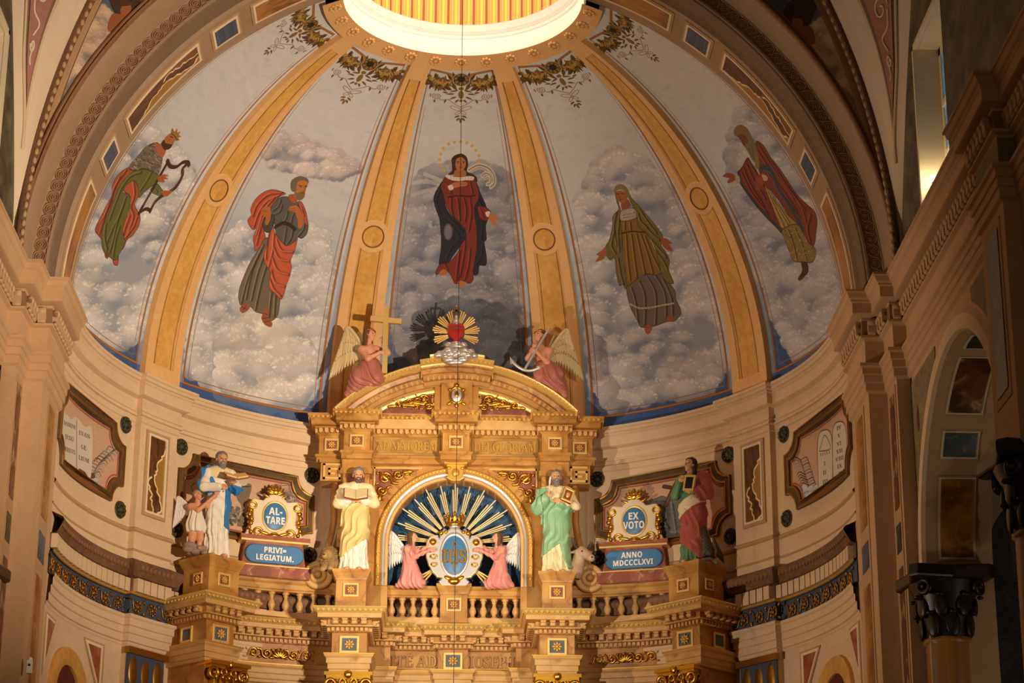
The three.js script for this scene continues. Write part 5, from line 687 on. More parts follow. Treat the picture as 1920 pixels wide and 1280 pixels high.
    P.cloud([[1392, 215], [1420, 198], [1450, 230], [1502, 290], [1540, 365], [1568, 440], [1584, 520], [1580, 600], [1548, 640], [1500, 668], [1468, 622], [1448, 560], [1420, 500], [1395, 420], [1376, 340], [1374, 260]], 180, 9, 26, 61, [0.92, 0.92, 0.94], 0.03);
    P.cloth(z('330,255 380,270 430,350 500,440 560,530 620,620 690,690 740,735 762,800 755,880 745,960 720,1002 700,960 650,880 600,820 540,740 490,660 430,590 380,540 350,440'), [126, 60, 42], [z('360,280 420,380 500,500 600,650'), z('350,320 420,430 500,560 620,730'), z('400,440 500,590 640,780'), z('560,560 660,720 700,880'), z('720,760 700,860 720,970'), z('450,400 560,570 680,730')], 3);
    P.cloth(z('270,360 230,430 200,470 220,540 270,620 330,700 390,770 450,830 512,885 500,820 460,740 420,640 390,560 350,480 300,400'), [122, 58, 40], [z('270,410 320,520 400,650'), z('250,440 300,560 390,700'), z('240,480 300,600 420,760'), z('290,390 350,500 410,600')], 3);
    P.line(z('208,472 225,540 280,620 345,700 420,780 505,878'), [58, 62, 68], 6); P.line(z('372,436 430,442 470,540 540,660 600,750 655,860'), [60, 66, 74], 9); P.line(z('380,450 430,470 480,590 560,710'), [98, 106, 114], 1.4);
    P.cloth(z('390,560 430,600 500,700 560,770 612,830 520,862 480,790 440,690'), [160, 134, 72], [z('420,610 480,740 530,850'), z('450,650 520,770 560,840'), z('490,700 570,820')], 2.4);
    const br = z('515,868 612,828 662,890 702,960 752,1010 732,1092 650,1097 590,1082 555,1000 530,930'); P.cloth(br, [136, 114, 64], [z('560,870 600,980 620,1080'), z('610,860 660,980 690,1080')], 2.4); { const r = rng(8); P.x.save(); P.path(br, true); P.x.clip(); for (let i = 0; i < 90; i++) P.dot(1465 + r() * 66, 420 + r() * 72, 0.6 + r(), r() < 0.6 ? [196, 176, 120] : [80, 64, 34], 0.7); P.x.restore(); }
    P.fill(z('172,172 190,138 230,128 272,158 300,210 328,262 310,292 262,222 210,216 180,202'), [128, 108, 74]); P.fill(z('203,206 240,194 272,230 278,270 250,282 224,245'), [128, 76, 48]); P.fill(z('250,272 290,250 326,270 338,330 326,392 300,372 274,322'), [124, 108, 76]); for (const s of ['280,290 300,350', '300,280 315,370']) P.line(z(s), [70, 58, 40], 1); P.line(z('212,212 228,222'), [44, 28, 20], 1.1); P.line(z('244,212 258,222'), [44, 28, 20], 1.1); P.line(z('232,226 238,246'), [80, 44, 28], 1);
    P.fill(z('330,300 352,400 345,440 325,420'), [140, 116, 60]);
    P.fill(z('94,490 130,466 176,480 186,515 140,540 126,528 142,506 118,500'), [146, 82, 48]); P.fill(z('180,483 210,490 217,532 190,526'), [176, 158, 116]); P.fill(z('330,500 370,468 402,490 390,530 350,592 324,570'), [146, 76, 44]); P.fill(z('372,478 408,492 410,518 384,520'), [190, 168, 130]); P.fill(z('650,1098 690,1098 700,1160 672,1200 640,1227 626,1210 655,1160'), [84, 52, 36]);
  },
];
PANELS.forEach(([a, b], i) => {
  const W = 1024, H = 2048, a0 = a - 1, wd = b - a + 2, ht = TOP + 0.6, [c, x] = canvas(W, H), pt = (f, t) => [(f - a0) / wd * W, H * (1 - t / ht)], map = (px, py) => pt(...onDome(px, py));
  const g = x.createLinearGradient(0, 0, 0, H), st = [[0, [208, 206, 206]], [0.25, [208, 205, 203]], [0.46, [198, 196, 198]], [0.62, [162, 168, 184]], [0.75, [108, 124, 158]], [0.86, [68, 90, 132]], [1, [52, 78, 126]]]; for (const [p, q] of st) g.addColorStop(p, rgb(i === 2 ? mul(q, p > 0.4 ? 0.82 : 0.95) : q)); x.fillStyle = g; x.fillRect(0, 0, W, H);
  const r = rng(90 + i); for (let k = 0; k < 900; k++) { x.strokeStyle = rgb(r() < 0.5 ? [232, 228, 224] : [130, 140, 160], 0.03 + r() * 0.04); x.lineWidth = 6 + r() * 26; x.lineCap = 'round'; const X = r() * W, Y = r() * H; x.beginPath(); x.moveTo(X, Y); x.lineTo(X + 20 + r() * 90, Y + (r() - 0.5) * 36); x.stroke(); }
  const P = painter(x, map); FIGURES[i](P);
  // the margin, its brown line and the fine inner line
  const fr = (da, t0, t1, col, w, fine) => { x.strokeStyle = rgb(col); x.lineWidth = w; x.lineJoin = 'miter'; x.beginPath(); const L = a + da, Rr = b - da; x.moveTo(...pt(L, t1)); x.lineTo(...pt(L, t0)); x.lineTo(...pt(Rr, t0)); x.lineTo(...pt(Rr, t1)); if (!fine) { const m = (a + b) / 2; x.quadraticCurveTo(...pt((Rr + m) / 2, t1 - 0.3), ...pt(m, t1 - 1.2)); x.quadraticCurveTo(...pt((L + m) / 2, t1 - 0.3), ...pt(L, t1)); } x.stroke(); };
  x.fillStyle = 'rgba(196,206,220,0.5)'; for (const q of [a0, b - 1.4]) x.fillRect(...pt(q, TOP), 2.4 / wd * W, H); x.fillStyle = 'rgba(58,86,140,0.75)'; x.fillRect(0, H * (1 - 2.4 / ht), W, H);
  fr(1.5, 2.5, 66.3, [140, 84, 36], 13); fr(1.5, 2.5, 66.3, [186, 122, 56], 4); fr(2.5, 3.5, 58.6, [150, 104, 66], 4, true);
  // gilded ornament at the head
  const mid = (a + b) / 2, hw = (b - a) / 2 - 1.5, K = W / wd, KY = H / ht, old = [112, 82, 34], mk = [166, 126, 54];
  const mm = wd / W * D * R * cos(64 * D) * 1000;                        // millimetres to a canvas pixel, across
  x.save(); x.translate(...pt(mid, 66)); x.scale(1 / mm, KY / (D * R * 1000));
  const Q = hw * D * R * cos(64 * D) * 1000, line = [150, 112, 70], lf = (X, Y, an, l, w, col) => { x.save(); x.translate(X, Y); x.rotate(an); x.fillStyle = rgb(col); x.beginPath(); x.moveTo(0, 0); x.bezierCurveTo(l * 0.2, -w, l * 0.7, -w, l, w * 0.25); x.bezierCurveTo(l * 0.6, w * 0.1, l * 0.3, w, 0, 0); x.fill(); x.restore(); };
  const scr = (sx) => { x.save(); x.scale(sx, 1); const r2 = rng(9);
    for (let k = 0; k < 90; k++) { const t = (k % 45) / 44, X = lerp(110, Q * 0.95, t), Y = 130 + (k > 44 ? 60 : 0) + sin(t * 4.4) * 50 + t * 36; lf(X, Y, -2.4 + r2() * 5, 90 + r2() * 70, 28 + r2() * 20, [[78, 56, 24], [120, 88, 36], [164, 124, 54], [96, 70, 30]][k % 4]); }
    for (let k = 0; k < 10; k++) { const t = k / 9; lf(lerp(150, Q * 0.85, t), 150 + sin(t * 4) * 40, 0.5 + r2(), 90, 22, [182, 142, 70]); }
    x.fillStyle = rgb([110, 78, 32]); x.beginPath(); x.arc(Q, 215, 52, 0, 7); x.fill(); x.strokeStyle = rgb([64, 44, 20]); x.lineWidth = 10; x.beginPath(); x.arc(Q - 6, 215, 30, 0, 5); x.stroke();
    x.strokeStyle = rgb(line); x.lineWidth = 11; x.lineCap = 'round'; const spi = (X, Y, r0, dir) => { x.beginPath(); for (let n = 0; n <= 34; n++) { const q = r0 * (1 - n / 40), an = -0.8 + dir * n * 0.36; x.lineTo(X + q * cos(an), Y + q * sin(an)); } x.stroke(); };
    spi(Q * 0.66, 455, 62, 1); x.beginPath(); x.moveTo(Q * 0.84, 420); x.bezierCurveTo(Q * 0.8, 470, Q * 0.84, 500, Q * 0.86, 430); x.moveTo(Q * 0.58, 500); x.bezierCurveTo(Q * 0.5, 560, Q * 0.4, 470, Q * 0.3, 520); x.bezierCurveTo(Q * 0.2, 570, Q * 0.1, 600, 0, 640); x.stroke(); x.lineWidth = 9; x.beginPath(); x.ellipse(70, 660, 74, 26, -0.45, 0, 7); x.stroke(); x.beginPath(); x.ellipse(36, 740, 40, 20, 0.7, 0, 7); x.stroke();
    for (const [X, Y, an, l] of [[40, 330, 0.3, 130], [90, 400, 0.1, 120], [60, 450, 0.5, 110], [180, 390, -0.2, 90], [30, 500, 0.9, 80], [Q * 0.4, 510, 1.3, 70], [Q * 0.7, 520, 1.6, 60], [10, 790, 0.5, 80], [10, 830, 0.9, 70]]) lf(X, Y, an, l, 26, [112, 84, 40]); x.restore(); };
  scr(1); scr(-1);
  x.fillStyle = rgb([120, 88, 34]); x.beginPath(); x.arc(0, 130, 112, 0, 7); x.fill(); x.strokeStyle = rgb([196, 168, 120]); x.lineWidth = 9; x.beginPath(); x.arc(0, 130, 126, 0, 7); x.stroke(); x.strokeStyle = rgb([58, 40, 18]); x.lineWidth = 8; x.beginPath(); x.arc(0, 130, 112, 0, 7); x.stroke(); for (let k = 0; k < 15; k++) { const an = k / 15 * 2 * PI; x.strokeStyle = rgb(k % 2 ? [60, 42, 20] : [186, 146, 70]); x.lineWidth = 9; x.beginPath(); x.moveTo(cos(an) * 50, 120 + sin(an) * 50); x.lineTo(cos(an) * 100, 130 + sin(an) * 100); x.stroke(); } x.fillStyle = rgb([44, 34, 22]); x.beginPath(); x.ellipse(0, 122, 62, 56, 0, 0, 7); x.fill();
  x.fillStyle = rgb([132, 98, 40]); for (const [Y, a2, b2] of [[300, 40, 30], [410, 38, 74], [520, 22, 26], [880, 16, 40]]) { x.beginPath(); x.ellipse(0, Y, a2, b2, 0, 0, 7); x.fill(); } x.restore();
  const t = tex(c); t.wrapS = t.wrapT = THREE.ClampToEdgeWrapping; muralMats[i].map = t;
});
// the four wall paintings
function wallPainting(key, f0, draw) {
  const W = 1024, H = 512, w = PW - 0.2, h = PH - 0.2, [c, x] = canvas(W, H), toC = (s, y) => [(s / w + 0.5) * W, (0.5 - y / h) * H], map = (px, py) => { const [f, y] = onWall(px, py); return toC((f - f0) * D * R, y - 10.53); };
  x.fillStyle = '#c89e7c'; x.fillRect(0, 0, W, H); const r = rng(f0 + 400); for (let k = 0; k < 400; k++) { x.strokeStyle = rgb(r() < 0.5 ? [214, 176, 142] : [176, 132, 104], 0.16); x.lineWidth = 4 + r() * 12; const X = r() * W, Y = r() * H; x.beginPath(); x.moveTo(X, Y); x.lineTo(X + 40, Y + (r() - 0.5) * 10); x.stroke(); }
  x.strokeStyle = '#a8543a'; x.lineWidth = 15; x.lineJoin = 'round'; x.beginPath(); scoop(w, h, NOTCH, 0.03).forEach(([s, y], i) => { const p = toC(s, y); if (i) x.lineTo(...p); else x.moveTo(...p); }); x.closePath(); x.stroke();
  draw(painter(x, map), x, map); const t = tex(c); t.wrapS = t.wrapT = THREE.ClampToEdgeWrapping; panelMats[key].map = t;
}
const palm = (P, spine, len, seed, col = [92, 92, 92]) => { const r = rng(seed); P.line(spine, mul(col, 0.7), 1.4); for (let i = 0; i < 13; i++) { const t = i / 12 * (spine.length - 1), k = min(spine.length - 2, floor(t)), q = t - k, px = lerp(spine[k][0], spine[k + 1][0], q), py = lerp(spine[k][1], spine[k + 1][1], q); for (const s of [-1, 1]) P.line([[px, py], [px + s * len * 0.7, py - len * 0.35], [px + s * len, py + len * (r() * 0.4 - 0.1)]], mul(col, 0.55 + r() * 1.1), 1.5, 0.95); } };
const txt = (P, x, s, px, py, size, skew, col = '#2c241c', wide = 1) => P.local(px, py, () => { x.transform(1, skew, 0, 1, 0, 0); x.scale(wide, 1); x.font = `bold ${size}px serif`; x.textAlign = 'center'; x.textBaseline = 'middle'; x.fillStyle = col; x.fillText(s, 0, 0); });
wallPainting('book', -77.1, (P, x) => {
  palm(P, [[112, 862], [100, 820], [96, 775]], 13, 3); palm(P, [[168, 900], [186, 868], [214, 842]], 15, 4); P.cloud([[108, 870], [140, 888], [175, 902], [160, 912], [120, 900]], 14, 5, 11, 6);
  P.cloth([[113, 868], [144, 884], [172, 896], [174, 888], [144, 872], [116, 856]], [96, 62, 44], [], 2);
  P.fill([[116, 780], [124, 777], [133, 786], [143, 788], [143, 878], [132, 872], [122, 864], [114, 866]], [206, 192, 172]); P.fill([[143, 790], [150, 791], [158, 800], [172, 806], [170, 892], [158, 884], [148, 878], [143, 880]], [206, 192, 172]); P.line([[143, 788], [143, 880]], [96, 76, 60], 1.6); P.line([[116, 780], [114, 866]], [96, 76, 60], 1);
  for (const [s, a, b] of [['DOMINI', 129, 797], ['JESU', 129, 821], ['CHRISTI', 128, 844], ['EVAN', 157, 815], ['GE', 156, 839], ['LIUM', 156, 861]]) txt(P, x, s, a, b, 11, 0.42, '#3a2f26', s.length > 5 ? 0.5 : 0.66);
});
wallPainting('tablets', 77.1, (P, x) => {
  palm(P, [[1522, 925], [1512, 895], [1502, 862]], 15, 5); palm(P, [[1600, 880], [1604, 840], [1606, 800]], 12, 6); P.cloud([[1510, 915], [1560, 915], [1605, 890], [1612, 905], [1560, 935], [1520, 935]], 20, 5, 11, 8);
  P.fill([[1535, 920], [1534, 826], [1538, 812], [1546, 806], [1554, 808], [1560, 820], [1562, 912]], [212, 198, 178]); P.fill([[1563, 910], [1562, 810], [1566, 796], [1574, 790], [1582, 793], [1587, 806], [1590, 898]], [212, 198, 178]); for (const o of [[[1535, 920], [1534, 826], [1546, 806], [1560, 820], [1562, 912]], [[1563, 910], [1562, 810], [1574, 790], [1587, 806], [1590, 898]]]) P.line(o, [120, 66, 50], 1.6);
  P.line([[1537, 846], [1547, 816], [1558, 840], [1537, 846]], [70, 50, 40], 1.1); for (let k = 0; k < 5; k++) P.line([[1539 + k * 4, 850 - k * 1.2], [1540 + k * 4, 855 - k * 1.2]], [60, 46, 36], 1.2);
  for (const [s, a, b] of [['I', 1547, 869], ['II', 1547, 886], ['III', 1548, 903], ['IV', 1574, 802], ['V', 1574, 817], ['VI', 1574, 832], ['VII', 1575, 846], ['VIII', 1575, 860], ['IX', 1575, 874], ['X', 1576, 888]]) txt(P, x, s, a, b, 10, -0.36, '#3a2f26', 0.8);
});
wallPainting('chalice', -37.5, (P) => {
  const gr = [110, 98, 88]; P.fill([[440, 908], [470, 908], [466, 935], [459, 946], [458, 962], [466, 985], [444, 985], [452, 962], [451, 946], [444, 935]], [118, 100, 80]); P.line([[442, 912], [468, 912]], [60, 48, 36], 2); P.dot(455, 900, 11, [206, 192, 166]); P.dot(455, 900, 11, [150, 130, 100], 0.3);
  const r = rng(12); for (let k = 0; k < 40; k++) P.dot(430 + r() * 18, 950 + r() * 34, 3, mul(gr, 0.6 + r() * 0.8)); for (let k = 0; k < 40; k++) P.dot(532 + r() * 20, 925 + r() * 26, 3, mul(gr, 0.6 + r() * 0.9)); for (let k = 0; k < 12; k++) P.line([[480, 925], [510 + k * 4, 910 + k * 2], [545 + k, 905 + k * 4]], mul(gr, 0.7 + r() * 0.7), 1.2); P.line([[365, 905], [358, 912], [362, 922]], [80, 66, 50], 1.4);
});
wallPainting('cross', 37.4, (P) => {
  const r = rng(14), rock = [[1215, 950], [1240, 930], [1262, 938], [1280, 925], [1290, 960], [1285, 1015], [1255, 1020], [1225, 1000]]; P.cloth(rock, [104, 100, 98], [[[1230, 950], [1255, 990]], [[1262, 945], [1270, 1000]]], 3); for (let k = 0; k < 60; k++) { const a = 1215 + r() * 70, b = 935 + r() * 75; P.line([[a, b], [a + 4 + r() * 6, b + r() * 3]], mul([120, 114, 108], 0.5 + r()), 1.4, 0.7); }
  P.line([[1248, 948], [1262, 918], [1276, 893]], [92, 58, 44], 9); P.line([[1246, 912], [1262, 915], [1282, 922]], [92, 58, 44], 8); P.line([[1249, 946], [1263, 916], [1277, 892]], [138, 92, 70], 2); P.fill([[1160, 925], [1190, 918], [1215, 938], [1200, 950]], [140, 118, 104], 0.6);
});
// painted angels in the spandrels
{
  const W = 768, H = 1024, [c, x] = canvas(W, H), map = (px, py) => { const p = at(px, py, 1.872); return [(p.x - 2.4) / 3.2 * W, H * (1 - (p.y - 12.3) / 5)]; }, P = painter(x, map); x.fillStyle = '#5b6580'; x.fillRect(0, 0, W, H);
  P.cloud([[1500, 70], [1540, 40], [1570, 100], [1600, 190], [1620, 260], [1600, 280], [1560, 180], [1520, 110]], 90, 6, 16, 71, [1.05, 0.92, 0.78]); P.cloud([[1570, 170], [1610, 200], [1650, 340], [1660, 420], [1630, 330]], 60, 6, 14, 72, [0.8, 0.72, 0.66], 0.1);
  P.cloth([[1470, 20], [1500, -10], [1530, 0], [1520, 40], [1500, 60], [1480, 50]], [76, 52, 34], [[[1480, 20], [1500, 40]]], 3); P.cloth([[1472, 55], [1485, 48], [1505, 68], [1502, 84], [1484, 74]], [56, 38, 26], [], 2); P.fill([[1486, 34], [1498, 28], [1506, 44], [1498, 58], [1488, 50]], [168, 104, 54]); P.fill([[1494, 56], [1520, 50], [1528, 80], [1504, 84]], [158, 96, 50]); P.fill([[1484, 30], [1498, 22], [1508, 34], [1494, 34]], [86, 56, 30]);
  const t = tex(c), m = texMat(t, 0.88); t.wrapS = t.wrapT = THREE.ClampToEdgeWrapping; scene.traverse((o) => { if (o.userData.spandrel) { o.material = m; delete o.userData.spandrel; } });
}
scene.traverse((o) => { delete o.userData.vault; });
// ------------------------------------------------------------------ sculpture: smooth joined forms meshed from distance fields
const capD = (a, b, ra, rb = ra, sz = 1) => { const [ax, ay, az] = a, bx = b[0] - ax, by = b[1] - ay, bz = b[2] - az, L = bx * bx + by * by + bz * bz || 1e-9; return (x, y, z) => { const px = x - ax, py = y - ay, pz = z - az, t = clamp((px * bx + py * by + pz * bz) / L, 0, 1), r = ra + (rb - ra) * t; return sqrt((px - bx * t) ** 2 + (py - by * t) ** 2 + ((pz - bz * t) / sz) ** 2) - r; }; };
const ellD = (c, r) => (x, y, z) => { const a = (x - c[0]) / r[0], b = (y - c[1]) / r[1], d = (z - c[2]) / r[2], k0 = sqrt(a * a + b * b + d * d), k1 = sqrt((a / r[0]) ** 2 + (b / r[1]) ** 2 + (d / r[2]) ** 2); return k1 < 1e-9 ? -Math.min(...r) : (k0 * (k0 - 1)) / k1; };
const joinD = (k, ...f) => (x, y, z) => { let d = f[0](x, y, z); for (let i = 1; i < f.length; i++) { const e = f[i](x, y, z), h = max(k - abs(d - e), 0) / k; d = min(d, e) - h * h * k * 0.25; } return d; };
const lessD = (f, g, k = 0.01) => (x, y, z) => { const d = f(x, y, z), e = -g(x, y, z), h = max(k - abs(d - e), 0) / k; return max(d, e) + h * h * k * 0.25; };
const n3 = (x, y, z) => sin(x * 1.7 + sin(y * 2.3) * 1.3) * cos(z * 1.9 + sin(x * 1.1)) * 0.5 + sin(y * 2.9 + z * 1.7) * 0.5;
function net(f, lo, hi, h) {                                // surface nets
  const n = [0, 1, 2].map((i) => Math.ceil((hi[i] - lo[i]) / h) + 2), [nx, ny, nz] = n, v = new Float32Array(nx * ny * nz), id = new Int32Array(nx * ny * nz).fill(-1), pos = [], idx = [], I = (i, j, k) => (k * ny + j) * nx + i;
  for (let k = 0; k < nz; k++) for (let j = 0; j < ny; j++) for (let i = 0; i < nx; i++) v[I(i, j, k)] = f(lo[0] + i * h, lo[1] + j * h, lo[2] + k * h);
  const C = [[0, 0, 0], [1, 0, 0], [0, 1, 0], [1, 1, 0], [0, 0, 1], [1, 0, 1], [0, 1, 1], [1, 1, 1]], E = [[0, 1], [2, 3], [4, 5], [6, 7], [0, 2], [1, 3], [4, 6], [5, 7], [0, 4], [1, 5], [2, 6], [3, 7]];
  for (let k = 0; k + 1 < nz; k++) for (let j = 0; j + 1 < ny; j++) for (let i = 0; i + 1 < nx; i++) {
    const q = C.map(([a, b, c]) => v[I(i + a, j + b, k + c)]); let s = 0; for (const w of q) s += w < 0; if (s === 0 || s === 8) continue;
    let X = 0, Y = 0, Z = 0, m = 0; for (const [a, b] of E) if (q[a] < 0 !== q[b] < 0) { const t = q[a] / (q[a] - q[b]); X += lerp(C[a][0], C[b][0], t); Y += lerp(C[a][1], C[b][1], t); Z += lerp(C[a][2], C[b][2], t); m++; }
    id[I(i, j, k)] = pos.length / 3; pos.push(lo[0] + (i + X / m) * h, lo[1] + (j + Y / m) * h, lo[2] + (k + Z / m) * h);
  }
  const quad = (a, b, c, d, flip) => { if (a < 0 || b < 0 || c < 0 || d < 0) return; if (flip) idx.push(a, c, b, a, d, c); else idx.push(a, b, c, a, c, d); };
  for (let k = 1; k + 1 < nz; k++) for (let j = 1; j + 1 < ny; j++) for (let i = 1; i + 1 < nx; i++) {
    const a = v[I(i, j, k)] < 0;
    if (a !== v[I(i + 1, j, k)] < 0) quad(id[I(i, j - 1, k - 1)], id[I(i, j, k - 1)], id[I(i, j, k)], id[I(i, j - 1, k)], !a);
    if (a !== v[I(i, j + 1, k)] < 0) quad(id[I(i - 1, j, k - 1)], id[I(i - 1, j, k)], id[I(i, j, k)], id[I(i, j, k - 1)], !a);
    if (a !== v[I(i, j, k + 1)] < 0) quad(id[I(i - 1, j - 1, k)], id[I(i, j - 1, k)], id[I(i, j, k)], id[I(i - 1, j, k)], !a);
  }
  const nor = new Float32Array(pos.length), e = h * 0.6;
  for (let i = 0; i < pos.length; i += 3) { const [x, y, z] = [pos[i], pos[i + 1], pos[i + 2]], gx = f(x + e, y, z) - f(x - e, y, z), gy = f(x, y + e, z) - f(x, y - e, z), gz = f(x, y, z + e) - f(x, y, z - e), l = hypot(gx, gy, gz) || 1; nor[i] = gx / l; nor[i + 1] = gy / l; nor[i + 2] = gz / l; }
  const g = new THREE.BufferGeometry(); g.setAttribute('position', new THREE.Float32BufferAttribute(pos, 3)); g.setAttribute('normal', new THREE.BufferAttribute(nor, 3)); g.setIndex(idx); return ready(g);
}
const auto = (f, c, r, h) => net(f, [c[0] - r[0], c[1] - r[1], c[2] - r[2]], [c[0] + r[0], c[1] + r[1], c[2] + r[2]], h);
// a head with a face, looking along +z, chin-to-crown about 0.22
const faceD = lessD(joinD(0.02, ellD([0, 0.03, -0.012], [0.072, 0.088, 0.088]), ellD([0, -0.035, 0.02], [0.054, 0.068, 0.06]), capD([0, 0.02, 0.082], [0, -0.016, 0.1], 0.008, 0.013), capD([-0.034, 0.03, 0.07], [0.034, 0.03, 0.07], 0.013), capD([-0.017, -0.05, 0.074], [0.017, -0.05, 0.074], 0.008), ellD([0, -0.088, 0.055], [0.026, 0.02, 0.022]), ellD([-0.076, 0, -0.005], [0.012, 0.028, 0.018]), ellD([0.076, 0, -0.005], [0.012, 0.028, 0.018]), capD([0, -0.06, -0.018], [0, -0.2, -0.03], 0.048, 0.06)), joinD(0.004, ellD([-0.03, 0.01, 0.088], [0.017, 0.011, 0.014]), ellD([0.03, 0.01, 0.088], [0.017, 0.011, 0.014])), 0.008);
const faceGeo = auto(faceD, [0, -0.04, 0.0], [0.11, 0.2, 0.14], 0.008);
const eyesGeo = merged([ball(-0.03, 0.01, 0.071, 0.0105, 0.0085, 0.009, 8, 6), ball(0.03, 0.01, 0.071, 0.0105, 0.0085, 0.009, 8, 6)]);
const curls = (f, amp, k) => (x, y, z) => f(x, y, z) - amp * n3(x * k, y * k, z * k);
const inFront = (x, y, z) => max(-(z - 0.028), abs(x) - 0.066, y - 0.075 + z * 0.1);
const HAIR = {
  short: auto(lessD(curls(ellD([0, 0.048, -0.022], [0.086, 0.082, 0.094]), 0.008, 70), inFront), [0, 0.03, -0.02], [0.12, 0.13, 0.14], 0.009),
  long: auto(lessD(curls(joinD(0.03, ellD([0, 0.045, -0.022], [0.088, 0.084, 0.095]), capD([-0.07, 0, -0.03], [-0.085, -0.17, -0.02], 0.035, 0.03), capD([0.07, 0, -0.03], [0.085, -0.17, -0.02], 0.035, 0.03), capD([0, 0, -0.07], [0, -0.2, -0.07], 0.06, 0.05)), 0.006, 60), inFront), [0, -0.04, -0.02], [0.15, 0.2, 0.14], 0.009),
};
const BEARD = { full: [0.052, 0.066, 0.044, -0.085], long: [0.056, 0.12, 0.046, -0.13] };
const beardGeo = {}; for (const k in BEARD) { const [a, b, c, y] = BEARD[k]; beardGeo[k] = auto(lessD(joinD(0.02, (x, yy, z) => ellD([0, y, 0.05], [a, b, c])(x, yy, z) - 0.005 * sin(x * 190 + sin(yy * 60) * 2), capD([-0.058, 0.0, 0.02], [-0.045, -0.06, 0.045], 0.017), capD([0.058, 0.0, 0.02], [0.045, -0.06, 0.045], 0.017), capD([-0.022, -0.035, 0.086], [0.022, -0.035, 0.086], 0.009)), ellD([0, -0.054, 0.096], [0.017, 0.007, 0.02])), [0, y * 0.8, 0.04], [0.1, b + 0.08, 0.09], 0.008); }
const unit = (a) => { const l = hypot(...a) || 1; return a.map((v) => v / l); }, addv = (a, b, k = 1) => [a[0] + b[0] * k, a[1] + b[1] * k, a[2] + b[2] * k], cross = (a, b) => [a[1] * b[2] - a[2] * b[1], a[2] * b[0] - a[0] * b[2], a[0] * b[1] - a[1] * b[0]];
function handGeo(w, dir, nrm, side, curl = 0.6, s = 1) {       // palm, four fingers of different lengths and a thumb
  const d = unit(dir), q = unit(cross(d, nrm)), n = unit(cross(q, d)), f = [capD(addv(w, d, -0.03 * s), addv(w, d, 0.02 * s), 0.026 * s, 0.027 * s), capD(addv(addv(w, d, 0.045 * s), q, -0.018 * s), addv(addv(w, d, 0.045 * s), q, 0.018 * s), 0.026 * s, 0.026 * s)], fingers = [];
  [0.9, 1.05, 1, 0.8].forEach((l, i) => { const b = addv(addv(w, d, 0.062 * s), q, (i - 1.5) * 0.02 * s), m = addv(addv(b, d, 0.04 * l * s * (1 - curl * 0.3)), n, -0.028 * curl * l * s), t = addv(addv(m, d, 0.034 * l * s * (1 - curl)), n, -0.034 * curl * l * s); fingers.push(capD(b, m, 0.0105 * s, 0.0098 * s), capD(m, t, 0.0098 * s, 0.008 * s)); });
  const tb = addv(addv(w, d, 0.015 * s), q, -side * 0.026 * s), tm = addv(addv(tb, d, 0.028 * s), q, -side * 0.024 * s), tt = addv(addv(tm, d, 0.026 * s), n, -0.012 * s); fingers.push(capD(tb, tm, 0.013 * s, 0.011 * s), capD(tm, tt, 0.011 * s, 0.009 * s));
  const pal = joinD(0.02 * s, ...f), fg = joinD(0.004 * s, ...fingers); return auto(joinD(0.008 * s, pal, fg), addv(w, d, 0.06 * s), [0.13 * s, 0.13 * s, 0.13 * s], 0.008 * s);
}
const paint = (hex, rough = 0.5) => mat(hex, rough);
const C = { skin: paint(0xd9a070, 0.5), skinRosy: paint(0xdf9a74, 0.5), white: paint(0xefe4cf, 0.5), cream: paint(0xefd9a8, 0.5), yellow: paint(0xe0c27c, 0.48), green: paint(0x8fb98a, 0.45), blue: paint(0x2f7fc0, 0.45), red: paint(0xb25348, 0.48), redDeep: paint(0xa05058, 0.48), teal: paint(0x5e8a62, 0.5), pink: paint(0xe08f84, 0.5), rose: paint(0xb4695a, 0.5), greyHair: paint(0x7c7674, 0.7), darkHair: paint(0x2e2019, 0.6), brownHair: paint(0x6b4526, 0.6), eye: paint(0x1d1410, 0.3), wing: paint(0xece4dc, 0.55), wingGold: paint(0xdcc48e, 0.5), lion: paint(0xa8834e, 0.6), mane: paint(0x8c6a42, 0.7), ox: paint(0xb99878, 0.6), eagle: paint(0x4d4238, 0.55), rock: paint(0x9a8474, 0.8), page: paint(0xe6cf9a, 0.7), bookRed: paint(0x8e3f1f, 0.5) };
function put(g, pos, yaw = 0, pitch = 0, roll = 0, s = 1) { return place(g.clone(), pos, [0, 0, 0], 1).applyMatrix4(new THREE.Matrix4().makeTranslation(-pos[0], -pos[1], -pos[2])).applyMatrix4(M4(V(...pos), new THREE.Quaternion().setFromEuler(new THREE.Euler(pitch, yaw, roll, 'YXZ')), V(s, s, s))); }
function headParts(t, o) { // o: pos, yaw, pitch, roll, s, hair, hairM, beard, body (extra skin pieces)
  const q = [o.pos, o.yaw || 0, o.pitch || 0, o.roll || 0, o.s || 1], tr = (g) => put(g.clone(), ...q);
  part('body', [tr(faceGeo), ...(o.body || [])], o.skin || C.skin, t); part('eyes', tr(eyesGeo), C.eye, t); if (o.hair) part('hair', tr(HAIR[o.hair]), o.hairM, t); if (o.beard) part('beard', tr(beardGeo[o.beard]), o.beardM || o.hairM, t);
}
const ridge = (t) => 1 - 2 * Math.pow(abs(sin(t / 2)), 0.75);
const pleat = (n, amp, tw = 0, y1 = 1.0, y0 = 0.2) => (x, y, z) => { const a = atan2(x, z), s = sin(a * n + tw * y + 1.3 * sin(y * 4 + a * 2)); return amp * smooth(y1, y0, y) * (s * 0.6 + 0.4 * sin(a * n * 1.9 + 2 + tw * y * 1.5)); };
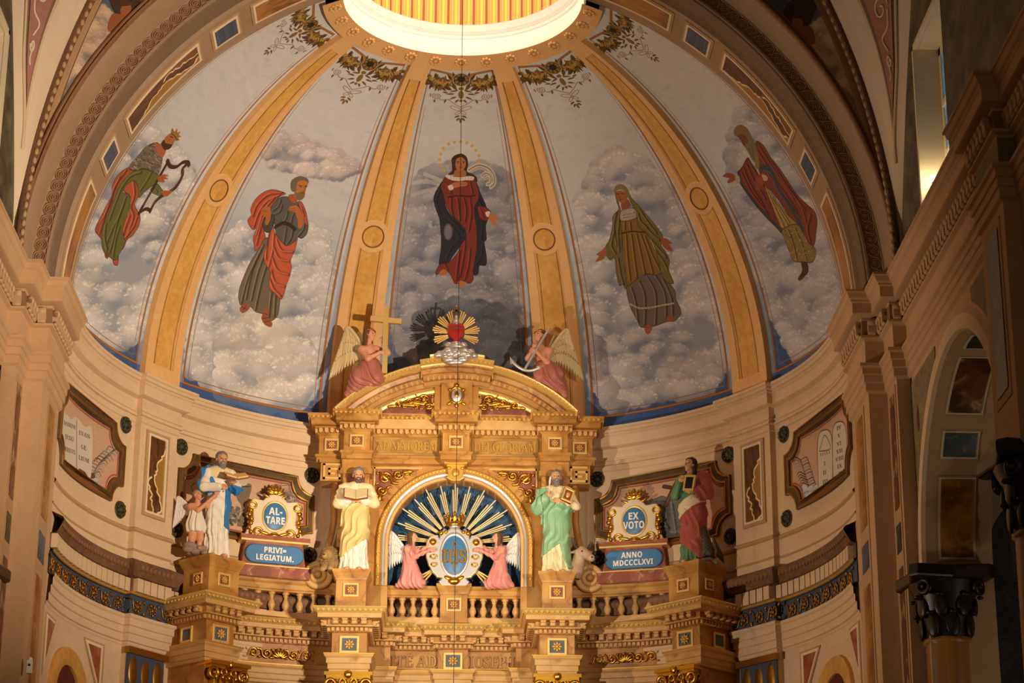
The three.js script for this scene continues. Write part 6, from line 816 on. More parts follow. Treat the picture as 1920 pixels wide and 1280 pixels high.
function openBook(pos, yaw, tilt, roll = 0, s = 1) { const g = []; for (const q of [-1, 1]) g.push([place(box(-0.09, 0.09, -0.125, 0.125, -0.012, 0.012), [q * 0.088, 0, 0.018], [0, -q * 0.22, 0])]); return { cover: put(merged(g), [0, 0, 0]).applyMatrix4(M4(V(...pos), new THREE.Quaternion().setFromEuler(new THREE.Euler(tilt, yaw, roll, 'YXZ')), V(s, s, s))), pages: put(merged([-1, 1].map((q) => place(box(-0.082, 0.082, -0.115, 0.115, 0, 0.018), [q * 0.086, 0, 0.03], [0, -q * 0.22, 0]))), [0, 0, 0]).applyMatrix4(M4(V(...pos), new THREE.Quaternion().setFromEuler(new THREE.Euler(tilt, yaw, roll, 'YXZ')), V(s, s, s))) }; }
function standing(o) {                                       // a robed standing figure; all places relative to the feet
  const t = thing(o.name, o.label, o.category, o.group); t.position.copy(o.base); if (o.turn) t.rotation.y = o.turn;
  const sx = o.width || 1, trunk = joinD(0.07, ellD([0, 1.13, -0.01], [0.185 * sx, 0.235, 0.125]), ellD([0, 0.86, 0], [0.172 * sx, 0.22, 0.135]), capD([0, 0.82, 0], [0, 0.06, 0.0], 0.145 * sx, 0.2 * sx, 0.82), capD([o.knee * 0.08, 0.74, 0.05], [o.knee * 0.09, 0.4, 0.1], 0.09, 0.075), capD([-0.13, 1.28, -0.02], [0.13, 1.28, -0.02], 0.075));
  const tunicP = pleat(13, 0.024, 1.5), sleeves = ['l', 'r'].flatMap((k) => { const a = o.arms[k]; return [capD(a[0], a[1], 0.066, 0.068), capD(a[1], addv(a[2], unit(addv(a[1], a[2], -1)), 0.03), 0.066, 0.055)]; });
  const armsD = joinD(0.03, ...sleeves), robe = joinD(0.05, trunk, armsD), wr = (x, y, z) => 0.006 * sin(30 * y + 18 * x + 4 * sin(z * 20));
  const lo = [-0.42, -0.005, -0.3], hi = [0.42, 1.42, 0.36];
  part('tunic', net((x, y, z) => max(robe(x, y, z) - tunicP(x, y, z) - wr(x, y, z), 0.012 - y), lo, hi, 0.0155), o.tunic, t);
  for (const m of o.mantles) { const f = m.arms ? robe : trunk; part(m.name || 'mantle', net((x, y, z) => { const d = f(x, y, z) - (m.off || 0.024) - (m.folds ? m.folds(x, y, z) : 0); return max(d, m.where(x, y, z), 0.016 - y); }, lo, hi, 0.0155), m.mat, t); }
  const body = [...o.hands.map((h) => handGeo(...h)), ...[-1, 1].map((s) => auto(joinD(0.03, ellD([s * 0.085, 0.035, 0.13], [0.04, 0.035, 0.09]), ellD([s * 0.09, 0.025, 0.2], [0.042, 0.024, 0.04])), [s * 0.085, 0.04, 0.14], [0.09, 0.08, 0.16], 0.012))];
  headParts(t, { ...o.head, body }); return t;
}
const diag = (a, b, c) => (x, y, z) => (y - (a + b * x + c * z)) * 0.8, above = (f) => (x, y, z) => -f(x, y, z), all = (...f) => (x, y, z) => { let d = -1e9; for (const q of f) d = max(d, q(x, y, z)); return d; };
const slant = (amp, kx, ky, kz) => (x, y, z) => { const w = n3(x * 7 + 1, y * 5, z * 7), u = 1.7 * (kx * x + ky * y + kz * z) + 3.4 * w; return amp * 1.5 * (0.65 + 0.5 * n3(x * 9, y * 4 + 2, z * 9)) * (ridge(u) * 0.8 + 0.2 * sin(u * 0.47 + 1)); };

// the four saints
const SG = 'painted saints standing on the altar pedestals';
{ // with an open book and a lion
  const B = V(-1.46, 9.4, -3.78), t = standing({ name: 'saint_statue', label: 'bearded saint statue in cream and yellow robe reading an open book', category: 'statue', group: SG, base: B, knee: 1, width: 1.02, tunic: C.white, arms: { l: [[-0.19, 1.27, 0], [-0.25, 1.04, 0.06], [-0.06, 1.06, 0.2]], r: [[0.19, 1.27, 0], [0.27, 1.06, 0.05], [0.08, 1.07, 0.2]] }, hands: [[[-0.07, 1.06, 0.19], [1, 0.05, 0.25], [0, 0.3, 1], -1, 0.6], [[0.1, 1.07, 0.19], [-1, 0.05, 0.25], [0, 0.3, 1], 1, 0.6]],
    mantles: [{ mat: C.yellow, off: 0.034, where: all(diag(1.02, -0.15, 0.2), above(diag(0.36, 0.75, 0))), folds: slant(0.017, 30, -11, 14) }, { name: 'cape', mat: C.cream, arms: true, off: 0.018, where: all((x, y, z) => 0.93 - y + abs(x) * 0.3 - 0.05, (x, y, z) => z - 0.07 - abs(x) * 0.55), folds: slant(0.008, 20, 26, 10) }],
    head: { pos: [0.03, 1.475, 0.02], yaw: 0.1, pitch: 0.22, hair: 'short', hairM: C.greyHair, beard: 'full', beardM: paint(0x5e4a3c, 0.7) } });
  const b = openBook([0.01, 1.1, 0.28], 0.05, -0.75); part('book_cover', b.cover, C.bookRed, t); part('book_pages', b.pages, C.page, t);
}
{ // with quill and a gilt book
  const B = V(1.48, 9.4, -3.78), t = standing({ name: 'saint_statue', label: 'grey-bearded saint statue in green mantle holding a quill and a gilt book', category: 'statue', group: SG, base: B, knee: 1, tunic: C.cream, arms: { l: [[-0.19, 1.27, 0], [-0.27, 1.0, 0.08], [-0.15, 1.12, 0.2]], r: [[0.19, 1.27, 0], [0.29, 1.05, 0.04], [0.06, 1.06, 0.19]] }, hands: [[[-0.14, 1.13, 0.2], [0.25, 1, 0.1], [-0.3, 0, 1], -1, 0.7], [[0.08, 1.06, 0.2], [-0.9, 0.35, 0.3], [0, 0.2, 1], 1, 0.5]],
    mantles: [{ mat: C.green, off: 0.034, where: (x, y, z) => min(all(diag(1.05, -0.35, 0.1), above(diag(0.42, 0.7, 0)), (x2, y2, z2) => -0.4 - x2)(x, y, z), all((a, bb) => bb - 1.3, (a, bb) => a + 0.1, (a, bb) => 0.4 - bb)(x, y, z), all(diag(0.95, 0, 0), (a) => 0.03 - a + 0.02, above(diag(0.1, 0, 0)), (a, bb) => 0.52 - bb - a * 2.6)(x, y, z)), arms: true, folds: slant(0.017, 32, -8, 16) }],
    head: { pos: [0.0, 1.48, 0.02], yaw: 0.08, pitch: 0.06, hair: 'short', hairM: C.greyHair, beard: 'full', beardM: C.greyHair } });
  part('book', put(box(-0.085, 0.085, -0.11, 0.11, -0.025, 0.025), [0.16, 1.16, 0.2], 0.25, -0.1, -0.35), C.bookRed, t); part('book_gilding', put(merged([framed(0.155, 0.2, 0.018, 0.008).translate(0, 0, 0.025), ball(0, 0, 0.03, 0.03, 0.045, 0.008)]), [0.16, 1.16, 0.2], 0.25, -0.1, -0.35), M.goldPale, t); part('quill', [rod([-0.12, 1.14, 0.27], [-0.1, 1.4, 0.24], 0.004, 0.008), place(ball(0, 0, 0, 0.014, 0.08, 0.005), [-0.1, 1.36, 0.245], [0, 0, -0.1])], C.white, t);
}
{ // blue cloak, long beard
  const B = V(-3.4, 9.41, -3.1), t = standing({ name: 'saint_statue', label: 'long-bearded saint statue in blue cloak and white robe beside a boy angel', category: 'statue', group: SG, base: B, turn: 0.35, knee: -1, tunic: C.white, width: 0.95, arms: { l: [[-0.18, 1.28, 0], [-0.24, 1.03, 0.1], [-0.03, 1.02, 0.22]], r: [[0.18, 1.28, 0], [0.23, 1.05, 0.12], [0.14, 1.1, 0.24]] }, hands: [[[-0.03, 1.02, 0.22], [1, 0.2, 0.2], [0, 0.5, 1], -1, 0.6], [[0.14, 1.08, 0.25], [-0.2, 0.3, 1], [0, 1, 0], 1, 0.5]],
    mantles: [{ name: 'cloak', mat: C.blue, off: 0.03, arms: true, where: (x, y, z) => min(all((a, b) => 0.96 - b, (a, b, c) => c - 0.1 + (b - 1.1) * 0.2, (a) => a - 0.05)(x, y, z), all((a) => 0.075 - a, (a, b) => 0.52 - b - a * 0.6, (a, b) => b - 1.05)(x, y, z)), folds: slant(0.016, 30, 6, 18) }, { name: 'collar', mat: C.cream, off: 0.02, where: all((a, b) => 1.17 - b + abs(a) * 0.2, (a, b) => b - 1.42), folds: slant(0.005, 30, 30, 10) }],
    head: { pos: [0.02, 1.48, 0.02], yaw: 0.1, pitch: 0.15, hair: 'short', hairM: C.greyHair, beard: 'long', beardM: C.greyHair } });
  const b = openBook([0.16, 1.15, 0.32], -0.1, -1.1, 0.1, 0.95); part('book_cover', b.cover, C.bookRed, t); part('book_pages', b.pages, M.goldPale, t);
}
{ // red mantle over green, long hair
  const B = V(3.42, 9.41, -3.1), t = standing({ name: 'saint_statue', label: 'young long-haired saint statue in red mantle over green holding a dark book', category: 'statue', group: SG, base: B, turn: -0.4, knee: 1, tunic: C.teal, width: 0.95, arms: { l: [[-0.18, 1.28, 0], [-0.22, 1.03, 0.1], [-0.12, 1.2, 0.2]], r: [[0.18, 1.28, 0], [0.25, 1.04, 0.08], [0.05, 1.05, 0.2]] }, hands: [[[-0.12, 1.2, 0.2], [0.4, 1, 0], [-0.3, 0, 1], -1, 0.5], [[0.07, 1.06, 0.2], [-1, 0.15, 0.3], [0, 0.2, 1], 1, 0.5]],
    mantles: [{ mat: C.red, off: 0.034, where: (x, y, z) => min(all(diag(0.95, 0.3, 0), above(diag(0.18, -0.9, 0)))(x, y, z), all((a) => 0.1 - a, (a, b) => 0.3 - b)(x, y, z)), arms: true, folds: slant(0.017, 30, 9, 14) }, { name: 'sash', mat: C.cream, off: 0.046, where: all(diag(1.0, 0.55, 0), above(diag(0.8, 0.6, 0)), (a, b, c) => -c), folds: slant(0.01, 10, 34, 6) }],
    head: { pos: [-0.02, 1.49, 0.02], yaw: -0.45, pitch: -0.12, hair: 'long', hairM: C.darkHair } });
  part('book', put(box(-0.085, 0.085, -0.12, 0.12, -0.022, 0.022), [0.03, 1.16, 0.23], -0.1, -0.1, -0.15), M.goldPale, t); part('book_panel', put(box(-0.055, 0.055, -0.085, 0.085, 0.02, 0.027), [0.03, 1.16, 0.23], -0.1, -0.1, -0.15), C.eye, t);
}
// wings: overlapping feathers on a curved plane; u outward, v up from the shoulder
function wingGeo(L, s = 1) {
  const g = [], rows = [[16, 1.0, 0.0, 0.055], [14, 0.62, 0.012, 0.05], [12, 0.36, 0.022, 0.045], [9, 0.2, 0.03, 0.04]], edge = (t) => [lerp(0.02, 0.3, sin(t * 1.5)) * L, (sin(t * PI * 0.62) * 0.46 - t * t * 0.1) * L];
  for (const [n, len, lift, w] of rows) for (let i = 0; i < n; i++) { const t = i / (n - 1), [u, v] = edge(t), a = lerp(-1.75, -1.12, t), l = len * L * lerp(0.42, 1, smooth(0, 0.9, t)) * 0.86; g.push(place(ball(0, 0, 0, l / 2, w * L * 0.62, 0.008, 8, 5).translate(l / 2, 0, 0), [u, v, lift + 0.002 * (i % 2)], [0, 0.06, a])); }
  const p = []; for (let i = 0; i <= 10; i++) { const [u, v] = edge(i / 10); p.push([u, v, 0.02]); } g.push(tube(p, 0.035 * L, 20, 6)); return merged(g);
}
const worldHand = (t, p, dir, nrm, side, curl, s) => handGeo(p, dir, nrm, side, curl, s);
function angel(o) {                                          // figures posed from joints given relative to the base
  const t = thing(o.name, o.label, o.category, o.group); t.position.copy(o.base); const J = o.joints, s = o.s || 1, chest = J.chest, pel = J.pelvis;
  const torso = joinD(0.05 * s, capD(pel, chest, 0.1 * s, 0.115 * s, 0.85), capD(chest, J.neck, 0.1 * s, 0.05 * s), ...['l', 'r'].flatMap((k) => (J[k] ? [capD(J[k][0], J[k][1], 0.052 * s, 0.044 * s), capD(J[k][1], J[k][2], 0.042 * s, 0.03 * s)] : [])), capD(J.l[0], J.r[0], 0.06 * s)), skirt = joinD(0.07 * s, ...o.skirt.map(([a, b, ra, rb]) => capD(a, b, ra, rb)));
  const all4 = [pel, chest, J.neck, ...J.l, ...J.r, ...o.skirt.flatMap(([a, b]) => [a, b])], lo = [0, 1, 2].map((i) => Math.min(...all4.map((p) => p[i])) - 0.24 * s), hi = [0, 1, 2].map((i) => Math.max(...all4.map((p) => p[i])) + 0.24 * s);
  const f = o.folds || slant(0.017, 30, 22, 24), fl = o.floor ?? -9; part('robe', net((x, y, z) => max(skirt(x, y, z) - f(x, y, z), fl - y), lo, hi, 0.015 * (s < 0.8 ? 0.75 : 1)), o.robe, t);
  if (o.gown) part('gown', net((x, y, z) => joinD(0.035, torso, skirt)(x, y, z) - 0.008 - f(x, y, z) * 0.9, lo, hi, 0.0115), o.robe, t);
  headParts(t, { pos: J.head, yaw: o.yaw, pitch: o.pitch, roll: o.roll, s: (o.hs || 1) * s, hair: o.hair || 'short', hairM: o.hairM || C.brownHair, skin: C.skinRosy, body: [net(torso, lo, hi, 0.0135 * (s < 0.8 ? 0.75 : 1)), ...o.hands.map((h) => handGeo(...h)), ...(o.extra || [])] });
  if (o.band) part('headband', [place(new THREE.TorusGeometry(0.084 * s, 0.009, 6, 24), addv(J.head, [0, 0.055 * s, -0.005]), [PI / 2 - 0.2, 0, 0])], M.gold, t);
  for (const [p, rot, L, flip] of o.wings) part('wing', place(flip ? mirrorX(wingGeo(L)) : wingGeo(L), p, rot), o.wingM || C.wing, t);
  return t;
}
const rel = (px, py, z, B) => { const p = at(px, py, z).sub(B); return [p.x, p.y, p.z]; };
const AG = 'angels seated on the pediment', KG = 'kneeling angels flanking the emblem';
for (const s of [-1, 1]) { // on the pediment: left with a cross, right with an anchor
  const Z = -3.92, B = s < 0 ? at(690, 712, Z) : at(1022, 712, Z), q = (px, py, dz = 0) => rel(px, py, Z + dz, B), L = s < 0;
  angel({ name: 'seated_angel_statue', label: L ? 'seated angel with rose drapery embracing a tall gold cross' : 'seated angel with rose drapery holding a silver anchor', category: 'statue', group: AG, base: B, robe: C.rose, wingM: C.wingGold, band: true, s: 0.92,
    joints: L ? { pelvis: q(694, 690), chest: q(692, 661), neck: q(692, 646), head: q(694, 628, 0.02), l: [q(678, 655, 0.05), q(690, 672, 0.15), q(714, 660, 0.14)], r: [q(706, 655, -0.05), q(727, 662, -0.06), q(721, 643, 0.02)] } : { pelvis: q(1022, 692), chest: q(1016, 664), neck: q(1014, 648), head: q(1012, 630, 0.02), l: [q(1001, 658, -0.03), q(990, 672, 0.05), q(1000, 652, 0.12)], r: [q(1031, 658, 0.03), q(1026, 680, 0.14), q(1004, 658, 0.15)] },
    skirt: L ? [[q(694, 688), q(706, 708, 0.08), 0.15, 0.13], [q(694, 690), q(676, 706, 0.1), 0.15, 0.15], [q(676, 706, 0.1), q(654, 738, 0.06), 0.14, 0.07], [q(700, 706, 0.05), q(668, 724, 0.08), 0.11, 0.1]] : [[q(1022, 690), q(1012, 706, 0.08), 0.14, 0.12], [q(1022, 692), q(1040, 704, 0.1), 0.15, 0.15], [q(1040, 706, 0.1), q(1060, 742, 0.06), 0.14, 0.06], [q(1020, 706, 0.05), q(1048, 724, 0.08), 0.11, 0.1]],
    hands: L ? [[q(714, 660, 0.14), [1, 0.1, -0.2], [0, 0, 1], -1, 0.8, 0.9], [q(720, 643, 0.03), [-0.2, 0.6, 0.6], [0.6, 0, 1], 1, 0.8, 0.9]] : [[q(1000, 652, 0.12), [0.4, 0.8, 0.1], [0, 0, 1], -1, 0.8, 0.9], [q(1004, 658, 0.15), [-0.8, 0.3, 0], [0, 0, 1], 1, 0.8, 0.9]],
    yaw: L ? 1.0 : -0.9, pitch: L ? 0.05 : -0.25, hair: L ? 'long' : 'short', wings: L ? [[q(684, 652, -0.1), [0, -0.3, 0.1], 0.92, true], [q(688, 650, -0.16), [0, -1.0, 0.1], 0.75, true]] : [[q(1030, 655, -0.1), [0, 0.3, -0.1], 0.92, false], [q(1026, 655, -0.16), [0, 1.0, -0.1], 0.75, false]] });
}
{ const c = thing('cross', 'tall plain gold cross held by the seated angel', 'cross'), b = at(721, 700, -3.82), tp = at(723, 574, -3.82); c.position.copy(b); const h = tp.y - b.y, w = 0.04; part('upright', box(-w, w, 0, h, -0.025, 0.025), M.goldPale, c); part('crossbar', place(box(-0.235, 0.235, -w, w, -0.026, 0.026), [0, h * 0.79, 0], [0, 0.1, -0.06]), M.goldPale, c); }
{ const c = thing('anchor', 'silver anchor slanting across the seated angel', 'anchor'), b = at(984, 692, -3.76), tp = at(1030, 615, -3.76), d = [tp.x - b.x, tp.y - b.y, 0]; c.position.copy(b); part('shank', rod([0, 0, 0], d, 0.022, 0.02), M.silver, c); const fl = []; for (let i = 0; i <= 12; i++) { const t = (i / 12 - 0.5) * 2; fl.push([t * 0.2 + 0.02, 0.09 * t * t - 0.02 - t * 0.04, 0]); } part('flukes', [tube(fl, 0.024, 24, 8), place(new THREE.ConeGeometry(0.05, 0.12, 8).scale(1, 1, 0.4), [-0.2, 0.14, 0], [0, 0, 0.4]), place(new THREE.ConeGeometry(0.05, 0.12, 8).scale(1, 1, 0.4), [0.24, 0.04, 0], [0, 0, -1.1])], M.silver, c); }
for (const s of [-1, 1]) { // kneeling beside the emblem
  const Z = -4.38, L = s < 0, B = at(L ? 766 : 940, 1099, Z), m = (px) => (L ? px : 1706 - px), q = (px, py, dz = 0) => rel(m(px), py + (L ? 0 : 1), Z + dz, B);
  angel({ name: 'kneeling_angel_statue', label: L ? 'kneeling angel in pink, white wing spread, facing the emblem beside the reading saint' : 'kneeling angel in pink, white wing spread, facing the emblem beside the saint in green', category: 'statue', group: KG, base: B, robe: C.pink, gown: true, s: 0.72, hs: 1.0, floor: 0.01,
    joints: { pelvis: q(768, 1060), chest: q(768, 1034), neck: q(771, 1021), head: q(774, 1007, 0.01), l: [q(763, 1028, 0.06), q(778, 1044, 0.1), q(806, 1030, 0.08)], r: [q(773, 1028, -0.05), q(786, 1036, -0.04), q(806, 1020, -0.02)] },
    skirt: [[q(768, 1052), q(780, 1082, 0.05), 0.075, 0.09], [q(767, 1054), q(762, 1086), 0.08, 0.095], [q(760, 1092), q(788, 1093, 0.06), 0.075, 0.075], [q(760, 1093, 0), q(747, 1096, 0), 0.065, 0.035]],
    hands: [[q(806, 1030, 0.08), [s < 0 ? 1 : -1, 0.1, 0], [0, 0, 1], -1, 0.3, 0.75], [q(806, 1020, -0.02), [s < 0 ? 1 : -1, 0.2, 0], [0, 0, 1], 1, 0.3, 0.75]], yaw: -s * 1.2, pitch: -0.1, hair: 'long', band: false, wings: L ? [[q(762, 1030, -0.06), [0, -0.3, 0.16], 0.8, true]] : [[q(762, 1030, -0.06), [0, 0.3, -0.16], 0.8, false]], folds: slant(0.013, 42, 5, 34) });
}
{ // boy angel beside the saint in blue
  const Z = -2.95, B = at(368, 1037, Z), q = (px, py, dz = 0) => rel(px, py, Z + dz, B);
  const rocks = []; const r = rng(77); for (let i = 0; i < 14; i++) rocks.push(ball((r() - 0.5) * 0.24, 0.02 + r() * 0.1, (r() - 0.5) * 0.2, 0.06 + r() * 0.04, 0.05, 0.06, 7, 5));
  const t = angel({ name: 'boy_angel_statue', label: 'small winged boy angel in white skirt reaching up to the saint in blue', category: 'statue', base: B, robe: C.white, s: 0.72, floor: 0.3, joints: { pelvis: q(367, 983), chest: q(366, 955), neck: q(369, 943), head: q(371, 929, 0.02), l: [q(357, 949, 0.04), q(372, 956, 0.1), q(398, 933, 0.08)], r: [q(376, 949, -0.02), q(388, 948, 0), q(402, 928, 0.02)] }, skirt: [[q(367, 962), q(367, 985), 0.09, 0.13], [q(367, 985), q(368, 990), 0.13, 0.135]], folds: pleat(9, 0.014, 0, 9, 8),
    hands: [[q(398, 933, 0.08), [0.8, 0.5, 0], [0, 0, 1], -1, 0.4, 0.65], [q(402, 928, 0.02), [0.8, 0.5, 0], [0, 0, 1], 1, 0.4, 0.65]], extra: [net(joinD(0.03, capD(q(361, 985), q(360, 1008, 0.03), 0.065, 0.05), capD(q(360, 1008, 0.03), q(360, 1026), 0.045, 0.033), ellD(q(361, 1028, 0.05), [0.032, 0.025, 0.065]), capD(q(374, 985), q(375, 1008, 0.02), 0.065, 0.05), capD(q(375, 1008, 0.02), q(373, 1026), 0.045, 0.033), ellD(q(374, 1028, 0.05), [0.032, 0.025, 0.065])), addv(q(360, 1035), [-0.14, -0.02, -0.14]), addv(q(376, 980), [0.14, 0.05, 0.2]), 0.011)], yaw: 0.8, pitch: -0.2, hairM: paint(0xb08a52, 0.6), wings: [[q(357, 950, -0.06), [0, -0.25, 0.3], 0.5, true], [q(366, 948, -0.1), [0, 0.7, -0.2], 0.42, false]] }); part('rocky_base', rocks, C.rock, t);
}
// the saints' beasts
{ const B = V(-1.83, 9.44, -3.86), t = thing('lion_statue', 'maned lion statue crouching beside the saint with the open book', 'statue'); t.position.copy(B); const hd = joinD(0.03, ellD([0, 0.24, 0.06], [0.085, 0.09, 0.1]), ellD([-0.01, 0.2, 0.15], [0.05, 0.045, 0.06]), capD([-0.03, 0.26, 0.12], [-0.005, 0.24, 0.17], 0.02, 0.02), ellD([-0.07, 0.32, 0.02], [0.025, 0.03, 0.02]), ellD([0.07, 0.32, 0.02], [0.025, 0.03, 0.02])), body = joinD(0.06, capD([0.05, 0.12, -0.08], [0.3, 0.1, -0.2], 0.12, 0.12), capD([-0.03, 0.12, 0.0], [-0.05, 0.02, 0.12], 0.06, 0.045), capD([0.06, 0.12, 0.02], [0.07, 0.02, 0.13], 0.06, 0.045)); part('body', net(joinD(0.04, hd, body), [-0.2, -0.05, -0.38], [0.46, 0.42, 0.28], 0.012), C.lion, t); part('mane', net(lessD((x, y, z) => ellD([0, 0.2, -0.0], [0.15, 0.19, 0.12])(x, y, z) - 0.018 * n3(x * 45, y * 28, z * 45), (x, y, z) => max(hypot(x, y - 0.235) - 0.075, 0.03 - z)), [-0.2, -0.02, -0.16], [0.2, 0.44, 0.16], 0.011), C.mane, t); part('eyes', [ball(-0.035, 0.262, 0.135, 0.01), ball(0.03, 0.262, 0.135, 0.01), ball(-0.01, 0.215, 0.207, 0.014, 0.01, 0.01)], C.eye, t); t.rotation.y = -0.25; }
{ const B = V(1.84, 9.4, -3.86), t = thing('ox_statue', 'horned ox statue crouching beside the saint in green', 'statue'); t.position.copy(B); t.scale.setScalar(1.12); const hd = joinD(0.025, ellD([0, 0.33, 0.03], [0.085, 0.08, 0.085]), capD([0, 0.31, 0.08], [0, 0.235, 0.19], 0.068, 0.05), ellD([0, 0.222, 0.21], [0.056, 0.042, 0.038]), capD([-0.07, 0.34, 0], [-0.16, 0.31, 0.0], 0.028, 0.016), capD([0.07, 0.34, 0], [0.16, 0.31, 0.0], 0.028, 0.016), ellD([0, 0.385, 0.04], [0.05, 0.03, 0.04])), body = joinD(0.05, capD([0, 0.27, -0.02], [-0.03, 0.08, -0.08], 0.085, 0.11), capD([-0.03, 0.1, -0.1], [-0.2, 0.09, -0.24], 0.11, 0.1)); part('body', net(joinD(0.03, hd, body), [-0.36, -0.02, -0.4], [0.22, 0.46, 0.3], 0.0105), C.ox, t); for (const q of [-1, 1]) part('horn', [tube([[q * 0.05, 0.385, 0.02], [q * 0.11, 0.4, 0.02], [q * 0.155, 0.44, 0.03], [q * 0.165, 0.5, 0.04]], 0.02, 16, 7)], C.eagle, t); part('eyes', [-1, 1].flatMap((q) => [ball(q * 0.062, 0.325, 0.1, 0.013), ball(q * 0.026, 0.226, 0.245, 0.011)]), C.eye, t); t.rotation.y = 0.7; }
{ const B = V(3.6, 9.41, -2.98), t = thing('eagle_statue', 'dark eagle statue perched on a rock beside the saint in red', 'statue'); t.position.copy(B); const bd = joinD(0.04, capD([0, 0.2, 0], [-0.03, 0.4, 0.04], 0.1, 0.07), ellD([-0.04, 0.5, 0.06], [0.048, 0.055, 0.06]), capD([-0.04, 0.42, 0.045], [-0.04, 0.48, 0.055], 0.055, 0.045), capD([-0.05, 0.5, 0.11], [-0.06, 0.48, 0.15], 0.02, 0.008), capD([0.03, 0.16, -0.06], [0.06, 0.04, -0.12], 0.06, 0.03), capD([-0.05, 0.14, 0.04], [-0.05, 0.06, 0.06], 0.035, 0.02), capD([0.05, 0.14, 0.04], [0.05, 0.06, 0.06], 0.035, 0.02)); part('body', net((x, y, z) => bd(x, y, z) - 0.004 * sin(x * 120) * sin(y * 110), [-0.18, 0, -0.2], [0.2, 0.62, 0.2], 0.011), C.eagle, t); for (const s of [-1, 1]) { const g = []; for (let i = 0; i < 8; i++) g.push(place(ball(0, -0.15, 0, 0.022, 0.17 - i * 0.008, 0.01, 6, 6), [s * (0.09 + i * 0.008), 0.4 - i * 0.016, 0.05 - i * 0.025], [0.2 + i * 0.03, 0, s * 0.18])); part('wing', g, C.eagle, t); } part('rock', [ball(0, 0.03, 0.02, 0.14, 0.05, 0.13, 8, 6), ball(-0.1, 0.02, 0.06, 0.08, 0.04, 0.07, 7, 5), ball(0.1, 0.02, 0.0, 0.08, 0.04, 0.08, 7, 5)], C.rock, t); t.rotation.y = -0.3; }
// ------------------------------------------------------------------ windows, lamps, columns and small things
for (const s of [-1, 1]) {
  const w = struct('window_' + (s < 0 ? 1 : 2), s < 0 ? 'clerestory window over the lit nave wall' : 'clerestory window with blue patterned glass over the dim nave wall'), X = s * 5.9;
  part('window_frame', [box(X, X + s * 0.05, 12.2, 14.45, 3.22, 3.32), box(X, X + s * 0.05, 12.2, 14.45, 4.58, 4.68), box(X, X + s * 0.05, 14.35, 14.45, 3.22, 4.68), box(X, X + s * 0.05, 12.2, 12.3, 3.22, 4.68)], M.creamPale, w);
  part('glazing_bar', [box(X, X + s * 0.04, 12.3, 14.35, 3.92, 3.98)], M.creamPale, w); for (const y of [12.95, 13.62]) part('glazing_bar', [box(X - s * 0.02, X + s * 0.04, y, y + 0.06, 3.3, 4.6)], M.creamPale, w);
  const t = dataTex(128, (x, y) => { const q = fbm(x * 8, y * 8, 91, 4, 8), v = abs(fbm(x * 6, y * 6, 95, 4, 6) - 0.5); return mix3(mix3([96, 150, 190], [150, 190, 214], q), [50, 80, 104], Math.exp(-v * 26)); }); t.repeat.set(2, 2);
  const glass = new THREE.MeshStandardMaterial({ map: t, roughness: 0.3, emissive: 0xffffff, emissiveMap: t, emissiveIntensity: 0.22, side: THREE.DoubleSide });
  for (const [y0, y1] of [[12.3, 12.95], [13.01, 13.62], [13.68, 14.35]]) for (const [z0, z1] of [[3.32, 3.92], [3.98, 4.58]]) part('pane', box(X + s * 0.015, X + s * 0.022, y0, y1, z0, z1), glass, w);
}
BULBS.forEach(([x, y, z], i) => { const b = thing('bulb_lamp', i ? 'bare glowing bulb on the sill of the window over the lit nave wall' : 'bare glowing bulb on the sill of the window with blue glass', 'lamp'); b.position.set(x, y, z); part('bulb', ball(0, 0, 0, 0.045, 0.055, 0.045), new THREE.MeshStandardMaterial({ color: 0xfff0d0, emissive: 0xffe2b0, emissiveIntensity: 3 }), b); part('bulb_holder', [lathe([[0, -0.42], [0.05, -0.42], [0.05, -0.4], [0.02, -0.38], [0.02, -0.06], [0.028, -0.05], [0, -0.05]], 10)], M.dark, b); });
LAMPS.forEach(([p, to, c], i) => { const g = thing('floodlight', ['wide black floodlight bracketed to the pilaster of the dim nave wall', 'wide black floodlight bracketed inside the first arch of the lit nave wall', 'narrow black floodlight bracketed to the pilaster of the dim nave wall', 'narrow black floodlight bracketed to the pilaster of the lit nave wall'][i], 'floodlight', 'floodlights on the nave walls'); g.position.set(...p); g.lookAt(...to); part('housing', [lathe([[0, -0.34], [0.09, -0.33], [0.13, -0.28], [0.15, -0.06], [0.15, -0.04], [0.13, -0.04], [0.12, -0.2], [0, -0.22]], 20).rotateX(PI / 2)], M.black, g); part('lens', [lathe([[0, -0.05], [0.13, -0.05]], 20).rotateX(PI / 2)], new THREE.MeshStandardMaterial({ color: 0xffffff, emissive: c, emissiveIntensity: 4, side: THREE.DoubleSide }), g); });
{ const g = thing('added_fill_lamp', 'added unseen pendant lamp hanging in the nave', 'lamp'); g.position.copy(pendant.position); part('globe', ball(0, 0, 0, 0.22, 0.22, 0.22, 20, 14), new THREE.MeshStandardMaterial({ color: 0xfff2da, emissive: SOFT, emissiveIntensity: 2.5 }), g); part('cord', rod([0, 0.2, 0], [0, 9.2, 0], 0.012), M.black, g); }  // globe and cord invented to carry the nave fill light
{ const g = thing('added_aisle_fill', 'added unseen fill lamp brightening the side aisle', 'lamp'); g.position.copy(aisleFill.position); part('globe', ball(0, 0, 0, 0.12, 0.12, 0.12, 16, 12), new THREE.MeshStandardMaterial({ color: 0xfff2da, emissive: SOFT, emissiveIntensity: 1.5 }), g); part('cord', rod([0, 0.1, 0], [0, 6.2, 0], 0.01), M.black, g); }  // invented globe around the added aisle light
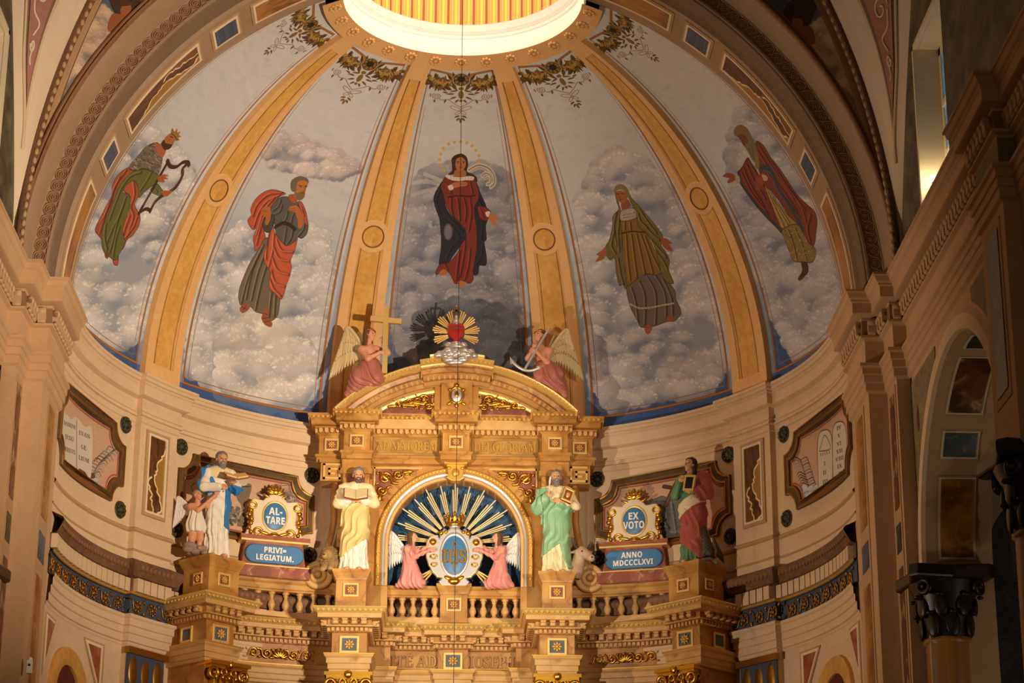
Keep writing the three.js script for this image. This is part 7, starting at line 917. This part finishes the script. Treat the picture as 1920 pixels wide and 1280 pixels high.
{ const g = thing('lantern_lamp', 'round lamp hanging inside the lantern over the oculus', 'lamp'); g.position.copy(lantern.position); part('globe', ball(0, 0, 0, 0.15, 0.15, 0.15, 16, 12), new THREE.MeshStandardMaterial({ color: 0xffffff, emissive: WHITE, emissiveIntensity: 3 }), g); part('stem', rod([0, 0.14, 0], [0, 0.9, 0], 0.012), M.black, g); }
{ const g = thing('hanging_wire', 'thin dark wire hanging straight down from the oculus before the altar', 'wire'); g.position.set(0, 4.0, 0); part('wire', rod([0, 0, 0], [0, 13.6, 0], 0.0045, 0.0045, 6), M.black, g); part('hook', ball(0, 0, 0, 0.02), M.black, g); }
function column(x, z, label) {
  const g = thing('column', label, 'column', 'dark capped columns of the arcade'); g.position.set(x, 0, z);
  part('shaft', lathe([[0.36, 0], [0.36, 0.3], [0.3, 0.4], [0.3, 3], [0.27, 7.2], [0.3, 7.22], [0.3, 7.27], [0.27, 7.28]], 28), M.amberMarble, g);
  const c = [lathe([[0.27, 7.25], [0.29, 7.4], [0.36, 7.75], [0.44, 7.92], [0.42, 7.95]], 24)], ab = [flat([[-0.48, -0.42], [-0.42, -0.48], [0, -0.4], [0.42, -0.48], [0.48, -0.42], [0.4, 0], [0.48, 0.42], [0.42, 0.48], [0, 0.4], [-0.42, 0.48], [-0.48, 0.42], [-0.4, 0]], 0.1, 0.03).rotateX(-PI / 2).translate(0, 7.97, 0)];
  for (let k = 0; k < 4; k++) { const a = PI / 4 + k * PI / 2; c.push(place(new THREE.TorusGeometry(0.075, 0.035, 8, 18), [cos(a) * 0.46, 7.85, sin(a) * 0.46], [0, -a + PI / 2, 0]), ball(cos(a) * 0.47, 7.85, sin(a) * 0.47, 0.04)); }
  for (let k = 0; k < 8; k++) { const a = k * PI / 4; for (const [y, r, h] of [[7.42, 0.31, 0.16], [7.64, 0.35, 0.14]]) { const b = a + (y > 7.5 ? PI / 8 : 0); c.push(place(ball(0, 0, 0, 0.09, h, 0.035, 10, 8), [cos(b) * r, y, sin(b) * r], [0, PI / 2 - b, 0]), ball(cos(b) * (r + 0.05), y + h * 0.8, sin(b) * (r + 0.05), 0.05, 0.03, 0.05, 8, 6)); } }
  part('capital', c, M.darkWood, g); part('abacus', ab, M.darkWood, g);
}
column(5.86, 2.0, 'dark wooden capital on amber marble column at the apse pier'); column(5.72, 7.02, 'dark wooden capital on amber marble column under the bay pilaster'); column(-5.86, 2.0, 'amber marble column with dark capital by the lit nave pier');
{ const g = thing('loudspeaker', 'black box loudspeaker hanging in the side aisle arch', 'speaker'); g.position.set(6.62, 7.76, 3.0); part('cabinet', box(-0.16, 0.16, 0, 0.66, -0.15, 0.15), M.black, g); part('grille', box(-0.14, 0.14, 0.03, 0.63, 0.15, 0.158), M.dark, g); part('bracket', rod([0, 0.66, 0], [0, 2.3, 0], 0.015), M.black, g); }
{ const g = thing('wall_sensor', 'small white device fixed on the edge of the lit pier', 'sensor'); g.position.set(-5.09, 6.9, 1.27); part('sensor_body', [box(-0.03, 0.03, 0, 0.16, 0, 0.06), ball(0, 0.17, 0.035, 0.03)], M.white, g); part('sensor_eye', ball(0, 0.1, 0.06, 0.016), M.dark, g); }
scene.traverse((o) => { if (o.isMesh) { o.castShadow = true; o.receiveShadow = true; } });
renderer.render(scene, camera);
